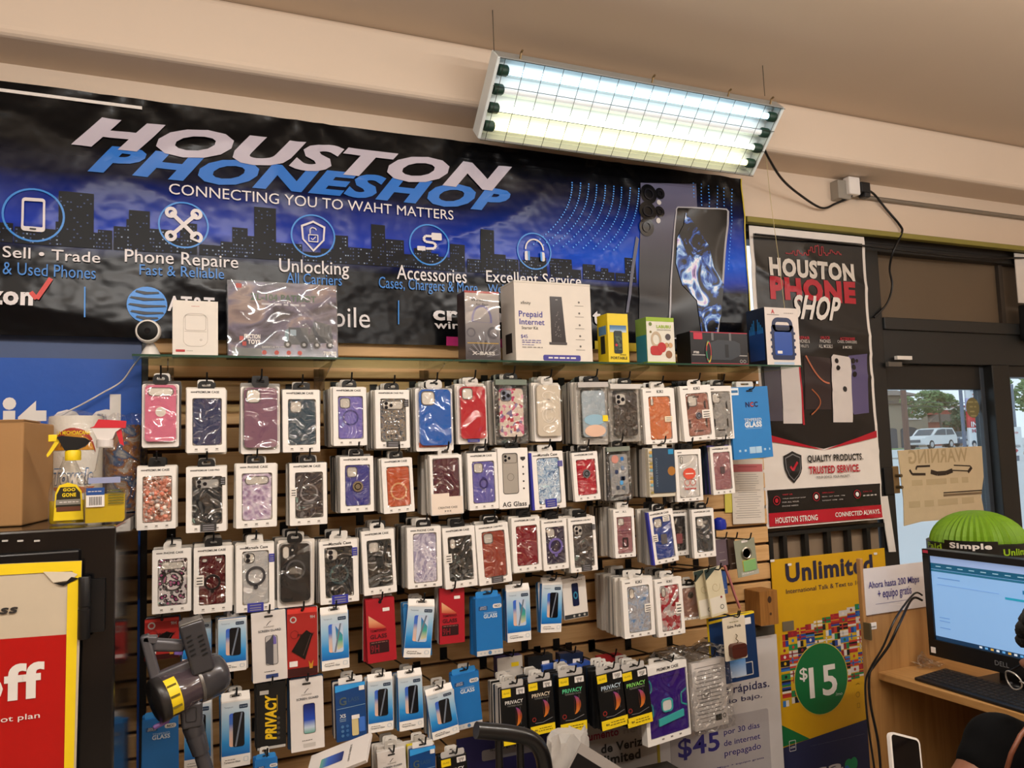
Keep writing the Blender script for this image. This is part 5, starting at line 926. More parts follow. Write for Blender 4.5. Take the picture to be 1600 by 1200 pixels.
G((744, 934, 785, 1024), 'thick blue tempered glass box', 'ncc', row=R4, n=2, t=.03, gap=.034)
G((792, 922, 829, 1002), 'blue fade protector box right after the thick blue box', 'grad', lab='light', row=R4, n=2, Y=-.22)
G((846, 912, 878, 988), 'blue fade protector box with blue side panel', 'grad', row=R4, n=2, t=.02, roll=4, Y=-.2, head=True)
G((880, 902, 917, 966), 'white protector box picturing a blue phone', 'pic', row=R4, n=2, roll=-3, Y=-.19)
G((222, 1122, 276, 1215), 'blue tempered glass box low beneath the vacuum', 'ncc', n=2, Y=-.22)
G((288, 1098, 330, 1204), 'blue fade protector box behind the vacuum tube', 'grad', n=2, Y=-.2)
G((346, 1094, 391, 1198), 'blue fade protector box with stacked white flaps', 'grad', row=R5, n=4)
G((401, 1066, 447, 1170), 'black box with yellow upright privacy lettering', 'privv', row=R5, n=2)
G((454, 1060, 506, 1172), 'white screen guard box picturing a blue phone', 'guard', row=R5, n=2, roll=-1)
G((525, 1068, 572, 1156), 'dark blue glass box with bright blue top edge', 'g', row=R5, n=3, roll=-1.5)
G((575, 1062, 614, 1143), 'blue fade protector box beside the dark blue box', 'grad', row=R5, n=3)
G((623, 1056, 661, 1140), 'blue fade protector box with an unfolded white flap', 'grad', row=R5, n=3, roll=-1)
G((671, 1080, 713, 1152), 'blue fade protector box hanging crooked', 'grad', row=R5, n=3, roll=-8)
G((708, 1052, 751, 1138), 'slim blue tempered glass box behind the crooked box', 'ncc', row=R5, n=2, roll=-4, Y=-.215)
for (bx, wh, tc, lb, ro) in (((785, 1074, 823, 1163), 'black privacy box nearest the chair back', '#d9d6d0', '6.1', -1), ((827, 1064, 866, 1147), 'black privacy box with cream title', '#d8c8b0', '6.5', -2), ((874, 1056, 916, 1144), 'black privacy box with green title', '#5fc890', '6.7', -1),
                             ((936, 1050, 978, 1138), 'black privacy box with pale blue title', '#b9ccd8', '15P', -5), ((976, 1046, 1016, 1134), 'black privacy box with lime title beside the purple case', '#8fd86a', '14P', -5)):
    G(bx, wh, 'priv', row=R5, Y=-.30 if bx[0] > 930 else -.27, n=5 if 'nearest' not in wh else 6, roll=ro, lab=lb, title=tc, gap=.02, cols=('#101010', '#1c2c3c', '#cfc8bf') if 'nearest' in wh else None, edges=('#d5cec4', '#1a2430', '#bdb6ac', '#141416') if 'nearest' in wh else None)
G((641, 1168, 681, 1250), 'black glass box with blue lettering at the bottom', 'g', n=3, Y=-.3, cols=('#d8c41a', '#cfc8bf'), edges=('#d8c41a', '#cfc8bf', '#26262a'))
G((691, 1182, 732, 1262), 'lowest black privacy box beside the violet poster', 'priv', n=2, Y=-.3, roll=-3)
G((592, 1172, 636, 1262), 'white protector box with folded flap beside the lowest black box', 'guard', n=4, Y=-.3, roll=-3, cols=('#d8c41a', '#cfc8bf'), edges=('#cfc8bf', '#d8c41a', '#2a2a2a'))
G((398, 1186, 434, 1260), 'teal topped box right under the yellow lettered box', 'ncc', n=1, Y=-.28)
# white screen guard box lying askew on top of the lowest pegs
c = P(528, 1184, -.33); t = thing('screen_protector_package', 'white screen guard box lying askew across the lowest pegs', 'screen protector', c)
zl = (_r*.90+_u*.40-_f*.12).normalized(); nl = (_u*.92-_f*.34-_r*.2); nl = (nl-zl*nl.dot(zl)).normalized(); xl_ = (-nl).cross(zl); mq4 = Matrix((xl_, -nl, zl)).transposed().to_4x4(); mq4.translation = c; t.matrix_world = mq4
w_, h_ = .105, .20; m = MB(); m.prism(rr(0, 0, w_, h_, .002), 0, .010, M('#dcd5cf', .5)); m.build('box', t, bevel=.001); m = MB(); m.poly(rr(0, -h_*.1, w_*.34, h_*.38, .004), -.001, grad('wave_art', [(0, '#5fa08a'), (.3, '#2a5ab8'), (1, '#141d5c')], -h_*.28, h_*.1)); m.build('pictured_phone', t); m = MB(); m.text('SCREEN GUARD', 0, h_*.2, w_*.6, None, -.001, INK, .01); m.build('printed_front', t)
# ---------------------------------------------------------------- the crowded corner by the poster
K((974, 904, 1022, 995), 'clear glitter case with a blue white print', noi('blue_white_print', 45, [(.3, '#6f9ccf'), (.45, '#c9d4e2'), (.55, '#b9b6bb'), (.7, '#dfe3ea'), (.8, '#5f86b8')], .2, 1), Y=-.27, roll=-1, title='KIKI', n=6, gap=.028, row=R4, tab=TABW, win=(.16, .12, .08, .12), sticker=[(.30, -.02, .22, .14, '#e8e2d8')], cam='pill')
K((1026, 903, 1068, 993), 'clear case with red flower print', vor('red_flowers', 60, [(0, '#b01a2a'), (.22, '#c2243a'), (.4, '#d8a8a4'), (.55, '#c9c0be'), (.75, '#e0d8d4'), (.9, '#b01a2a')], out='Color', rough=.2, mode='CONSTANT', stretch=(1, .01, 1)), Y=-.27, roll=-2, title='KIKI', n=4, gap=.024, row=R4, tab=TABW, win=(.16, .12, .08, .12), sticker=[(.32, -.04, .22, .2, '#e8e2d8')], cam='pill')
K((1066, 915, 1094, 968), 'rose gold fold over phone case with a round hole', M('#a97c6c', .4), Y=-.22, title=None, n=1, ring=('hole', M('#2a2422', .3), .25, .18), win=(.04, .04, .06, .05), back=M('#2a2422', .4))
for i, (bx, c, wh, ro) in enumerate((((1089, 890, 1112, 966), '#cbbf9c', 'cream patterned card pack tucked behind another', -6), ((1106, 886, 1132, 962), '#d2c7a6', 'cream patterned card pack with dark corner', -8))):
    cc, w, h = place(bx, -.25-.02*i, 0); t = thing('accessory_pack', wh + ' near the wooden block', 'accessory pack', cc, (0, math.radians(ro), 0)); MB().prism(rr(0, 0, w, h, .002), 0, .006, M(c, .5)).build('card', t)
    m = MB(); m.prism([(-w/2, h*.28), (w*.3, h*.5), (-w/2, h*.5)], -.001, 0, M('#2c3a34', .5)); m.poly(rr(0, -h*.28, w*.9, h*.34, .001), -.0006, M('#d9d2c2', .5)); m.annulus(w*.2, -h*.34, w*.08, w*.12, -.001, M('#6a6a5c', .5), 14); m.poly(circ(w*.24, -h*.14, w*.06, 10), -.001, M('#8a2a2c', .5))
    m.pline([(w*.3*math.cos(a)*(.3+.06*k), h*.1+w*.3*math.sin(a)*(.3+.06*k)) for k, a in enumerate([q*.6 for q in range(12)])], .001, -.001, M('#9a8a60', .5)); m.build('printed_front', t)
    peg(cc.x, cc.z+h*.42, cc.y, wh)
cc, w, h = place((1111, 960, 1183, 1066), -.22, 0); wh = 'navy tablet protector box with yellow edges'
t = thing('tablet_protector_package', wh + ' behind the brown earbud case', 'screen protector', cc, (0, math.radians(-2), 0)); MB().prism(rr(0, 0, w, h, .002), 0, .012, M('#14315c', .4), YEL).build('box', t)
m = MB(); m.poly([(-w*.5, h*.46), (w*.5, h*.5), (w*.5, h*.47), (-w*.5, h*.42)], -.0008, YEL); m.prism(rr(w*.05, -h*.3, w*.34, h*.26, .004), -.0018, 0, grad('tablet_art', [(0, '#b8c8dc'), (1, '#4f8ac8')], -h*.43, -h*.17)); m.ring(rr(w*.18, -h*.34, w*.4, h*.2, .004), rr(w*.18, -h*.34, w*.36, h*.17, .003), -.001, -.001, SLVR, False); m.prism(rr(w*.34, h*.37, w*.14, h*.1, .001), -.0016, 0, WHITE); m.build('printed_front', t); peg(cc.x, cc.z+h*.45, cc.y, wh)
cc, w, h = place((1131, 963, 1166, 1031), -.29, 0); t = thing('earbud_case_card', 'cream card holding a brown leather earbud case', 'earbud case', cc, (0, math.radians(-2), 0)); MB().prism(rr(0, 0, w, h, .005), 0, .002, M('#d6cab4', .5)).build('card', t)
m = MB(); m.prism(rr(0, -h*.27, w*.66, h*.32, .012), -.022, 0, M('#4a2018', .35)); b_ = m.build('earbud_case', t, bevel=.006, seg=3, smooth=50); m = MB(); m.box(-w*.3, w*.3, -.0225, -.0215, -h*.205, -h*.2, M('#1a0a08', .5)); m.build('seam', b_)
m = MB(); m.tube([(0, -.008, -h*.11), (w*.06, -.010, -h*.06), (-w*.04, -.010, 0), (w*.05, -.008, h*.06), (0, -.006, h*.1)], .0018, M('#6a5a3c', .3, .8), 6); m.build('keyring_clip', t, smooth=60); m = MB(); m.text('Edge Pods', 0, h*.27, w*.6, None, -.001, INK, .02); m.text('~~~', 0, h*.38, w*.4, None, -.001, M('#6a6a2c', .5), .03); [m.rect(q*w, -h*.46, w*.06, h*.02, -.0006, M('#8a8478', .5)) for q in (-.25, 0, .25)]; m.build('printed_front', t); peg(cc.x, cc.z+h*.46, cc.y, 'cream card with the earbud case')
# ring holder card
cc, w, h = place((1150, 842, 1182, 900), -.2, 0); t = thing('ring_holder_card', 'grey green card with a silver phone ring holder', 'phone ring', cc, (0, math.radians(-5), 0)); MB().prism(rr(0, 0, w, h, .002), 0, .002, M('#8f917c', .5)).build('card', t)
m = MB(); m.lathe([(w*.20, -.002), (w*.24, 0), (w*.20, .002), (w*.17, 0), (w*.20, -.002)], M('#a8a498', .25, .9), (0, -.006, h*.12), (0, -1, 0), 24); m.build('metal_ring', t, smooth=60); m = MB(); m.prism(rr(w*.1, -h*.22, w*.62, h*.3, .002), -.004, 0, M('#7fae6c', .4), YEL); m.build('holder_plate', t); m = MB(); m.poly(rr(w*.1, -h*.43, w*.86, h*.13, .001), -.001, M('#a9a99c', .5)); m.text('~m', 0, -h*.42, w*.6, None, -.002, M('#d9d6cc', .5)); m.poly(rr(0, h*.44, w*.3, h*.06, .001), -.001, WHITE); m.build('printed_front', t); peg(cc.x, cc.z+h*.45, cc.y, 'grey green ring holder card')
for i, (bx, c, wh) in enumerate((((1118, 842, 1138, 884), '#6f5f68', 'mauve edged small pack beside the ring holder card'), ((1139, 842, 1150, 890), '#4a382e', 'dark brown slim pack squeezed beside the ring holder card'), ((1128, 892, 1136, 928), '#3f62a8', 'thin blue pack hanging under the ring holder card'))):
    cc, w, h = place(bx, -.16-.01*i, 0); t = thing('accessory_pack', wh, 'accessory pack', cc, (0, math.radians(-3), 0)); MB().prism(rr(0, 0, w, h, .002), 0, .05 if i == 0 else .02, M(c, .5), M('#b9aea0', .5) if i == 0 else M(c, .4)).build('pack', t); m = MB(); m.text('~n', 0, 0, w*.4, None, -.001, M('#b8b0a8', .5)); m.rect(0, -h*.3, w*.5, h*.03, -.001, M('#b8b0a8', .5)); m.build('printed_front', t); peg(cc.x, cc.z+h*.46, cc.y, wh)
a = P(1132, 886, -.18); m = MB(); q = [P(x, y, -.20) for x, y in ((1132, 884), (1140, 905), (1148, 930), (1156, 950))]; m.tube([p-q[0] for p in q], .006, M('#b06a66', .6), 6); tag(m.build('lanyard', None, q[0], smooth=60), 'pink fabric lanyard hanging diagonally below the ring holder card', 'lanyard')
a = P(1124, 819, -.17); m = MB(); m.lathe([(.012, -.024), (.026, -.018), (.028, 0), (.024, .018), (.008, .026)], M('#1a2c9a', .25), n=10); tag(m.build('blue_bundle', None, a, smooth=40), 'small shiny blue wrapped bundle under the paper notices', 'bundle')
# boxes seen behind the black privacy packs
rn = random.Random(9)
for i, (px, py, c, wh) in enumerate(((797, 1042, '#cfc8bf', 'white accessory box with violet top'), (845, 1040, '#15171a', 'black accessory box'), (868, 1052, '#2a4f9e', 'blue accessory box with yellow mark'), (893, 1036, '#17233f', 'dark navy accessory box'), (905, 1052, '#3a5fb8', 'bright blue accessory box'), (956, 1040, '#a5262a', 'red accessory box'))):
    cc = P(px, py, -.12-.015*(i % 3)); w, h = .095, .07
    t = thing('accessory_box', wh + ' behind the black privacy packs', 'accessory box', cc, (0, math.radians(rn.uniform(-4, 4)), 0)); m = MB(); m.prism(rr(0, 0, w, h, .002), 0, .035, M(c, .4), M('#34357a', .4) if i == 0 else None); m.build('box', t, bevel=.0015); m = MB(); m.poly(rr(w*.2, h*.1, w*.3, h*.2, .001), -.0006, WHITE if i % 2 else YEL); m.rect(-w*.2, -h*.2, w*.4, h*.06, -.0006, SLVR); m.build('printed_front', t); peg(cc.x, cc.z+h*.47, cc.y, wh+' behind the privacy packs')
# big purple case and the bagged pack shown from its back
what = 'large purple tablet case with turquoise trim'
cc, w, h = place((1005, 1037, 1081, 1158), -.27, 0); t = thing('tablet_case_package', what + ' in a white window box', 'tablet case', cc, (0, math.radians(-1.5), math.radians(8))); PUR = M('#3a1a7c', .4); TURQ = M('#3a9f9c', .4)
m = MB(); iw, ih = w*.90, h*.82; m.ring(rr(0, 0, w, h, .003), rr(w*.03, -h*.01, iw, ih, .003), 0, .03, CARD); m.prism(rr(w*.03, -h*.01, iw+.002, ih+.002, .003), .026, .028, CREAM); m.build('card_box', t)
m = MB(); m.prism(rr(w*.03, -h*.01, iw*.97, ih*.99, .008), .003, .024, PUR); b_ = m.build('tablet_case', t, bevel=.003, smooth=50); m = MB(); m.prism(rr(-w*.02, -h*.03, w*.2, h*.13, .01), -.002, .003, M('#c9c6c0', .4)); m.ring(rr(-w*.01, -h*.03, w*.25, h*.17, .014), rr(-w*.02, -h*.03, w*.2, h*.13, .01), -.003, .003, TURQ); m.build('grip_ring', b_)
m = MB(); m.prism([(-w*.22, -h*.28), (w*.36, -h*.23), (w*.36, -h*.14), (-w*.22, -h*.19)], -.002, .003, TURQ); m.build('kickstand', b_)
m = MB(); m.pline([(w*.46, h*.12), (w*.33, h*.07), (w*.33, -h*.06), (w*.46, -h*.1)], .006, .0015, TURQ); m.pline([(-w*.38, h*.34), (-w*.34, h*.28), (-w*.34, h*.2), (-w*.39, h*.17)], .006, .0015, TURQ); m.pline([(-w*.39, h*.04), (-w*.33, 0), (-w*.33, -h*.12), (-w*.39, -h*.16)], .006, .0015, TURQ); m.pline([(-w*.1, h*.33), (w*.3, h*.33), (w*.38, h*.28)], .003, .0018, M('#2c1260', .4)); m.build('trim_lines', b_)
m = MB(); m.text('PREMIUM CASE', w*.05, h*.45, w*.5, None, -.001, INK, .02); [m.prism(rr(q*w, -h*.45, w*.05, h*.02, .001), -.001, 0, M('#8b857d', .6)) for q in (-.15, .05, .25)]; m.build('box_print', t); m = MB(); m.poly(rr(w*.03, -h*.01, iw, ih, .003), .0004, FILM2); m.build('clear_window', t)
peg(cc.x+.01, cc.z+h*.52, cc.y, what); behind(t, w*.9, h*.9, .034, 1, .04, what, ('#dcd6cf',), ('#dcd6cf', '#c9c3bb'), ('#d9d4cc',))
what = 'bagged white pack showing its printed back'
cc, w, h = place((1082, 1032, 1141, 1138), -.255, 0); t = thing('bagged_package', what + ' beside the purple case', 'bagged pack', cc, (0, math.radians(-1), math.radians(4))); MB().prism(rr(0, 0, w*.94, h, .003), .006, .03, M('#cfc8c2', .5)).build('card_box', t)
m = MB(); rn = random.Random(6)
for i in range(15):
    z = h*(.42-i*.058)
    if i in (4, 6, 9, 12): m.rect(0, z+.003, w*.8, .0008, .0055, M('#5a5652', .6))
    m.rect(-w*.04*rn.random(), z, w*rn.uniform(.5, .78), .0022, .0055, M('#6f6a66', .6))
m.ring(rr(-w*.12, 0, w*.24, h*.11, .001), rr(-w*.12, 0, w*.22, h*.1, .001), .0052, .0052, INK, False); m.text('REP', -w*.12, 0, w*.14, None, .005, INK, .02); m.prism(rr(w*.2, -h*.37, w*.17, h*.09, .002), .005, .006, INK); m.annulus(w*.36, -h*.36, w*.035, w*.05, .005, INK, 16); m.build('printed_back', t)
m = MB(); rn = random.Random(1); N = 9; vs = []
for j in range(8):
    for i in range(N): vs.append(((i/(N-1)-.5)*w*1.16, -.004+rn.uniform(-.008, .004)+(.05*max(0, j-5.4)), -h*.54+j/7*h*1.2+rn.uniform(-.004, .004)))
m.add(vs, [(j*N+i, j*N+i+1, (j+1)*N+i+1, (j+1)*N+i) for j in range(7) for i in range(N-1)], BAGF); m.build('poly_bag', t, smooth=80); peg(cc.x, cc.z+h*.56, cc.y, what)
a = P(1064, 1012, -.14); m = MB(); rn = random.Random(12); vs = [((i/8-.5)*.34+rn.uniform(-.01, .01), j/5*.16-.12, .03*math.sin(i*1.3+j)+rn.uniform(-.012, .012)-j*.004) for j in range(6) for i in range(9)]
m.add(vs, [(j*9+i, j*9+i+1, (j+1)*9+i+1, (j+1)*9+i) for j in range(5) for i in range(8)], film('milky_bag', .3, .2, 20, .6, (.8, .8, .8, 1))); tag(m.build('poly_bag', None, a, smooth=80), 'crumpled clear plastic bags bunched above the purple case', 'plastic bag')
# tempered glass box beside the tall poster, paper notices, wooden block
cc, w, h = place((1143, 604, 1204, 716), -.2, 0); what = 'blue tempered glass box beside the tall poster'
t = thing('screen_protector_package', what + ', lettered TEMPERED GLASS', 'screen protector', cc, (0, math.radians(-2), 0)); MB().prism(rr(0, 0, w, h, .002), 0, .012, M('#2f80c4', .4)).build('box', t)
m = MB(); m.text('NCC', w*.05, h*.25, w*.32, None, -.001, M('#1c2152', .4), .04); m.text('C', w*.05, h*.25, w*.08, None, -.0015, M('#d0442c', .4), .04); m.text('TEMPERED', w*.05, h*.035, w*.44, None, -.001, M('#d3dfe8', .5), .01); m.text('GLASS', w*.05, -h*.03, w*.44, None, -.001, M('#dfe6ea', .5), .05); m.rect(w*.05, -h*.085, w*.42, .0012, -.001, M('#a8c8e0', .5))
for q, s_ in ((-.36, .05), (-.22, .05), (-.04, .15), (.12, .15), (.28, .05), (.4, .03)): m.prism(rr(q*w+w*.02, -h*.385, s_*w, h*.09 if s_ > .1 else h*.03, .001), -.001, 0, M('#a9cbe4', .5))
m.prism(rr(-w*.38, h*.44, w*.24, h*.1, .001), -.001, 0, M('#dfe6ea', .5)); m.rect(-w*.38, h*.44, w*.2, h*.035, -.0015, M('#2f6a9c', .5)); m.poly(rr(w*.02, h*.44, w*.16, h*.02, .002), -.001, BLACK); m.build('printed_front', t); peg(cc.x, cc.z+h*.44, cc.y, what); behind(t, w, h, .012, 3, .016, what, ('#2f80c4', '#d8d4cc'), ('#2a6fae', '#d8d4cc'), ('#d9d4cc',))
for i, (pts, lab, c) in enumerate((((1132, 712, 1190, 800), 'yellow edged paper notice partly covered by the white notice', '#d8cc5a'), ((1144, 717, 1194, 818), 'white printed paper notice with a pink heading taped to the panel', '#dcd4c9'))):
    cc, w, h = place(pts, -.006-.003*i, 0); t = thing('paper_notice', lab, 'notice', cc, (0, math.radians(1.5), 0)); MB().prism(rr(0, 0, w, h, .001), 0, .001, M(c, .6)).build('sheet', t)
    if i:
        m = MB(); m.poly(rr(0, h*.36, w*.94, h*.12, .001), -.0006, M('#c0666a', .6)); m.rect(0, h*.38, w*.6, .002, -.001, M('#7a2a30', .6)); rn = random.Random(3)
        for k in range(20): m.rect(-w*.02, h*(.26-k*.035), w*rn.uniform(.5, .86), .0016, -.0006, M('#8a8580', .6))
        m.build('printed_text', t)
cc = P(1190, 947, -.05); t = thing('wooden_block', 'knotty brown wooden block fixed to the end of the slatted panel', 'wooden block', cc); w = P(1206, 947, -.09).x-P(1178, 947, -.09).x; h = P(1190, 920, -.09).z-P(1190, 974, -.09).z
MB().prism(rr(0, 0, w, h, .004), -.045, .047, wood('block_wood', '#7a4f22', '#9a6a33', 'Z', 1.4)).build('block', t, bevel=.004); m = MB(); m.poly(circ(.004, h*.24, .010, 14, .014), -.0458, M('#3a2210', .6)); m.poly(circ(.006, -h*.18, .006, 12), -.0458, M('#452a14', .6)); m.build('knots', t)
a = P(1196, 988, -.02); m = MB(); m.box(-.05, .05, 0, .018, -.028, .028, M('#5d5a52', .35, .4)); tag(m.build('metal_plate', None, a, bevel=.003), 'dull grey metal plate below the wooden block', 'plate')
# ---------------------------------------------------------------- cartons on the glass shelf
YIT = -.245
def carton(box, depth, what, cat, front, side=None, name='carton', Y=YIT, fn=None, bevel=.0015, tilt=0):
    c, w, h = place(box, Y, 0); base = Vector((c.x, Y, ZSH+.0005)); h = c.z+h/2-base.z
    t = thing(name, what, cat, base, (math.radians(-tilt), 0, 0)); m = MB(); m.prism(quad(-w/2, w/2, 0, h), 0, depth, front, side or front); m.build('box', t, bevel=bevel)
    if fn: fn(t, w, h, depth)
    return t
def Tx(s, x, z, w, col, y=-.0016, b=0, h=None, sh=0): m = MB(); m.text(s, x, z, w, h, y, col, b, sh); return m
def f_white(t, w, h, d):
    m = MB(); GRL = M('#a39b92', .6); m.ring(rr(0, h*.47, w*.54, h*.60, .02), rr(0, h*.47, w*.53, h*.59, .0195), -.0008, -.0008, GRL, False); m.ring(rr(0, h*.6, w*.46, h*.28, .006), rr(0, h*.6, w*.45, h*.27, .006), -.0008, -.0008, GRL, False); m.line((-w*.24, h*.44), (w*.24, h*.44), .0008, -.0008, GRL); m.annulus(w*.12, h*.29, .002, .003, -.0008, GRL, 14); m.build('device_outline', t)
    for s, x, z, ww in (('~a', 0, .90, .18), ):
        Tx(s, x*w, z*h, ww*w, M('#b0282c', .5), -.0008, .03).build('lettering', t)
    MB().prism(rr(-w*.33, h*.09, w*.2, h*.04, .001), -.001, 0, M('#b0282c', .5)).build('red_label', t); Tx('~b', -w*.13, h*.09, w*.14, INK, -.0008).build('lettering', t)
carton((270, 470, 341, 555), .075, 'plain white carton with a thin device outline standing beside the bulb camera', 'box', M('#ddd6cc', .55), fn=f_white)
TOYB = noi('toy_art', 7, [(.25, '#1d1a22'), (.42, '#3a3442'), (.52, '#6a6478'), (.6, '#8f7d78'), (.7, '#4a3c4a'), (.85, '#2a2630')], .12, .6, 4, (1, 1, 1.6))
def f_toy(t, w, h, d):
    m = MB(); m.poly(rr(0, h/2, w*.985, h*.975, .002), -.0008, TOYB); m.build('sky_print', t)
    m = MB(); K1 = M('#3c3f44', .4); K2 = M('#22252a', .4); m.prism(quad(w*.04, w*.22, h*.17, h*.40), -.0016, -.0008, K1); m.prism([(w*.0, h*.17), (w*.04, h*.17), (w*.04, h*.38), (w*.01, h*.36)], -.0014, -.0008, M('#5f7a84', .3)); m.prism(quad(w*.22, w*.45, h*.2, h*.31), -.0016, -.0008, K2); m.prism([(w*.24, h*.32), (w*.44, h*.26), (w*.44, h*.44), (w*.28, h*.50)], -.0018, -.0008, K1)
    for i in range(5): m.line((w*(.27+i*.035), h*(.475-i*.015)), (w*(.27+i*.035), h*.31), .0016, -.0022, K2)
    m.poly(quad(w*.055, w*.11, h*.29, h*.37), -.002, M('#7f929c', .2))
    for x in (.03, .18, .3, .42): m.poly(circ(x*w, h*.17, h*.048, 18), -.0024, M('#131416', .4)); m.poly(circ(x*w, h*.17, h*.022, 14), -.0028, M('#a5a3a0', .4))
    m.build('truck_print', t)
    m = MB(); m.poly([(-w*.46, h*.02), (-w*.20, h*.02), (-w*.21, h*.11), (-w*.46, h*.12)], -.0016, M('#6d6f6e', .5)); m.build('inset_picture', t)
    Tx('ZL-104 PATRIOT', 0, h*.79, w*.60, M('#2f4a34', .4), -.002, .04, h*.09).build('headline', t); Tx('~c', 0, h*.70, w*.4, M('#a8a4aa', .4), -.002, 0).build('lettering', t)
    Tx('FRICTION', -w*.285, h*.265, w*.14, WHITE, -.002, .03, h*.06).build('lettering', t); Tx('TOYS', -w*.27, h*.195, w*.11, WHITE, -.002, .04, h*.06).build('lettering', t)
    Tx('DIFFICULTY ******', -w*.08, h*.13, w*.24, SLVR, -.002, .01).build('lettering', t); Tx('78PCS', w*.42, h*.06, w*.12, M('#d9d4cc', .4), -.002, .04, h*.055).build('lettering', t)
    for x in (-.18, -.07, .04, .14): MB().poly(circ(x*w, h*.06, h*.03, 14), -.0016, M('#a8342c', .5)).build('red_emblem', t)
    MB().prism(rr(-w*.40, h*.93, w*.05, h*.06, .002), -.0014, -.0006, M('#a8342c', .5)).build('red_emblem', t)
    for x, z in ((-.38, .24), (-.355, .17)): MB().prism(rr(x*w, z*h, w*.035, h*.055, .001), -.0016, -.0006, M('#a8342c', .5)).build('red_emblem', t)
    m = MB(); m.poly(rr(0, h/2, w, h, .002), -.0034, film('shrink_wrap', .045, .06, 6, .35, dist=2)); m.build('shrink_wrap', t)
carton((358, 440, 530, 558), .06, 'shrink wrapped dark toy carton picturing a military truck', 'toy box', M('#2a2730', .3), M('#35323a', .25), fn=f_toy, tilt=3)
def f_xb(t, w, h, d):
    m = MB(); m.poly(quad(-w*.49, w*.49, h*.02, h*.97), -.0006, grad('silver_fade', [(0, '#3a3a40'), (.3, '#77767c'), (.7, '#a9a4a4'), (1, '#c9c0b8')], 0, h, .2)); m.build('silver_print', t)
    m = MB(); m.ring([(w*.30*math.cos(a)-w*.02, h*.58+h*.22*math.sin(a)) for a in [math.radians(q) for q in range(-10, 200, 14)]], [(w*.24*math.cos(a)-w*.02, h*.58+h*.19*math.sin(a)) for a in [math.radians(q) for q in range(-10, 200, 14)]], -.0014, -.0014, M('#6d6c9a', .3), False); m.annulus(w*.30, h*.40, w*.10, w*.17, -.0014, M('#4f4f58', .3)); m.annulus(-w*.34, h*.40, w*.09, w*.13, -.0014, M('#5a5a64', .3)); m.build('headset_print', t)
    m = MB(); rn = random.Random(3)
    for i in range(16):
        a = math.radians(10+i*10); m.line((w*.1*math.cos(a), h*.05+h*.05*math.sin(a)), (w*.46*math.cos(a), h*.05+h*.24*math.sin(a)), .003, -.0012, M('#26262a' if i % 2 else '#8d8b90', .3))
    m.build('burst_print', t); Tx('X-BASS', 0, h*.105, w*.66, M('#e0dcd6', .3), -.002, .04, h*.05).build('lettering', t); Tx('Wireless', -w*.06, h*.87, w*.5, M('#3c3c40', .4), -.0014, .02, h*.04, .2).build('lettering', t); Tx('for Bass', 0, h*.81, w*.36, M('#5a5a5e', .4), -.0014, .02, h*.035, .2).build('lettering', t)
    m = MB(); m.rect(0, h*.985, w, h*.03, -.0008, M('#a8242c', .4)); m.rect(0, h*.25, w*.9, h*.012, -.0014, M('#c8a03a', .3)); m.build('colour_band', t)
    m = MB(); m.poly(rr(0, h/2, w, h, .002), -.003, film('shrink_wrap2', .12, .08, 8, .4, dist=1.5)); m.build('shrink_wrap', t)
carton((727, 455, 781, 561), .075, 'slim silver boxed headset in shrink wrap lettered X-BASS', 'box', M('#6a696e', .25), M('#3a2a28', .3), fn=f_xb)
def f_rt(t, w, h, d):
    PUR_ = M('#3c3690', .5)
    m = MB(); m.prism([(-w*.06+w*.02, h*.24), (w*.15, h*.24), (w*.11, h*.82), (-w*.045, h*.82)], -.0016, -.0002, M('#332c2c', .3)); m.prism(quad(-w*.07, w*.16, h*.215, h*.245), -.002, -.0002, M('#4d4848', .3)); m.rect(w*.04, h*.78, w*.03, h*.008, -.0022, SLVR)
    rn = random.Random(7)
    for i in range(26): m.poly(circ(w*(.03+.07*rn.random()-.02), h*(.3+.34*rn.random()), .0018, 8), -.002, M('#77706c', .4))
    m.build('modem_print', t)
    for s, x, z, ww, c, b_ in (('xfinity', -.36, .72, .13, INK, .0), ('Prepaid', -.30, .575, .30, PUR_, .012), ('Internet', -.285, .49, .32, PUR_, .012), ('Starter Kit', -.315, .415, .21, INK, .0), ('$45', -.39, .305, .085, PUR_, .0), ('~d', -.30, .26, .24, M('#7f78a0', .6), 0), ('~e', -.30, .235, .24, M('#7f78a0', .6), 0), ('~f', -.34, .205, .16, M('#7f78a0', .6), 0), ('~g', -.29, .175, .26, M('#9a938c', .6), 0)): Tx(s, x*w, z*h, ww*w, c, -.0012, b_).build('lettering', t)
    MB().prism(rr(w*.09, h*.05, w*.49, h*.072, .006), -.0012, 0, PUR_).build('violet_label', t); Tx('~h', w*.09, h*.05, w*.36, WHITE, -.002).build('lettering', t)
    for z in (.76, .62, .47, .33, .2): m = MB(); m.poly(circ(w*.34, h*z, .004, 12), -.0008, M('#6a645e', .6)); m.rect(w*.34, h*(z-.045), w*.12, .0018, -.0008, M('#8a847c', .6)); m.build('icon_print', t)
    m = MB(); m.box(-w/2-.001, w/2+.001, -.001, d+.001, h-.008, h, M('#d8d0c4', .6)); m.build('lid', t, bevel=.002); m = MB(); m.box(-w/2-.0012, -w/2, d*.25, d*.7, h*.12, h*.36, M('#1c1818', .5)); m.build('side_handle', t)
carton((806, 441, 925, 564), .12, 'white router starter kit carton with violet lettering', 'box', M('#ddd4c8', .55), fn=f_rt)
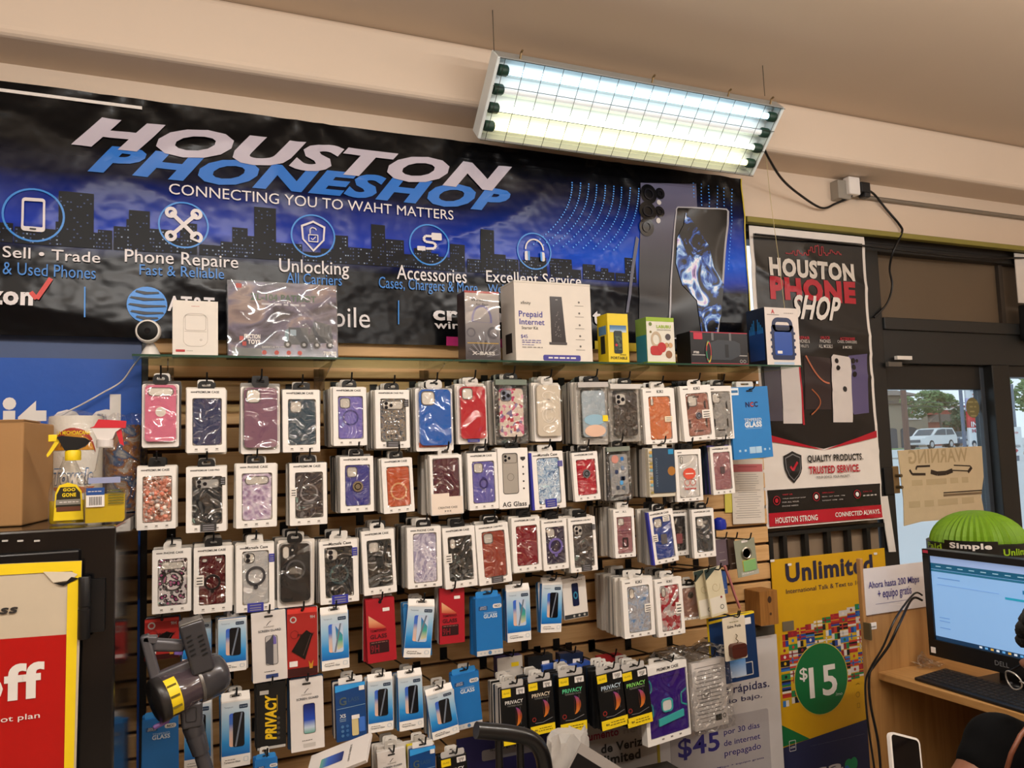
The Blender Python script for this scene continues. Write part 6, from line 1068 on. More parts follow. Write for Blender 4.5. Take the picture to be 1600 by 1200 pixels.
def f_yl(t, w, h, d):
    for sx_, ww, o in ((0, w, None),):
        m = MB(); m.prism(quad(-w*.4, w*.4, h*.62, h*.76), -.0012, 0, grad('sky_art', [(0, '#c9d4d8'), (.5, '#5a86b0'), (1, '#2f5f8f')], h*.62, h*.76)); m.build('picture_print', t); m = MB(); m.prism(rr(-w*.02, h*.42, w*.40, h*.46, .006), -.0018, 0, M('#24302f', .35)); m.prism(rr(-w*.02, h*.40, w*.34, h*.28, .004), -.0024, -.0018, vor('camo', 90, [(0, '#2c3a30'), (.4, '#4a5a48'), (.7, '#1e2826')], out='Color', mode='CONSTANT')); m.poly(circ(-w*.12, h*.36, .005, 12), -.003, RED); m.build('speaker_print', t)
    Tx('PORTABLE', 0, h*.10, w*.8, M('#3a3310', .5), -.0012, .02, h*.055).build('lettering', t); Tx('SPEAKER', w*.2, h*.165, w*.3, M('#3a3310', .5), -.0012, .01).build('lettering', t)
    m = MB(); m.box(-w/2-.001, -w/2, d*.15, d*.85, h*.58, h*.76, M('#5a86b0', .4)); m.build('picture_print', t); m = MB(); m.box(-w/2-.0012, -w/2, d*.3, d*.7, h*.2, h*.56, M('#24261f', .4)); m.build('speaker_print', t)
carton((950, 490, 982, 565), .075, 'small yellow portable speaker carton', 'box', M('#e0c416', .45), fn=f_yl)
def f_gr(t, w, h, d):
    m = MB(); m.rect(0, h*.955, w, h*.09, -.0006, M('#8fae1f', .45)); m.rect(0, h*.02, w, h*.04, -.0006, M('#8fae1f', .45)); m.build('green_band', t); Tx('LABUBU', w*.12, h*.80, w*.52, M('#8fae1f', .45), -.0012, .04, h*.07).build('lettering', t); Tx('WIRELESS EARPHONE', w*.12, h*.73, w*.5, M('#4a463c', .5), -.0012).build('lettering', t)
    m = MB(); m.prism(rr(-w*.18, h*.28, w*.42, h*.20, .012), -.0016, 0, M('#b3282a', .35)); m.prism(circ(w*.02, h*.35, h*.11, 20), -.002, 0, M('#b3282a', .35)); m.annulus(-w*.17, h*.52, w*.12, w*.19, -.0014, M('#b8a48a', .5), 24, None, 1.3); m.build('earphone_print', t)
    m = MB()
    for x, z, r_, c in ((.26, .58, .10, '#4a4044'), (.20, .40, .08, '#b88a5c'), (.34, .40, .08, '#c49a70'), (.27, .20, .12, '#8f5f40')): m.poly(circ(x*w, z*h, r_*w, 16), -.0012, M(c, .5))
    m.build('colour_dots', t); m = MB(); m.poly(circ(-w*.36, h*.85, w*.06, 14), -.001, M('#6a7a3a', .5)); m.poly(circ(-w*.36, h*.68, w*.04, 14), -.001, M('#7a6a3a', .5)); m.build('emblem', t); m = MB(); m.box(-w/2-.001, -w/2, .004, d-.004, h*.05, h*.62, M('#2f7f96', .4)); m.build('side_print', t)
carton((1011, 496, 1054, 567), .075, 'small white and green earphone carton with a red toy print', 'box', M('#d9d4c6', .5), M('#7f9f4a', .45), fn=f_gr)
def f_sp(t, w, h, d):
    m = MB(); m.rect(0, h*.985, w, h*.03, -.0006, M('#a8233a', .4)); m.rect(0, h*.02, w, h*.045, -.0006, M('#a8233a', .4)); m.prism(rr(-w*.37, h*.86, w*.15, h*.2, .002), -.0012, 0, M('#b8243c', .4)); m.build('red_trim', t); m = MB(); m.rect(0, h*.285, w*.96, .003, -.0008, SLVR); m.build('white_line', t)
    m = MB(); BD = M('#33383f', .4); m.prism([(-w*.24, h*.14), (w*.18, h*.14), (w*.36, h*.3), (w*.36, h*.66), (w*.26, h*.74), (-w*.02, h*.76), (-w*.24, h*.60)], -.0016, 0, BD); m.prism(circ(-w*.2, h*.38, w*.06, 24, h*.25), -.0024, 0, M('#15181c', .3)); m.annulus(-w*.2, h*.38, w*.034, w*.044, -.003, vor('rgb_ring', 40, [(0, '#c03a3a'), (.3, '#c0a03a'), (.55, '#3aa06a'), (.8, '#3a5ac0')], out='Color', mode='CONSTANT'), 24, None, 3.6); m.rect(w*.12, h*.42, w*.06, h*.4, -.0022, M('#16191d', .4)); m.build('speaker_print', t)
    for x in (-.12, .19): MB().rect(x*w, h*.86, w*.04, h*.24, -.001, M('#6a6a6c', .5)).build('strap_print', t)
    Tx('P700', -w*.41, h*.36, w*.09, WHITE, -.0012, .02).build('lettering', t); m = MB(); [m.annulus(w*q, h*.11, .005, .0065, -.001, SLVR, 14) for q in (.37, .43)]; m.build('icon_print', t)
carton((1080, 519, 1169, 570), .09, 'wide black speaker carton with red trim', 'box', M('#17161a', .35), M('#141216', .4), fn=f_sp)
def f_bl(t, w, h, d):
    m = MB(); DB = M('#1f2c50', .4); m.prism(rr(0, h*.40, w*.66, h*.60, .010), -.0016, 0, DB); m.ring(rr(0, h*.70, w*.62, h*.26, .03), rr(0, h*.68, w*.42, h*.15, .012), -.0016, 0, DB); m.prism(rr(0, h*.38, w*.52, h*.40, .008), -.0024, -.0016, M('#234a9c', .35)); m.rect(0, h*.64, w*.42, h*.05, -.0024, M('#141a30', .4)); m.prism(rr(-w*.12, h*.23, w*.14, h*.05, .002), -.003, -.0024, WHITE)
    for s in (-1, 1):
        for z in (.2, .32, .44, .56): m.poly(circ(s*w*.34, h*z, w*.035, 12), -.0018, DB)
    m.build('speaker_print', t); Tx('~k', w*.22, h*.91, w*.3, M('#8a8480', .5), -.001).build('lettering', t); Tx('A', -w*.26, h*.93, w*.1, RED, -.001, .02).build('lettering', t); MB().rect(-w*.26, h*.875, w*.36, h*.012, -.0008, M('#8a8480', .5)).build('lettering', t); MB().poly(quad(-w*.3, w*.3, h*.02, h*.06), -.0008, M('#a9c0d8', .4)).build('reflection_print', t)
    m = MB(); m.box(-w/2-.001, -w/2, d*.1, d*.9, h*.1, h*.62, M('#123a78', .3)); m.build('side_print', t); m = MB(); CY = M('#2f8fd8', .3)
    for k in range(4): m.box(-w/2-.0014, -w/2-.001, d*(.14+k*.08), d*(.17+k*.08), h*(.56-.0*k), h*(.66+k*.05), CY); m.box(-w/2-.0014, -w/2-.001, d*(.83-k*.08), d*(.86-k*.08), h*.56, h*(.66+k*.05), CY)
    m.build('side_rays', t)
carton((1197, 481, 1249, 571), .11, 'white and dark blue handled speaker carton at the shelf end by the tall poster', 'box', M('#d9cfc8', .5), M('#0d1424', .35), fn=f_bl)
# bulb camera
cc = P(232, 520, -.2); t = thing('security_camera', 'small white bulb shaped security camera with a black face on the shelf end', 'camera', (cc.x, -.2, ZSH+.001)); R_ = (P(211, 518, -.2)-P(252, 518, -.2)).length/2
zc = cc.z-ZSH+.002; ax = Vector((-.12, -.99, .02)).normalized()
m = MB(); m.lathe([(.002, -R_*.98), (R_*.5, -R_*.86), (R_*.86, -R_*.5), (R_, -.0), (R_*.97, R_*.4), (R_*.88, R_*.56), (R_*.84, R_*.57)], M('#d9d4cd', .4), (0, 0, zc), ax, 32); m.build('shell', t, smooth=60); m = MB(); m.lathe([(R_*.84, R_*.56), (R_*.5, R_*.66), (.002, R_*.68)], M('#070707', .45, spec=.2), (0, 0, zc), ax, 32); f_ = m.build('face', t, smooth=60); m = MB(); m.lathe([(R_*.26, R_*.62), (R_*.22, R_*.70), (.001, R_*.71)], M('#16181c', .05), (0, 0, zc), ax, 24); m.build('lens', f_, smooth=60)
m = MB(); m.lathe([(R_*.78, 0), (R_*.8, .006), (R_*.62, .02), (R_*.3, max(.022, zc-R_*.95)), (R_*.2, zc-R_*.8)], M('#d9d4cd', .4), (.006, .02, 0), (0, 0, 1), 28); m.build('stand', t, smooth=60)
cord('camera_cable', 'white cable curving from the bulb camera down across the blue sign', 'cable', [P(230, 553, -.17), P(222, 556, -.10), P(208, 572, -.04), P(190, 596, -.02), P(160, 614, -.015), P(128, 632, -.015), P(108, 642, -.015), P(84, 656, -.03)], .0026, M('#cfcac6', .5))
# ---------------------------------------------------------------- black cabinet on the near side
ca = P(181, 821, -.62); ZCAB = ca.z; rc = math.radians(-4); cab = thing('metal_cabinet', 'tall glossy black metal cabinet with a red and yellow sale sheet on its door', 'cabinet', (ca.x, -.62, 0), (0, 0, rc)); MC = Matrix.Translation(cab.location) @ Matrix.Rotation(rc, 4, 'Z'); MCI = MC.inverted()
def LP(px, py, y=0, inv=MCI):                 # pixel to the cabinet's front plane
    o = inv @ Vector((0, -DIST, CZ)); d = inv.to_3x3() @ ray(px, py); t_ = (y-o.y)/d.y; q = o+d*t_; return (q.x, q.z)
BG = M('#0b0b0d', .18, coat=.4)
MB().box(-.95, 0, .0, .50, 0, ZCAB, BG).build('body', cab, bevel=.006); MB().box(-.93, LP(124, 1000)[0], -.02, 0, .05, ZCAB-.05, M('#0e0e10', .25)).build('door', cab, bevel=.004)
m = MB(); hp = LP(131, 950, -.03); m.lathe([(.012, -.07), (.013, -.068), (.013, -.004), (.011, -.003), (.011, .003), (.013, .004), (.013, .068), (.012, .07)], BLACK, (hp[0], -.025, hp[1]), (0, 0, 1), 16); m.box(hp[0], hp[0]+.04, -.012, -.001, hp[1]-.06, hp[1]+.06, BLACK); m.build('hinge', cab, smooth=50)
for px in (8, 32, 58): m = MB(); a = LP(px, 845); m.prism(rr(a[0], a[1], .012, .004, .001), -.002, 0, M('#b9b6b0', .4)); m.build('scuff_mark', cab)
sh_ = thing('sale_sheet', 'red and white sale sheet with yellow tape border taped on the black cabinet', 'sign', MC @ Vector((0, -.024, 0)), (0, 0, rc)); yq = -.024
def qc2(px, py): return LP(px, py, -.024)
m = MB(); m.prism([qc2(*p) for p in ((-60, 1230), (118, 1230), (128, 876), (-60, 884))], -.001, .002, M('#c9bba4', .4)); m.build('sheet', sh_)
m = MB(); m.poly([qc2(*p) for p in ((-60, 1230), (101, 1230), (104, 991), (-60, 1003))], -.002, M('#b4120f', .35)); m.build('red_field', sh_)
m = MB(); m.poly([qc2(*p) for p in ((-60, 902), (114, 892), (114, 908), (127, 908), (128, 876), (-60, 884))][::1], -.003, YEL); m.poly([qc2(*p) for p in ((100, 1230), (115, 1230), (123, 907), (106, 910))], -.0035, YEL); m.build('yellow_border', sh_)
def tc2(s, bl, tr, col, b=0, sh=0): a, b_ = qc2(*bl), qc2(*tr); Tx(s, (a[0]+b_[0])/2, (a[1]+b_[1])/2, b_[0]-a[0], col, -.004, b, b_[1]-a[1], sh).build('lettering', sh_)
tc2('wireless', (-95, 968), (29, 943), INK, .03, .2); tc2('off', (-50, 1103), (70, 1032), WHITE, .035); tc2('boot plan', (-22, 1134), (63, 1112), WHITE, .005)
m = MB(); m.poly([qc2(*p) for p in ((68, 893), (84, 910), (112, 906), (122, 897), (112, 893))], -.0045, M('#d8cdb8', .35)); m.poly([qc2(*p) for p in ((84, 911), (100, 915), (124, 903), (112, 901), (104, 909))], -.005, BLACK); m.build('torn_corner', sh_)
# cardboard carton, towels and sprays on the cabinet top
cf = PZ(34, 822, ZCAB+.001); rb = math.radians(-9); t = thing('cardboard_carton', 'large brown taped cardboard carton on the black cabinet', 'box', cf, (0, 0, rb)); hb = P(36, 657, cf.y).z-cf.z
CB = M('#a47b4c', .7, var=.06, vs=8, bump=.12, bs=40); MB().box(-.40, 0, 0, .27, 0, hb, CB).build('box', t, bevel=.005, seg=3); m = MB(); m.box(-.4, .001, -.001, .0, hb*.985, hb*.99, M('#7d5a34', .7)); m.box(-.26, -.18, -.0012, .0, hb*.72, hb, M('#b08a58', .3)); m.build('packing_tape', t); m = MB(); m.box(-.4, -.2, .0, .13, hb, hb+.004, CB); m.box(-.2, .0, .0, .13, hb, hb+.003, CB); m.build('top_flaps', t)
def on_cab(px, py): q = PZ(px, py, ZCAB+.0015); return q
q = on_cab(117, 807); t = thing('paper_towel_roll', 'plastic wrapped paper towel roll with orange and blue print behind the spray bottles', 'paper towels', q); sc_ = (q-Vector((0, -DIST, CZ))).dot(_f)/FPX; rt = 38*sc_; ht = 156*sc_
m = MB(); m.lathe([(.018, .002), (rt*.97, 0), (rt, .006), (rt, ht-.006), (rt*.97, ht), (.018, ht-.002)], M('#d9d3c8', .8, bump=.3, bs=120), (0, 0, 0), (0, 0, 1), 36); m.build('roll', t, smooth=50)
m = MB()
def curved(pts, mat, r_=None, z0=0):
    r_ = r_ or rt+.0015; m.add([(r_*math.sin(a), -r_*math.cos(a), z) for a, z in pts], [tuple(range(len(pts)))], mat)
ORB = M('#c98a1f', .4); 
for k in range(10): a0, a1 = -.75+k*.16, -.75+(k+1)*.16; f0, f1 = [math.sqrt(max(0, 1-((a+.0)/.8)**2)) for a in (a0, a1)]; curved([(a0, ht*.66), (a1, ht*.66), (a1, ht*(.66+.22*f1)), (a0, ht*(.66+.22*f0))], ORB); curved([(a0, ht*(.63+.19*f0)), (a1, ht*(.63+.19*f1)), (a1, ht*(.66+.22*f1)), (a0, ht*(.66+.22*f0))], M('#a8362a', .4), rt+.002); curved([(a0, ht*.30), (a1, ht*.30), (a1, ht*(.30-.07*f1)), (a0, ht*(.30-.07*f0))], M('#b8622a', .4))
m.build('print', t)
def wraptext(s, cz_, wa, hh, mat, rr_, b=.03, sh=.2):
    mm_ = MB(); mm_.text(s, 0, cz_, wa*rr_, hh, 0, mat, b, sh); mm_.v = [(rr_*math.sin(x/rr_), -rr_*math.cos(x/rr_), z) for x, y, z in mm_.v]; mm_.build('lettering', t)
wraptext('Towels', ht*.40, 1.5, ht*.17, M('#2f6fa8', .4), rt+.0022, .09); wraptext('Towels', ht*.40, 1.44, ht*.15, WHITE, rt+.0034, .03); wraptext('LA MICHOACANA', ht*.83, 1.2, ht*.04, YEL, rt+.0034, .03, 0); wraptext('MEAT MARKET', ht*.71, .9, ht*.04, M('#5a3a10', .4), rt+.0034, .01, 0)
m = MB(); m.lathe([(rt+.004, 0), (rt+.005, ht*.5), (rt+.004, ht), (rt*.6, ht+.01), (.004, ht+.02)], film('towel_wrap', .06, .1, 14, .5), (0, 0, 0), (0, 0, 1), 28); m.build('clear_wrap', t, smooth=60)
q = on_cab(196, 800); t = thing('paper_towel_roll', 'second wrapped paper towel roll half hidden by the clear bag, next to the panel', 'paper towels', q+Vector((-.01, .05, 0))); r2_ = .048; h2_ = ht*.93
m = MB(); m.lathe([(.018, .002), (r2_*.97, 0), (r2_, .006), (r2_, h2_-.006), (r2_*.97, h2_), (.018, h2_)], noi('towel_print', 16, [(.35, '#d6cfc4'), (.46, '#3a6a9c'), (.52, '#c47a2a'), (.6, '#d8d0c4'), (.7, '#8a4a2a')], .5, 1), (0, 0, 0), (0, 0, 1), 30); m.build('roll', t, smooth=50)
m = MB(); rn = random.Random(4); vs = []; na = 22
for j in range(8):
    for i in range(na): a = 2*PI*i/na; rr_ = (r2_+.012)*(1+rn.uniform(-.1, .22)); vs.append((rr_*math.cos(a), rr_*math.sin(a), j/7*(h2_+.03)+rn.uniform(-.006, .006)))
m.add(vs, [(j*na+i, j*na+(i+1) % na, (j+1)*na+(i+1) % na, (j+1)*na+i) for j in range(7) for i in range(na)], BAGF); m.build('clear_bag', t, smooth=80)
def oval(prof, mat, sy): m = MB(); m.lathe(prof, mat, (0, 0, 0), (0, 0, 1), 32, 1, sy); return m
CLR = film('bottle_plastic', .12, .05, bump=0, tint=(.95, .95, .93, 1)); LIQ = M('#d8b80a', .1, coat=.6)
q = on_cab(107, 818); sc_ = (q-Vector((0, -DIST, CZ))).dot(_f)/FPX; t = thing('spray_bottle', 'yellow label spray bottle with black and yellow trigger head', 'spray bottle', q); u = sc_
oval([(26*u, 0), (28*u, 3*u), (28*u, 50*u), (26*u, 62*u), (16*u, 82*u), (9*u, 98*u), (9*u, 104*u)], CLR, .55).build('bottle', t, smooth=50); oval([(25*u, 1*u), (26.5*u, 4*u), (26.5*u, 36*u), (2*u, 36.2*u)], LIQ, .53).build('liquid', t, smooth=50)
m = MB(); m.prism([(-19*u, 6*u), (22*u, 6*u), (19*u, 50*u), (12*u, 60*u), (0, 64*u), (-12*u, 60*u), (-17*u, 48*u)], -16.4*u, -15.8*u, YEL); m.prism([(-16*u, 26*u), (18*u, 26*u), (17*u, 48*u), (10*u, 57*u), (-10*u, 57*u), (-15*u, 46*u)], -16.9*u, -16.4*u, M('#2e2a1c', .4)); m.prism(quad(-16*u, 18*u, 30*u, 38*u), -17.2*u, -16.9*u, M('#8f8a80', .4)); m.prism(quad(-15*u, 18*u, 20*u, 27*u), -17.2*u, -16.9*u, M('#6a3f2a', .4)); m.build('label', t)
Tx('GOO', 2*u, 53*u, 17*u, YEL, -17.6*u, .04, 5*u).build('lettering', t); Tx('GONE', 2*u, 45*u, 19*u, YEL, -17.6*u, .04, 6*u).build('lettering', t); Tx('~i', 2*u, 34*u, 26*u, WHITE, -17.6*u, .01).build('lettering', t)
m = MB(); m.lathe([(11*u, 98*u), (11.5*u, 100*u), (11.5*u, 112*u), (10*u, 114*u)], YEL, (5*u, 0, 0), (0, 0, 1), 24); m.build('collar', t, smooth=40)
m = MB(); m.prism([(-6*u, 114*u), (10*u, 114*u), (22*u, 120*u), (29*u, 128*u), (22*u, 133*u), (-10*u, 137*u), (-17*u, 135*u)], -8*u, 8*u, BLACK); hd = m.build('spray_head', t, bevel=.003, smooth=40); m = MB(); m.box(-29*u, -17*u, -5*u, 5*u, 128*u, 139*u, YEL); m.build('nozzle', hd, bevel=.0015); m = MB(); m.prism([(-30*u, 104*u), (-26*u, 108*u), (-12*u, 130*u), (-18*u, 132*u), (-31*u, 108*u)], -4*u, 4*u, YEL); m.build('trigger', hd, bevel=.001)
q = on_cab(166, 817); t = thing('spray_bottle', 'clear spray bottle of yellow cleaner with a red and white trigger head', 'spray bottle', q)
m = MB(); m.prism([(-30*u, 0), (24*u, 0), (28*u, 5*u), (28*u, 58*u), (26*u, 64*u), (10*u, 72*u), (6*u, 118*u), (-10*u, 118*u), (-16*u, 80*u), (-30*u, 74*u)], -13*u, 13*u, CLR); m.build('bottle', t, bevel=.004, seg=3, smooth=40); m = MB(); m.prism([(-28*u, 2*u), (23*u, 2*u), (26*u, 6*u), (26*u, 44*u), (-28*u, 46*u)], -11.5*u, 11.5*u, LIQ); m.build('liquid', t, bevel=.003)
m = MB(); m.prism(quad(-27*u, -2*u, 26*u, 55*u), -14*u, -13.4*u, WHITE); m.prism(quad(-27*u, -2*u, 44*u, 55*u), -14.4*u, -14*u, M('#234a8c', .4)); [m.rect((-22+k*2.2)*u, 35*u, 1.1*u, 13*u, -14.3*u, INK) for k in range(8)]; m.build('label', t); m = MB(); [m.rect(14*u, (30+k*4)*u, 22*u, 1.6*u, -14*u, M('#5a5a1a', .5)) for k in range(6)]; m.rect(-2*u, 66*u, 44*u, 9*u, -13.8*u, M('#8f96b8', .5)); m.build('printed_text', t)
Tx('~j', -14.5*u, 49.5*u, 20*u, WHITE, -14.8*u, .01).build('lettering', t)
m = MB(); m.lathe([(12*u, 116*u), (12*u, 128*u), (10*u, 129*u)], M('#cfc8c4', .4), (-3*u, 0, 0), (0, 0, 1), 22); m.build('collar', t, smooth=40); m = MB(); m.prism([(-13*u, 129*u), (8*u, 129*u), (12*u, 140*u), (20*u, 146*u), (-22*u, 148*u), (-18*u, 140*u)], -7*u, 7*u, M('#d2cbc6', .4)); hd = m.build('spray_head', t, bevel=.002, smooth=40); m = MB(); m.prism([(-18*u, 149*u), (-24*u, 147*u), (26*u, 146*u), (27*u, 157*u), (-12*u, 160*u)], -7.5*u, 7.5*u, RED); m.build('cap', hd, bevel=.002); m = MB(); m.prism([(12*u, 144*u), (20*u, 144*u), (24*u, 118*u), (18*u, 122*u)], -4*u, 4*u, RED); m.build('trigger', hd, bevel=.001)
# ---------------------------------------------------------------- cordless vacuum leaning in front of the panel
YV = -.46; va = P(300, 1080, YV); vac = thing('cordless_vacuum', 'grey cordless stick vacuum with a clear dust cup and yellow sticker', 'vacuum cleaner', (va.x, YV, 0)); VO = Vector(vac.location); vs_ = (va-Vector((0, -DIST, CZ))).dot(_f)/FPX
def V(px, py, dy=0): q = P(px, py, YV); return Vector((q.x-VO.x, dy, q.z-VO.z))
GM = M('#47464a', .25, .35, coat=.3); GL = M('#626064', .35, .25); GD = M('#1b1a1c', .4)
a, b_ = V(238, 1094, -.028), V(306, 1068, .008); ax = (b_-a); L_ = ax.length; ax.normalize()
m = MB(); m.lathe([(.004, 0), (12*vs_, .002), (14*vs_, .004), (31*vs_, .005), (34*vs_, .010), (34*vs_, .028), (32*vs_, .032)], M('#2a2726', .35), a, ax, 36); m.build('cup_lid', vac, smooth=45)
axc = (ax+Vector((0, -.0, 0))).normalized(); CUP = M('#4a3f44', .12, coat=.6, var=.15, vs=30)
m = MB(); m.lathe([(32*vs_, .006), (33*vs_, .012), (33*vs_, L_*.62), (31*vs_, L_*.66), (31*vs_, L_), (30*vs_, L_+.004)], CUP, a+axc*.004, axc, 40); cu_ = m.build('dust_cup', vac, smooth=45)
m = MB(); n_ = 10; r_ = 33.6*vs_; u1 = axc; w1 = Vector((0, -1, 0)); w1 = (w1-u1*w1.dot(u1)).normalized(); w2 = u1.cross(w1).normalized(); vv = []
for i in range(n_+1):
    th = math.radians(-58+i*105/n_)
    for s in (L_*.20, L_*.47): vv.append(a+axc*.004+u1*s+w1*(r_*math.cos(th))+w2*(r_*math.sin(th)))
m.add(vv, [(2*i, 2*i+2, 2*i+3, 2*i+1) for i in range(n_)], YEL); st_ = m.build('sticker', cu_, smooth=80)
m = MB()
for i in range(3):
    th = math.radians(-34+i*28)
    for s in (.2, .3): p = a+axc*.004+u1*(L_*(s+.08))+w1*((r_+.0012)*math.cos(th))+w2*((r_+.0012)*math.sin(th)); m.add([p-u1*.006-w2*.003, p+u1*.006-w2*.003, p+u1*.006+w2*.003, p-u1*.006+w2*.003], [(0, 1, 2, 3)], M('#6a5c10', .5))
m.build('sticker_marks', st_)
m = MB(); m.lathe([(30*vs_, 0), (33*vs_, .004), (34*vs_, .02), (33.5*vs_, .05), (31*vs_, .064), (25*vs_, .074), (12*vs_, .080), (.003, .081)], GM, b_+axc*.002, axc, 40); m.build('motor_housing', vac, smooth=50)
m = MB(); m.lathe([(32*vs_, 0), (32.5*vs_, .002), (32.5*vs_, .008), (32*vs_, .010)], M('#7d7a76', .3, .6), b_-axc*.003, axc, 40); m.build('trim_ring', vac, smooth=45)
# battery
p0, p1 = V(297, 968, -.02), V(318, 1046, -.01); d = (p1-p0).normalized(); sd = Vector((0, 1, 0)).cross(d).normalized()
def slab(p0, p1, w0, w1_, dep, mat, name, par, bev=.008):
    d = (p1-p0).normalized(); s = Vector((0, 1, 0)).cross(d).normalized(); m = MB(); vs = []
    for p, ww in ((p0, w0), (p1, w1_)):
        for sx_, sy_ in ((-1, -1), (1, -1), (1, 1), (-1, 1)): vs.append(p+s*(sx_*ww/2)+Vector((0, sy_*dep/2, 0)))
    m.add(vs, [(0, 1, 2, 3), (7, 6, 5, 4), (0, 4, 5, 1), (1, 5, 6, 2), (2, 6, 7, 3), (3, 7, 4, 0)], mat); o = m.build(name, par, bevel=bev, seg=4, smooth=40); bm = bmesh.new(); bm.from_mesh(o.data); bmesh.ops.recalc_face_normals(bm, faces=bm.faces); bm.to_mesh(o.data); bm.free(); return o
bt = slab(p0, p1, 37*vs_, 34*vs_, .062, GM, 'battery', vac); m = MB()
for k in range(5):
    for sx_, st in ((-1, .28), (1, .22)):
        p = p0+d*((p1-p0).length*(st+k*.09))+sd*(sx_*8*vs_)+Vector((0, -.0335, 0)); m.add([p-sd*.007-d*.001, p+sd*.007+d*.0014, p+sd*.007+d*.005, p-sd*.007+d*.0026], [(0, 1, 2, 3)], M('#060606', .8))
m.build('vents', bt); slab(p0-d*.004, p0+d*.004, 34*vs_, 36*vs_, .058, M('#6d6a66', .3, .4), 'battery_cap', vac, .004)
# handle loop
slab(V(238, 1007), V(290, 1009), 20*vs_, 18*vs_, .030, GL, 'grip', vac, .010); slab(V(226, 992), V(244, 1062), 14*vs_, 16*vs_, .030, GL, 'handle_front', vac, .006); slab(V(240, 1060), V(306, 1036), 13*vs_, 20*vs_, .032, GL, 'handle_arm', vac, .006); slab(V(222, 998), V(246, 999), 10*vs_, 12*vs_, .030, GL, 'handle_top', vac, .004)
slab(V(272, 1019, -.004), V(286, 1019, -.004), 6*vs_, 7*vs_, .014, M('#7a5fb0', .35), 'trigger', vac, .002); m = MB(); p = V(252, 1129, -.012); m.lathe([(.004, 0), (.006, .004), (.006, .036), (.004, .04)], M('#8a62a8', .35), p-ax*.02, ax, 12); m.build('release_latch', vac, smooth=45)
# neck and wand
slab(V(298, 1094, -.004), V(300, 1134, -.004), 34*vs_, 30*vs_, .050, GM, 'neck', vac, .008); m = MB(); p = V(298, 1112, -.030); m.ring(rr(p.x, p.z, 16*vs_, 22*vs_, .006), rr(p.x, p.z, 14*vs_, 20*vs_, .005), p.y, p.y+.001, GD); m.build('release_button', vac)
m = MB(); P0, P1 = V(300, 1130), V(314, 1176); dd = (P1-P0).normalized(); m.lathe([(15*vs_, 0), (16*vs_, .01), (15*vs_, .03), (14.5*vs_, .032), (15*vs_, .035), (13*vs_, (P1-P0).length)], GM, P0, dd, 24); m.build('coupling', vac, smooth=45)
m = MB(); P2 = P1+dd*(P1.z-.06)/max(.2, -dd.z); m.lathe([(10*vs_, 0), (11*vs_, .01), (11*vs_, (P2-P1).length)], GM, P1, dd, 24); m.build('wand', vac, smooth=45); m = MB(); m.box(P2.x-.12, P2.x+.12, -.05, .05, .002, .06, GD); m.build('floor_head', vac, bevel=.01)
# ---------------------------------------------------------------- signs low on the panel
def sheet(name, label, bounds, Y, mat, cat='sign', thick=.004):
    (xl, xr, yt, yb, cxp, cyp) = bounds; o = P(cxp, cyp, Y); t = thing(name, label, cat, o); O_ = Vector(t.location); q = lambda px, py: L2(px, py, Y, O_)
    x0, x1, z1, z0 = q(xl, cyp)[0], q(xr, cyp)[0], q(cxp, yt)[1], q(cxp, yb)[1]; MB().prism(quad(x0, x1, z0, z1), 0, thick, mat).build('board', t)
    def tx(s, bl, tr, c, b=0, sh=0, y=-.002, nm='lettering'): m = MB(); tpx(m, s, bl, tr, y, c, b, sh, Y, O_); m.build(nm, t)
    return t, q, tx, (x0, x1, z0, z1)
VIO = M('#322c78', .5); GSG = M('#b9b4b2', .45)
t, q, tx, (x0, x1, z0, z1) = sheet('price_sign', 'grey white internet price sign with violet lettering reading $45', (1027, 1219, 996, 1330, 1180, 1090), -.035, M('#c9c5c4', .45))
tx('precios rápidas.', (1082, 1099), (1201, 1060), M('#2f2f5a', .5), .006); tx('servicio bajo.', (1095, 1110), (1190, 1082), M('#2f2f5a', .5), .006)
m = MB(); a, b_ = q(1048, 1180), q(1204, 1180); zt = q(1150, 1120)[1]; m.prism(rr((a[0]+b_[0])/2, (zt+z0)/2, b_[0]-a[0], zt-z0+.02, .01), -.0012, 0, M('#aaa6a8', .5)); m.build('price_panel', t)
tx('$45', (1060, 1190), (1123, 1142), VIO, .02); tx('por 30 días', (1131, 1151), (1186, 1128), VIO, .006); tx('de internet', (1131, 1166), (1187, 1145), VIO, .006); tx('prepagado', (1132, 1185), (1188, 1160), VIO, .006); tx('200 Mbps + equipo gratis', (1104, 1206), (1193, 1182), VIO, .003); MB().box(x0-.012, x0, -.002, .004, z0, z1, M('#a89420', .5)).build('edge_tape', t)
t, q, tx, _ = sheet('carrier_sign', 'pale carrier sign with red and black lettering behind the white bag', (905, 1026, 1118, 1330, 970, 1160), -.05, M('#a9a29c', .5))
tx('Aumento', (908, 1160), (966, 1136), M('#8a1a3a', .5), .03); tx('nev', (974, 1147), (1002, 1134), M('#8f8883', .5), .01); tx('de Veriz.', (939, 1178), (1006, 1150), INK, .03); tx('Unlimited', (918, 1202), (1000, 1169), INK, .03)
t, q, tx, _ = sheet('violet_sign', 'dark violet sign with a pale panel behind the chair back', (714, 905, 1140, 1330, 800, 1180), -.045, M('#2a2660', .5))
m = MB(); a, b_ = q(753, 1190), q(842, 1156); m.prism(rr((a[0]+b_[0])/2, (a[1]+b_[1])/2, b_[0]-a[0], abs(b_[1]-a[1]), .008), -.0012, 0, M('#8d898c', .5)); m.build('pale_panel', t); tx('SAVE 10', (765, 1174), (815, 1161), M('#26262c', .5), .01)
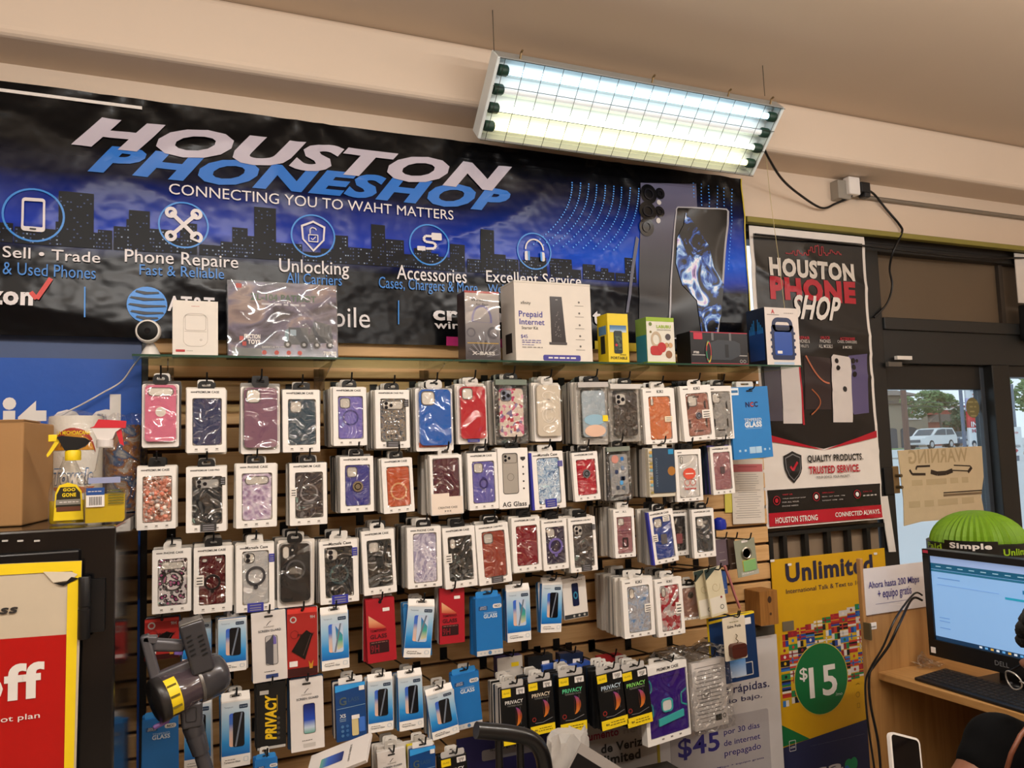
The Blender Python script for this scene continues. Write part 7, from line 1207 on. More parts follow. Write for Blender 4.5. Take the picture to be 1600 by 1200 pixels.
# yellow poster
t, q, tx, (x0, x1, z0, z1) = sheet('yellow_poster', 'tall yellow unlimited plan poster with flags and a green price disc', (1212, 1392, 866, 1330, 1290, 1000), -.012, M('#cfa012', .45))
YI = M('#26243c', .5); tx('Unlimited', (1228, 911), (1362, 866), YI, .035); tx('International Talk & Text to 100 Countries', (1228, 928), (1384, 901), YI, .004)
m = MB(); rn = random.Random(8); FC = ['#a3242c', '#1f3f8f', '#c9c4bf', '#c9a41c', '#1d7a45', '#b8362a', '#17171c', '#2f72b8', '#d8d2ca', '#8a1f2a']
fa, fb, fc_, fd = q(1217, 994), q(1384, 925), q(1219, 1108), q(1384, 1040); nx, nz = 13, 11
def lerp2(u, v): return (fa[0]+(fb[0]-fa[0])*u, (fa[1]+(fb[1]-fa[1])*u)*(1-v)+(fc_[1]+(fd[1]-fc_[1])*u)*v)
flags = []
for i in range(nx):
    for j in range(nz):
        u, v = (i+.5)/nx, (j+.5)/nz; c = lerp2(u, v); fw, fh = (x1-x0)/nx*.96, .0245; ks = rn.sample(FC, 3); k = rn.randrange(4)
        if k == 0: [m.rect(c[0], c[1]+(1-r_)*fh/3, fw, fh/3, -.0012, M(ks[r_], .5)) for r_ in range(3)]
        elif k == 1: [m.rect(c[0]+(r_-1)*fw/3, c[1], fw/3, fh, -.0012, M(ks[r_], .5)) for r_ in range(3)]
        elif k == 2: m.rect(c[0], c[1], fw, fh, -.0012, M(ks[0], .5)); m.rect(c[0]-fw*.15, c[1], fw*.14, fh, -.0015, M(ks[1], .5)); m.rect(c[0], c[1], fw, fh*.2, -.0015, M(ks[1], .5))
        else: m.rect(c[0], c[1], fw, fh, -.0012, M(ks[0], .5)); m.poly(circ(c[0], c[1], fh*.28, 10), -.0015, M(ks[2], .5))
m.build('flag_print', t)
c = q(1283, 1060); rz_ = (P(1283, 1003, -.012).z-P(1283, 1117, -.012).z)/2; m = MB(); m.poly(circ(*c, rz_, 44), -.0022, M('#c9b04a', .5)); m.poly(circ(*c, rz_*.975, 44), -.0026, M('#0f6a38', .45)); m.build('price_disc', t)
tx('15', (1265, 1092), (1305, 1036), WHITE, .02, 0, -.004); tx('$', (1249, 1066), (1260, 1042), WHITE, .01, 0, -.004); tx('/mo', (1305, 1087), (1315, 1080), M('#c9d4c4', .5), 0, 0, -.004)
m = MB(); m.poly([q(1219, 1170), q(1266, 1154), q(1350, 1125), (x1, q(1350, 1115)[1]), (x1, z0), (q(1219, 1330)[0], z0)], -.0014, M('#23284c', .5)); m.build('navy_field', t); m = MB(); m.poly([q(1219, 1132), q(1265, 1154), q(1219, 1168)], -.0018, M('#0f6a38', .5)); m.build('green_field', t)
tx('* For more information, terms and conditions', (1266, 1166), (1350, 1146), M('#8d92a8', .5)); tx('lusa', (1233, 1222), (1316, 1186), M('#c9c6c8', .5), .03)
m = MB(); a = q(1238, 1165); m.ring(rr(*a, .036, .044, .004), rr(*a, .031, .039, .003), -.002, -.002, M('#c9c6c8', .5), False); m.text('eSIM', a[0], a[1]-.006, .024, None, -.0022, M('#c9c6c8', .5), .02); m.build('chip_emblem', t)
m = MB(); m.poly(circ(*q(1326, 1195), .024, 16, .026), -.002, M('#1f8f5a', .5)); m.poly(circ(*q(1334, 1192), .020, 16, .026), -.0022, M('#1f8f5a', .5)); m.poly(circ(*q(1323, 1203), .016, 16, .02), -.0024, M('#2a6fb8', .5)); m.build('clover_logo', t)
m = MB(); m.annulus(*q(1340, 1085), .010, .012, -.0018, M('#7a6010', .5), 16); m.pline([q(1337, 1070), q(1340, 1067), q(1343, 1069)], .002, -.0018, M('#7a6010', .5)); m.ring(rr(*q(1341, 1102), .016, .02, .002), rr(*q(1341, 1102), .013, .017, .002), -.0018, -.0018, M('#7a6010', .5), False); m.build('small_icons', t)
for px, py, w_ in ((1206, 876, .022), (1233, 882, .020), (1367, 865, .020)): m = MB(); a = q(px, py); m.prism(rr(a[0], a[1], w_, .010, .003), -.004, -.0024, WHITE); m.build('tape_tab', t)
m = MB(); a = q(1231, 978); m.prism(rr(a[0], a[1], .062, .040, .002), -.003, -.0012, M('#7d745f', .35, .3)); m.build('metal_strip', t)
# ---------------------------------------------------------------- wooden desk with hutch side
ZD = .80; DW = wood('desk_wood', '#94693a', '#a87d4a', 'Z', .7); DWX = wood('desk_top_wood', '#9a6e3c', '#b0844e', 'Y', .7); DKW = wood('desk_dark_wood', '#5f4020', '#6f4c28', 'Z', .7)
YP = -.50; XD = PZ(1372, 1050, ZD).x; pl = P(1344, 900, YP).x; pr = pl+.72
desk = thing('wooden_desk', 'yellowish wooden desk with a tall end panel beside the glass door', 'desk', (XD, YP, 0)); OD = Vector(desk.location)
def dbx(x0, x1, y0, y1, z0, z1, mat, nm, bev=.003): return MB().box(x0-OD.x, x1-OD.x, y0-OD.y, y1-OD.y, z0, z1, mat).build(nm, desk, bevel=bev)
zpt = P(1345, 873, YP).z; dbx(pl, pl+.016, YP-.004, YP+.016, 0, zpt, DW, 'edge_post'); zb_ = P(1400, 948, YP).z
dbx(pl+.017, pr, YP, YP+.018, .0, zb_, DW, 'end_panel'); XB = XD+.62
dbx(XD, XB, -2.05, YP, ZD-.028, ZD, DWX, 'desk_top'); dbx(XB, XB+.018, -2.05, YP, .0, ZD-.03, DKW, 'back_panel'); dbx(XD+.16, XB, -1.05, -1.03, 0, ZD-.03, DW, 'leg_panel'); dbx(XD, XB, -2.05, -2.03, 0, ZD-.03, DW, 'leg_panel')
dbx(XD+.02, XB, -1.03, YP, .38, .40, DKW, 'lower_shelf')
m = MB(); zc_ = P(1350, 985, YP).z; m.box(pl-OD.x-.002, pl-OD.x+.006, -.03, .0, zc_-.03, zc_+.03, M('#7a6a48', .4, .7)); m.build('hinge', desk); a = P(1364, 978, YP-.001); m = MB(); m.prism(rr(a.x-OD.x, a.z, .034, .024, .002), -.002, 0, WHITE); m.text('||||||', a.x-OD.x, a.z-.003, .022, .006, -.003, INK, .02); m.build('barcode_sticker', desk, rot=None)
# white notice standing against the end panel
t, q, tx, (x0, x1, z0, z1) = sheet('white_notice', 'white notice with violet Spanish lettering fixed above the desk end panel', (1351, 1462, 884, 956, 1392, 922), YP-.006, M('#cdc6c4', .45), 'notice', .0035)
tx('Ahora hasta 200 Mbps', (1357, 923), (1435, 899), VIO, .006); tx('+ equipo gratis', (1372, 939), (1423, 915), VIO, .006); m = MB(); a, b_ = q(1368, 946), q(1426, 934); m.line((a[0], (a[1]+b_[1])/2), (b_[0], (a[1]+b_[1])/2), .0016, -.001, M('#8a86a0', .5)); m.build('rule_line', t)
# monitor
XM = XD+.16; mt = PX(1441, 857, XM); mb_ = PX(1449, 1022, XM); yl, zt_, zb2 = mt.y, mt.z, mb_.z
mon = thing('computer_monitor', 'black wide computer monitor showing a pale blue web page on the desk', 'monitor', (XM, yl, ZD)); wm = .56; hm = zt_-zb2
MK_ = M('#0b0b0c', .35); m = MB()
def mbx(m, y0, y1, z0, z1, x0, x1, mat): return m.box(x0, x1, -y1, -y0, z0, z1, mat)
zb3 = zb2-ZD; zt3 = zt_-ZD
m = MB(); mbx(m, 0, wm, zb3, zt3, .006, .045, MK_); m.build('casing', mon, bevel=.004)
sl = PX(1452, 868, XM); sb = PX(1461, 999, XM); y0s, y1s, z1s, z0s = yl-sl.y, wm-.018, sl.z-ZD, sb.z-ZD
m = MB(); mbx(m, 0, wm, z1s, zt3, -.004, .008, MK_); mbx(m, 0, wm, zb3, z0s, -.004, .008, MK_); mbx(m, 0, y0s, z0s, z1s, -.004, .008, MK_); mbx(m, y1s, wm, z0s, z1s, -.004, .008, MK_); m.build('bezel', mon, bevel=.0015)
m = MB(); EM = lambda c, e=.85: M(c, .4, emit=e, var=0)
SH, SWD = z1s-z0s, y1s-y0s
def scr(u0, u1, v0, v1, c, d=.001, e=.62): m.box(.0042-d, .0046, -(y0s+SWD*u1), -(y0s+SWD*u0), z1s-SH*v1, z1s-SH*v0, EM(c, e))
scr(0, 1, 0, 1, '#7fa9d8', .0005); scr(0, 1, 0, .085, '#8aa2cc', .001); scr(0, 1, .085, .155, '#0f4f6e', .001); scr(0, 1, .16, .185, '#1c5f7c', .001); scr(0, 1, .952, 1, '#15324f', .001)
for k in range(9): scr(.04+k*.085, .08+k*.085, .115, .125, '#8fb4c8', .0015)
for u0, u1, v0, v1, c in ((.05, .22, .25, .262, '#5a86b8'), (.54, .70, .36, .385, '#1f8aa8'), (.76, .98, .38, .62, '#0e7a86'), (.04, .5, .33, .338, '#6d97c8'), (.04, .12, .72, .728, '#5a86b8'), (.04, .12, .76, .768, '#5a86b8'), (.04, .12, .84, .848, '#5a86b8'), (.78, .84, .26, .272, '#5a86b8'), (.88, .96, .26, .272, '#5a86b8'), (.70, .75, .78, .788, '#5a86b8'), (.70, .75, .82, .828, '#5a86b8'), (.70, .78, .92, .93, '#5a86b8'), (.66, .69, .26, .3, '#1f6a9a'), (.72, .722, .2, .93, '#6d97c8')): scr(u0, u1, v0, v1, c, .0015)
for k in range(10): scr(.33+k*.04, .35+k*.04, .962, .985, ['#c9d4e0', '#5a9ad0', '#c9a04a'][k % 3], .0015)
m.build('screen', mon)
m = MB(); m.text('DELL', wm*.5, zb3+(z0s-zb3)*.5, .05, None, 0, M('#6a6a6c', .4), .01); m.v = [(-.0046, -x, z) for x, y, z in m.v]; m.build('logo', mon); m = MB(); m.box(-.006, -.004, -.026, -.006, zt3-.014, zt3-.004, M('#b8324a', .5)); m.build('pink_sticker', mon); m = MB(); m.box(-.006, -.004, -.028, -.010, zb3+.012, zb3+.032, WHITE); m.build('white_sticker', mon)
m = MB(); m.box(.045, .09, -wm/2-.05, -wm/2+.05, .01, zb3+.15, MK_); m.box(-.02, .15, -wm/2-.13, -wm/2+.13, .0005, .014, MK_); m.build('stand', mon, bevel=.004)
# keyboard
ka, kb, kc = PZ(1428, 1054, ZD+.02), PZ(1464, 1042, ZD+.02), PZ(1594, 1104, ZD+.02); kx = kc-ka; ky = kb-ka; ang = math.atan2(kx.y, kx.x); kl, kw = .44, .15
kbd = thing('keyboard', 'black computer keyboard on the desk in front of the monitor', 'keyboard', (ka.x, ka.y, ZD+.001), (0, 0, ang)); m = MB(); m.add([(0, 0, 0), (kl, 0, 0), (kl, kw, 0), (0, kw, 0), (0, 0, .010), (kl, 0, .010), (kl, kw, .024), (0, kw, .024)], [(0, 3, 2, 1), (4, 5, 6, 7), (0, 1, 5, 4), (1, 2, 6, 5), (2, 3, 7, 6), (3, 0, 4, 7)], M('#101012', .4)); m.build('body', kbd, bevel=.003)
m = MB(); KC = M('#1e1e20', .45)
for r_ in range(6):
    for k in range(19):
        x, y = .014+k*.0218, .018+r_*.0205; z = .0105+y/kw*.014; m.add([(x+a*.018, y+b_*.0165, z+h_) for h_, s in ((0, 1), (.004, .82)) for a, b_ in ((.5-.5*s, .5-.5*s), (.5+.5*s, .5-.5*s), (.5+.5*s, .5+.5*s), (.5-.5*s, .5+.5*s))], [(4, 5, 6, 7), (0, 1, 5, 4), (1, 2, 6, 5), (2, 3, 7, 6), (3, 0, 4, 7)], KC)
m.build('keys', kbd)
mq = PZ(1584, 1066, ZD+.02); t = thing('computer_mouse', 'small dark computer mouse behind the keyboard', 'mouse', (mq.x, mq.y, ZD+.0005)); m = MB(); m.lathe([(.030, 0), (.032, .006), (.028, .020), (.014, .030), (.001, .032)], M('#141416', .35), (0, 0, 0), (0, 0, 1), 24, 1, 1.6); m.build('body', t, smooth=60); m = MB(); m.lathe([(.004, -.004), (.004, .004)], GREY, (-.03, -.012, .024), (0, 1, 0), 12); m.build('wheel', t)
cq = PZ(1426, 1036, ZD); m = MB(); rn = random.Random(21); vs = [(rn.uniform(-1, 1)*.035*(1-.5*abs(j-2)/3)+(i/6-.5)*.10, (j/5-.5)*.09+rn.uniform(-.01, .01), .006+abs(rn.gauss(0, .016))*(1.6 if 1 < i < 5 and 0 < j < 4 else .3)) for j in range(6) for i in range(7)]
m.add(vs, [(j*7+i, j*7+i+1, (j+1)*7+i+1, (j+1)*7+i) for j in range(5) for i in range(6)], BAGF); tag(m.build('plastic_wrapper', None, (cq.x, cq.y-.05, ZD), smooth=80), 'crumpled clear plastic wrapper on the desk near the end panel', 'wrapper')
cord('monitor_cable', 'black monitor cable looping from the screen down past the desk edge', 'cable', [PX(1441, 938, XM+.03), PX(1425, 936, XM-.02), P(1405, 975, -.62), P(1388, 1010, -.60), P(1366, 1040, -.56), P(1358, 1056, -.55), P(1360, 1100, -.55), P(1372, 1160, -.55), P(1378, 1230, -.55)], .0045, BLACK)
cord('monitor_cable', 'second thin black cable running beside the monitor cable', 'cable', [PX(1441, 930, XM+.03), PX(1428, 928, XM-.02), P(1400, 965, -.66), P(1380, 1010, -.64), P(1360, 1044, -.60), P(1352, 1070, -.58), P(1356, 1130, -.58), P(1366, 1200, -.58), P(1368, 1240, -.58)], .0035, BLACK)
# green honeycomb topper behind the monitor
hc = P(1527, 848, -.27); t = thing('honeycomb_display', 'lime green honeycomb paper dome with a black lettered band behind the monitor', 'display', (hc.x, hc.y, 0)); hd_ = (Vector(hc)-Vector((0, -DIST, CZ))).dot(_f)/FPX; RD = 70*hd_; zb_h = hc.z
m = MB(); nf = 44; LIME = M('#6f9a10', .6, var=.12, vs=30); prof = [(math.cos(a), math.sin(a)) for a in [i*PI/2/10 for i in range(11)]]; vs = []
for k in range(nf*2):
    th = 2*PI*k/(nf*2); f_ = 1.0 if k % 2 else .94; dp = 1-.10*max(0, math.cos((th+1.9)*3))**6
    for cr, cz_ in prof: vs.append((RD*f_*dp*cr*math.cos(th), RD*f_*dp*cr*math.sin(th), zb_h+RD*.72*cz_))
n11 = len(prof); N2 = nf*2; m.add(vs, [(k*n11+i, ((k+1) % N2)*n11+i, ((k+1) % N2)*n11+i+1, k*n11+i+1) for k in range(N2) for i in range(n11-1)], LIME); m.build('honeycomb_dome', t)
m = MB(); m.lathe([(RD*1.0, zb_h-.075), (RD*1.02, zb_h-.074), (RD*1.02, zb_h+.012), (RD*1.0, zb_h+.013)], M('#141512', .45), (0, 0, 0), (0, 0, 1), 48); m.build('black_band', t, smooth=40)
vd = (Vector((0, -DIST, CZ))-Vector(hc)); va_ = math.atan2(vd.y, vd.x)
def band(s, off, wa, hh, col, b, zc_):
    m = MB(); m.text(s, 0, 0, wa, hh, 0, col, b); R_2 = RD*1.028; m.v = [(R_2*math.cos(va_+off+x), R_2*math.sin(va_+off+x), zc_+z) for x, y, z in m.v]; return m
m = MB(); R_2 = RD*1.024; m.add([(R_2*math.cos(va_-.14+a), R_2*math.sin(va_-.14+a), z) for a in [-.52+i*.104 for i in range(11)] for z in (zb_h-.02, zb_h+.028)], [(2*i, 2*i+2, 2*i+3, 2*i+1) for i in range(10)], M('#0d0e0c', .4)); m.build('raised_label', t); band('Simple', -.14, .80, .032, WHITE, .04, zb_h+.004).build('lettering', t); band('Unlimited', .92, .9, .028, M('#8fb81a', .5), .03, zb_h-.018).build('lettering', t); band('Paid', -.98, .5, .026, M('#8fb81a', .5), .03, zb_h-.004).build('lettering', t)
m = MB(); m.lathe([(.05, 0), (.05, .01), (.02, .012), (.02, zb_h-.07)], BLACK, n=20); m.build('post', t)
# things under and before the desk
lz = .40
q = P(1420, 1165, -.85); m = MB(); m.lathe([(.001, .0), (.06, .004), (.075, .03), (.05, .07), (.02, .085), (.001, .088)], M('#0f0f11', .6, bump=.3, bs=30), n=16, sx=1.4); tag(m.build('black_pouch', None, (PZ(1392, 1190, lz).x+.08, PZ(1392, 1190, lz).y, lz+.001), smooth=60), 'soft black pouch on the lower desk shelf', 'pouch')
q = PZ(1492, 1178, lz); m = MB(); rn = random.Random(31); vs = [((i/7-.5)*.2+rn.uniform(-.01, .01), (j/5-.5)*.14+rn.uniform(-.01, .01), .01+abs(rn.gauss(0, .03))) for j in range(6) for i in range(8)]; m.add(vs, [(j*8+i, j*8+i+1, (j+1)*8+i+1, (j+1)*8+i) for j in range(5) for i in range(7)], BAGF); tag(m.build('plastic_wrapper', None, (q.x, q.y, lz), smooth=80), 'crumpled clear plastic wrapper on the lower desk shelf', 'wrapper')
# ---------------------------------------------------------------- black chair back and white bag before the panel
YCH = -.80; c0 = P(780, 1146, YCH); ch = thing('metal_chair', 'black chair with a curved tube arm standing before the lowest pegs', 'chair', (c0.x, YCH, 0)); CO = Vector(ch.location)
def C3(px, py, dy=0): p = P(px, py, YCH); return (p.x-CO.x, dy, p.z)
CH = M('#0c0c0d', .3, coat=.3); pts = [C3(852, 1300), C3(852, 1230), C3(850, 1192), C3(842, 1168), C3(826, 1153), C3(798, 1146), C3(768, 1143), C3(744, 1141)]
sm = []
V3 = [Vector(p) for p in pts]
for i in range(len(V3)-1):
    p0_, p1_, p2_, p3_ = V3[max(i-1, 0)], V3[i], V3[i+1], V3[min(i+2, len(V3)-1)]
    for j in range(5): u_ = j/5; sm.append(.5*((2*p1_)+(p2_-p0_)*u_+(2*p0_-5*p1_+4*p2_-p3_)*u_*u_+(3*p1_-p0_-3*p2_+p3_)*u_**3))
sm.append(V3[-1])
zs_ = .46; sm = [p for p in sm]; sm[0].z = sm[0].z; m = MB(); sm2 = sm[(0):]; m.tube([(sm2[0].x, 0, zs_)]+sm2, .021, CH, 14); m.build('arm_rail', ch, smooth=60)
for px in (779, 812): a = C3(px, 1150); m = MB(); m.tube([(a[0], 0, zs_), (a[0], 0, C3(px, 1150)[2])], .010, CH, 10); m.build('arm_support', ch, smooth=60)
wx = (sm[0].x+sm[-1].x)/2; hw_ = abs(sm[0].x-sm[-1].x)/2+.02; MB().prism(rr(0, 0, 1, 1, .1), 0, 1, CH)
m = MB(); m.box(wx-hw_, wx+hw_, -.42, .02, zs_-.03, zs_+.01, CH); m.build('seat', ch, bevel=.012)
for sx_ in (-1, 1):
    for y in (-.38, -.02): m = MB(); m.tube([(wx+sx_*(hw_-.03), y, zs_-.03), (wx+sx_*(hw_-.01), y, .002)], .014, CH, 10); m.build('leg', ch, smooth=60)
ct = P(900, 1290, -.42); zct = .50; t = thing('low_counter', 'low dark counter just below the view holding a white bag', 'counter', (P(960, 1200, -.4).x, -.42, 0)); m = MB(); m.box(-.32, .36, -.26, .26, zct-.03, zct, M('#2a2622', .4)); m.build('top', t, bevel=.004); m = MB(); m.box(-.30, .34, -.24, .24, 0, zct-.03, M('#201d1a', .5)); m.build('body', t)
bq = P(888, 1180, -.50); m = MB(); rn = random.Random(2); vs = []; na, nh = 26, 12; hB = P(888, 1148, -.5).z-zct; rB = (P(926, 1180, -.5).x-P(852, 1180, -.5).x)/2
for j in range(nh):
    v = j/(nh-1)
    for i in range(na):
        a = 2*PI*i/na; r_ = rB*(1.05-.15*v-.35*max(0, v-.6))*(1+.14*math.sin(i*3.1+j*.5)*v+rn.uniform(-.07, .07)); vs.append((r_*math.cos(a), r_*.55*math.sin(a), hB*v*(1+.06*math.sin(i*1.7)*v)))
m.add(vs, [(j*na+i, j*na+(i+1) % na, (j+1)*na+(i+1) % na, (j+1)*na+i) for j in range(nh-1) for i in range(na)]+[tuple((nh-1)*na+k for k in range(na))], M('#b9b4ae', .35, bump=.5, bs=22)); tag(m.build('shopping_bag', None, (bq.x, -.50, zct+.001), smooth=80), 'crumpled white plastic shopping bag beside the chair back', 'bag')
b0 = P(948, 1175, -.60); t = thing('framed_card', 'dark triangular edged card with a white border leaning against the white bag', 'card', P(945, 1190, -.58), (0, math.radians(36), 0)); m = MB(); m.prism(rr(.0, -.12, .20, .26, .002), 0, .004, M('#a39c96', .5)); m.build('border', t); m = MB(); m.prism(rr(-.012, -.132, .17, .225, .002), -.0012, 0, M('#141213', .4)); m.build('dark_print', t)
# ---------------------------------------------------------------- seated person at the right edge
def R3(px, py, Z): return Vector((0, -DIST, CZ))+ray(px, py)*(Z/FPX)
ZP = 1.62; hc_ = R3(1683, 1050, ZP); per = thing('person', 'person in a black T-shirt and glasses seated by the desk, holding a phone', 'person', (hc_.x, hc_.y, 0)); PO = Vector(per.location)
SKIN = M('#7a4f38', .5, var=.06, vs=20); SHIRT = M('#050506', .9, var=.2, vs=12, bump=.3, bs=40, spec=.12); HAIR = M('#0c0a09', .8, bump=1.0, bs=220)
def H(px, py, Z=ZP): return R3(px, py, Z)-PO
fw = (-_r*.94-_f*.10+_u*-.18).normalized(); side = Vector((0, 0, 1)).cross(fw).normalized(); up = fw.cross(side).normalized()   # face looks along fw, slightly down
hd = hc_-PO
def blob(m, c, rx, ry, rz, mat, ax=None, n=20, k=12):
    X, Y_, Z_ = ax or (fw, side, up); vs = []
    for j in range(k+1):
        t_ = PI*j/k
        for i in range(n): a = 2*PI*i/n; vs.append(c+X*(rx*math.sin(t_)*math.cos(a))+Y_*(ry*math.sin(t_)*math.sin(a))+Z_*(rz*math.cos(t_)))
    m.add(vs, [(j*n+i, (j+1)*n+i, (j+1)*n+(i+1) % n, j*n+(i+1) % n) for j in range(k) for i in range(n)], mat)
def limb(m, pts, rads, mat): m.tube(pts, rads, mat, 16); [blob(m, Vector(p), r_, r_, r_, mat, (Vector((1, 0, 0)), Vector((0, 1, 0)), Vector((0, 0, 1))), 14, 8) for p, r_ in zip(pts, rads)]
def hp(f_, s, u_): return hd+fw*f_+side*s+up*u_
neckb = hd-up*.21-fw*.05; chest = neckb+Vector((0, 0, -.20))-fw*.04; pelvis = Vector((chest.x, chest.y, .52))-fw*.10
vr = (_f*1.0); vr.z = 0; vr.normalize()           # away from the camera: the far side of the body
shN = neckb+Vector((0, 0, -.055))-vr*.17+fw*.02; shF = neckb+Vector((0, 0, -.05))+vr*.17+fw*.05
elF = H(1502, 1250, 1.66); elN = shN+Vector((0, 0, -.27))+fw*.10; hand = H(1440, 1275, 1.62); handN = elN+fw*.24+Vector((0, 0, .02))
shF2 = H(1562, 1168, 1.70)
def remesh(o, vox=.006, it=6):
    r_ = o.modifiers.new('remesh', 'REMESH'); r_.mode = 'VOXEL'; r_.voxel_size = vox; r_.use_smooth_shade = True; s = o.modifiers.new('smooth', 'SMOOTH'); s.iterations = it; s.factor = .5
m = MB()
blob(m, hp(-.015, 0, .03), .100, .076, .108, SKIN); blob(m, hp(.025, 0, -.055), .062, .056, .070, SKIN); blob(m, hp(.060, 0, -.098), .026, .030, .022, SKIN); blob(m, hp(.083, 0, .028), .016, .050, .014, SKIN)
limb(m, [hp(.088, 0, .012), hp(.100, 0, -.012), hp(.107, 0, -.034)], [.009, .011, .014], SKIN); blob(m, hp(.094, .012, -.040), .010, .010, .008, SKIN); blob(m, hp(.094, -.012, -.040), .010, .010, .008, SKIN)
blob(m, hp(.082, 0, -.066), .016, .024, .0065, SKIN); blob(m, hp(.080, 0, -.078), .015, .022, .0075, SKIN)
for s in (-1, 1): blob(m, hp(-.012, s*.078, -.008), .020, .008, .032, SKIN); blob(m, hp(.060, s*.045, -.02), .022, .020, .022, SKIN)
limb(m, [hp(-.03, 0, -.06), neckb+Vector((0, 0, -.02))], [.056, .062], SKIN)
limb(m, [chest+Vector((0, 0, .10)), chest, chest*.5+pelvis*.5, pelvis], [.12, .145, .135, .15], SKIN); limb(m, [shN, neckb+Vector((0, 0, -.05)), shF, shF2], [.062, .07, .062, .058], SKIN)
wrF = hand+(elF-hand)*.22; limb(m, [shF2, elF, wrF], [.055, .044, .030], SKIN); wrN = elN+(handN-elN)*.85; limb(m, [shN, elN, wrN], [.055, .044, .030], SKIN)
for sx_ in (-1, 1):
    hp_ = pelvis-vr*(.10*sx_); kn = hp_+fw*.42+Vector((0, 0, -.02)); limb(m, [hp_, kn, Vector((kn.x, kn.y, .08)), Vector((kn.x, kn.y, .04))+fw*.14], [.095, .065, .045, .035], SKIN)
def handmesh(m, w_, d, pn, flip):
    """palm with four bent fingers and a thumb from its side"""
    sd_ = d.cross(pn).normalized()*flip; pc = w_+d*.045; blob(m, pc, .050, .040, .016, SKIN, (d, sd_, pn)); limb(m, [w_-d*.02, w_+d*.02], [.028, .027], SKIN)
    for k, (o_, l_) in enumerate(((-.030, .062), (-.010, .072), (.010, .068), (.029, .054))):
        b_ = w_+d*.082+sd_*o_; p1_ = b_+d*(l_*.42)+pn*.006; p2_ = p1_+d*(l_*.2)+pn*(l_*.30); p3_ = p2_-d*.004+pn*(l_*.26); limb(m, [b_, p1_, p2_, p3_], [.0095, .009, .0082, .007], SKIN)
    t0 = w_+d*.022-sd_*.034; limb(m, [t0, t0+d*.026-sd_*.016+pn*.008, t0+d*.048-sd_*.012+pn*.026], [.013, .011, .0085], SKIN)
dF = (hand-elF).normalized(); pnF = (up-dF*up.dot(dF)).normalized(); handmesh(m, wrF, dF, pnF, 1); dN = (handN-elN).normalized(); handmesh(m, wrN, dN, (up-dN*up.dot(dN)).normalized(), -1)
body = m.build('body', per); remesh(body, .0055, 8)
m = MB(); limb(m, [chest+Vector((0, 0, .12)), chest, chest*.5+pelvis*.5, pelvis], [.130, .160, .150, .165], SHIRT); limb(m, [shN, neckb+Vector((0, 0, -.07)), shF, shF2], [.076, .078, .076, .072], SHIRT); limb(m, [shF2, shF2*.66+elF*.34], [.068, .060], SHIRT); limb(m, [shN, shN*.45+elN*.55], [.072, .064], SHIRT)
s_ = m.build('t_shirt', per); remesh(s_, .009, 6)
m = MB(); TR = M('#1c1e24', .8); limb(m, [pelvis+Vector((0, 0, .02)), pelvis], [.17, .17], TR)
for sx_ in (-1, 1): hp_ = pelvis-vr*(.10*sx_); kn = hp_+fw*.42+Vector((0, 0, -.02)); limb(m, [hp_, kn, Vector((kn.x, kn.y, .10))], [.108, .078, .062], TR)
s_ = m.build('trousers', per); remesh(s_, .010, 4)
for sx_ in (-1, 1): m = MB(); hp_ = pelvis-vr*(.10*sx_); kn = hp_+fw*.42; limb(m, [Vector((kn.x, kn.y, .05))-fw*.04, Vector((kn.x, kn.y, .045))+fw*.16], [.047, .040], BLACK); s_ = m.build('shoe', per); remesh(s_, .008, 4)
m = MB(); rn = random.Random(77)
for _ in range(420):
    a, b_ = rn.uniform(0, 2*PI), rn.uniform(-.25, 1); r_ = math.sqrt(max(0, 1-b_*b_)); f_, s_2, u_ = r_*math.cos(a), r_*math.sin(a), b_
    if f_ > .72 and u_ < .52: continue
    if f_ > .25 and u_ < .12: continue
    blob(m, hp(-.018+f_*.112, s_2*.088, .036+u_*.118), .014, .014, .014, HAIR, None, 7, 5)
m.build('hair', per, smooth=80)
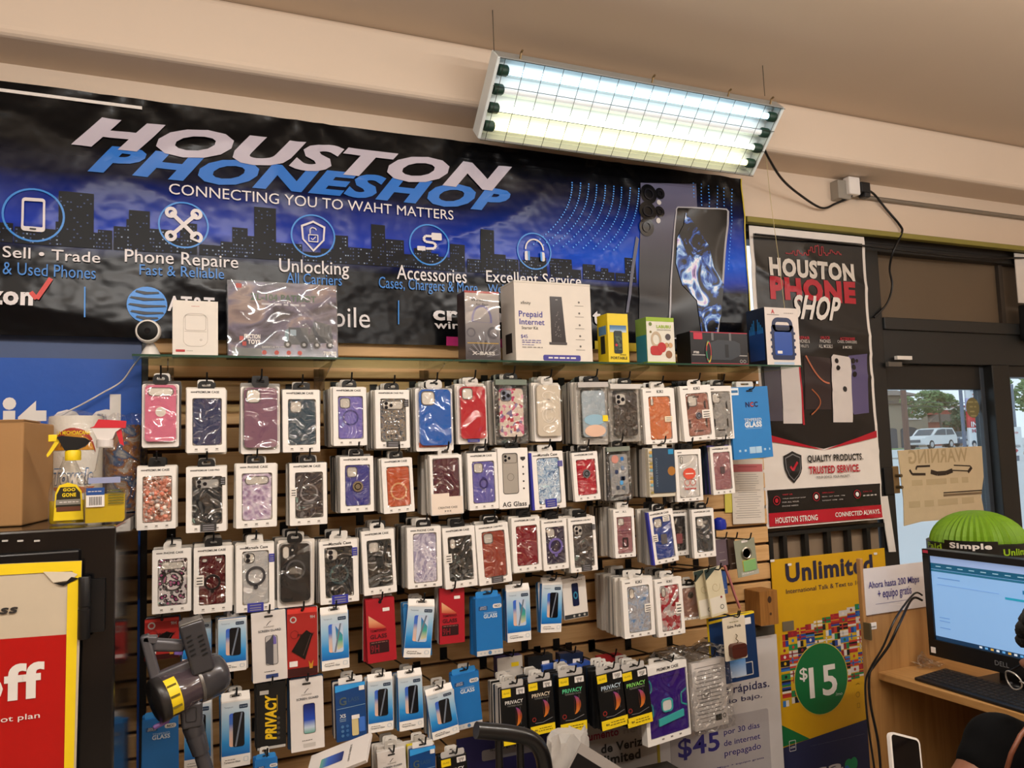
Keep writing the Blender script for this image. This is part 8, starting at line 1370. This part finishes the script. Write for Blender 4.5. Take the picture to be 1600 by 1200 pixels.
for s in (-1, 1):
    m = MB(); blob(m, hp(.077, s*.031, .006), .011, .0125, .0115, M('#d8d2cc', .2), None, 14, 10); e = m.build('eye', per, smooth=80); m = MB(); blob(m, hp(.0855, s*.031, .005), .0045, .0055, .0055, M('#1c110a', .1), None, 12, 8); m.build('iris', e, smooth=80)
gl_ = MB(); GF = M('#a8a49c', .3, .6)
for s in (-1, 1):
    c = hp(.118, s*.034, .000); pts = [c+side*(.023*math.cos(a))+up*(.018*math.sin(a))-fw*(.004*abs(math.cos(a))) for a in [2*PI*i/20 for i in range(21)]]; gl_.tube(pts, .0017, GF, 6); gl_.tube([hp(.113, s*.060, .006), hp(.05, s*.080, .008), hp(-.015, s*.083, .006)], .0022, BLACK, 6)
gl_.tube([hp(.118, -.010, .004), hp(.121, 0, .007), hp(.118, .010, .004)], .0016, GF, 6); g_ = gl_.build('glasses', per, smooth=60)
for s in (-1, 1): m = MB(); c = hp(.118, s*.034, 0); m.add([c]+[c+side*(.022*math.cos(a))+up*(.017*math.sin(a)) for a in [2*PI*i/20 for i in range(20)]], [(0, 1+i, 1+(i+1) % 20) for i in range(20)], film('lens_glass', .06, .02, bump=0)); m.build('lens', g_)
PIPE = M('#6a3a22', .5); sp = [H(1612, 1128, 1.56), H(1594, 1150, 1.52), H(1580, 1178, 1.51), H(1572, 1206, 1.52), H(1570, 1240, 1.54)]; m = MB(); m.tube(sp, .0045, PIPE, 8); m.build('shoulder_strap', per, smooth=60)
# phone in the hand
pa = H(1417, 1212, 1.60)+PO; ph_ = thing('smartphone', 'dark screened smartphone in a white rimmed case held by the seated person', 'phone', pa); 
xa_ = (_r*.93+_u*-.30+_f*.2).normalized(); za_ = (_u*.66+_r*.47+_f*.55).normalized(); ya_ = za_.cross(xa_).normalized(); za_ = xa_.cross(ya_).normalized(); mm4 = Matrix((xa_, ya_, za_)).transposed().to_4x4(); mm4.translation = pa; ph_.matrix_world = mm4
m = MB(); m.prism(rr(0, 0, .074, .152, .010), -.004, .005, M('#cfcac4', .35)); m.build('case', ph_, bevel=.002, smooth=50); m = MB(); m.prism(rr(0, 0, .066, .143, .007), -.0046, -.004, M('#08080a', .12)); m.build('screen', ph_)
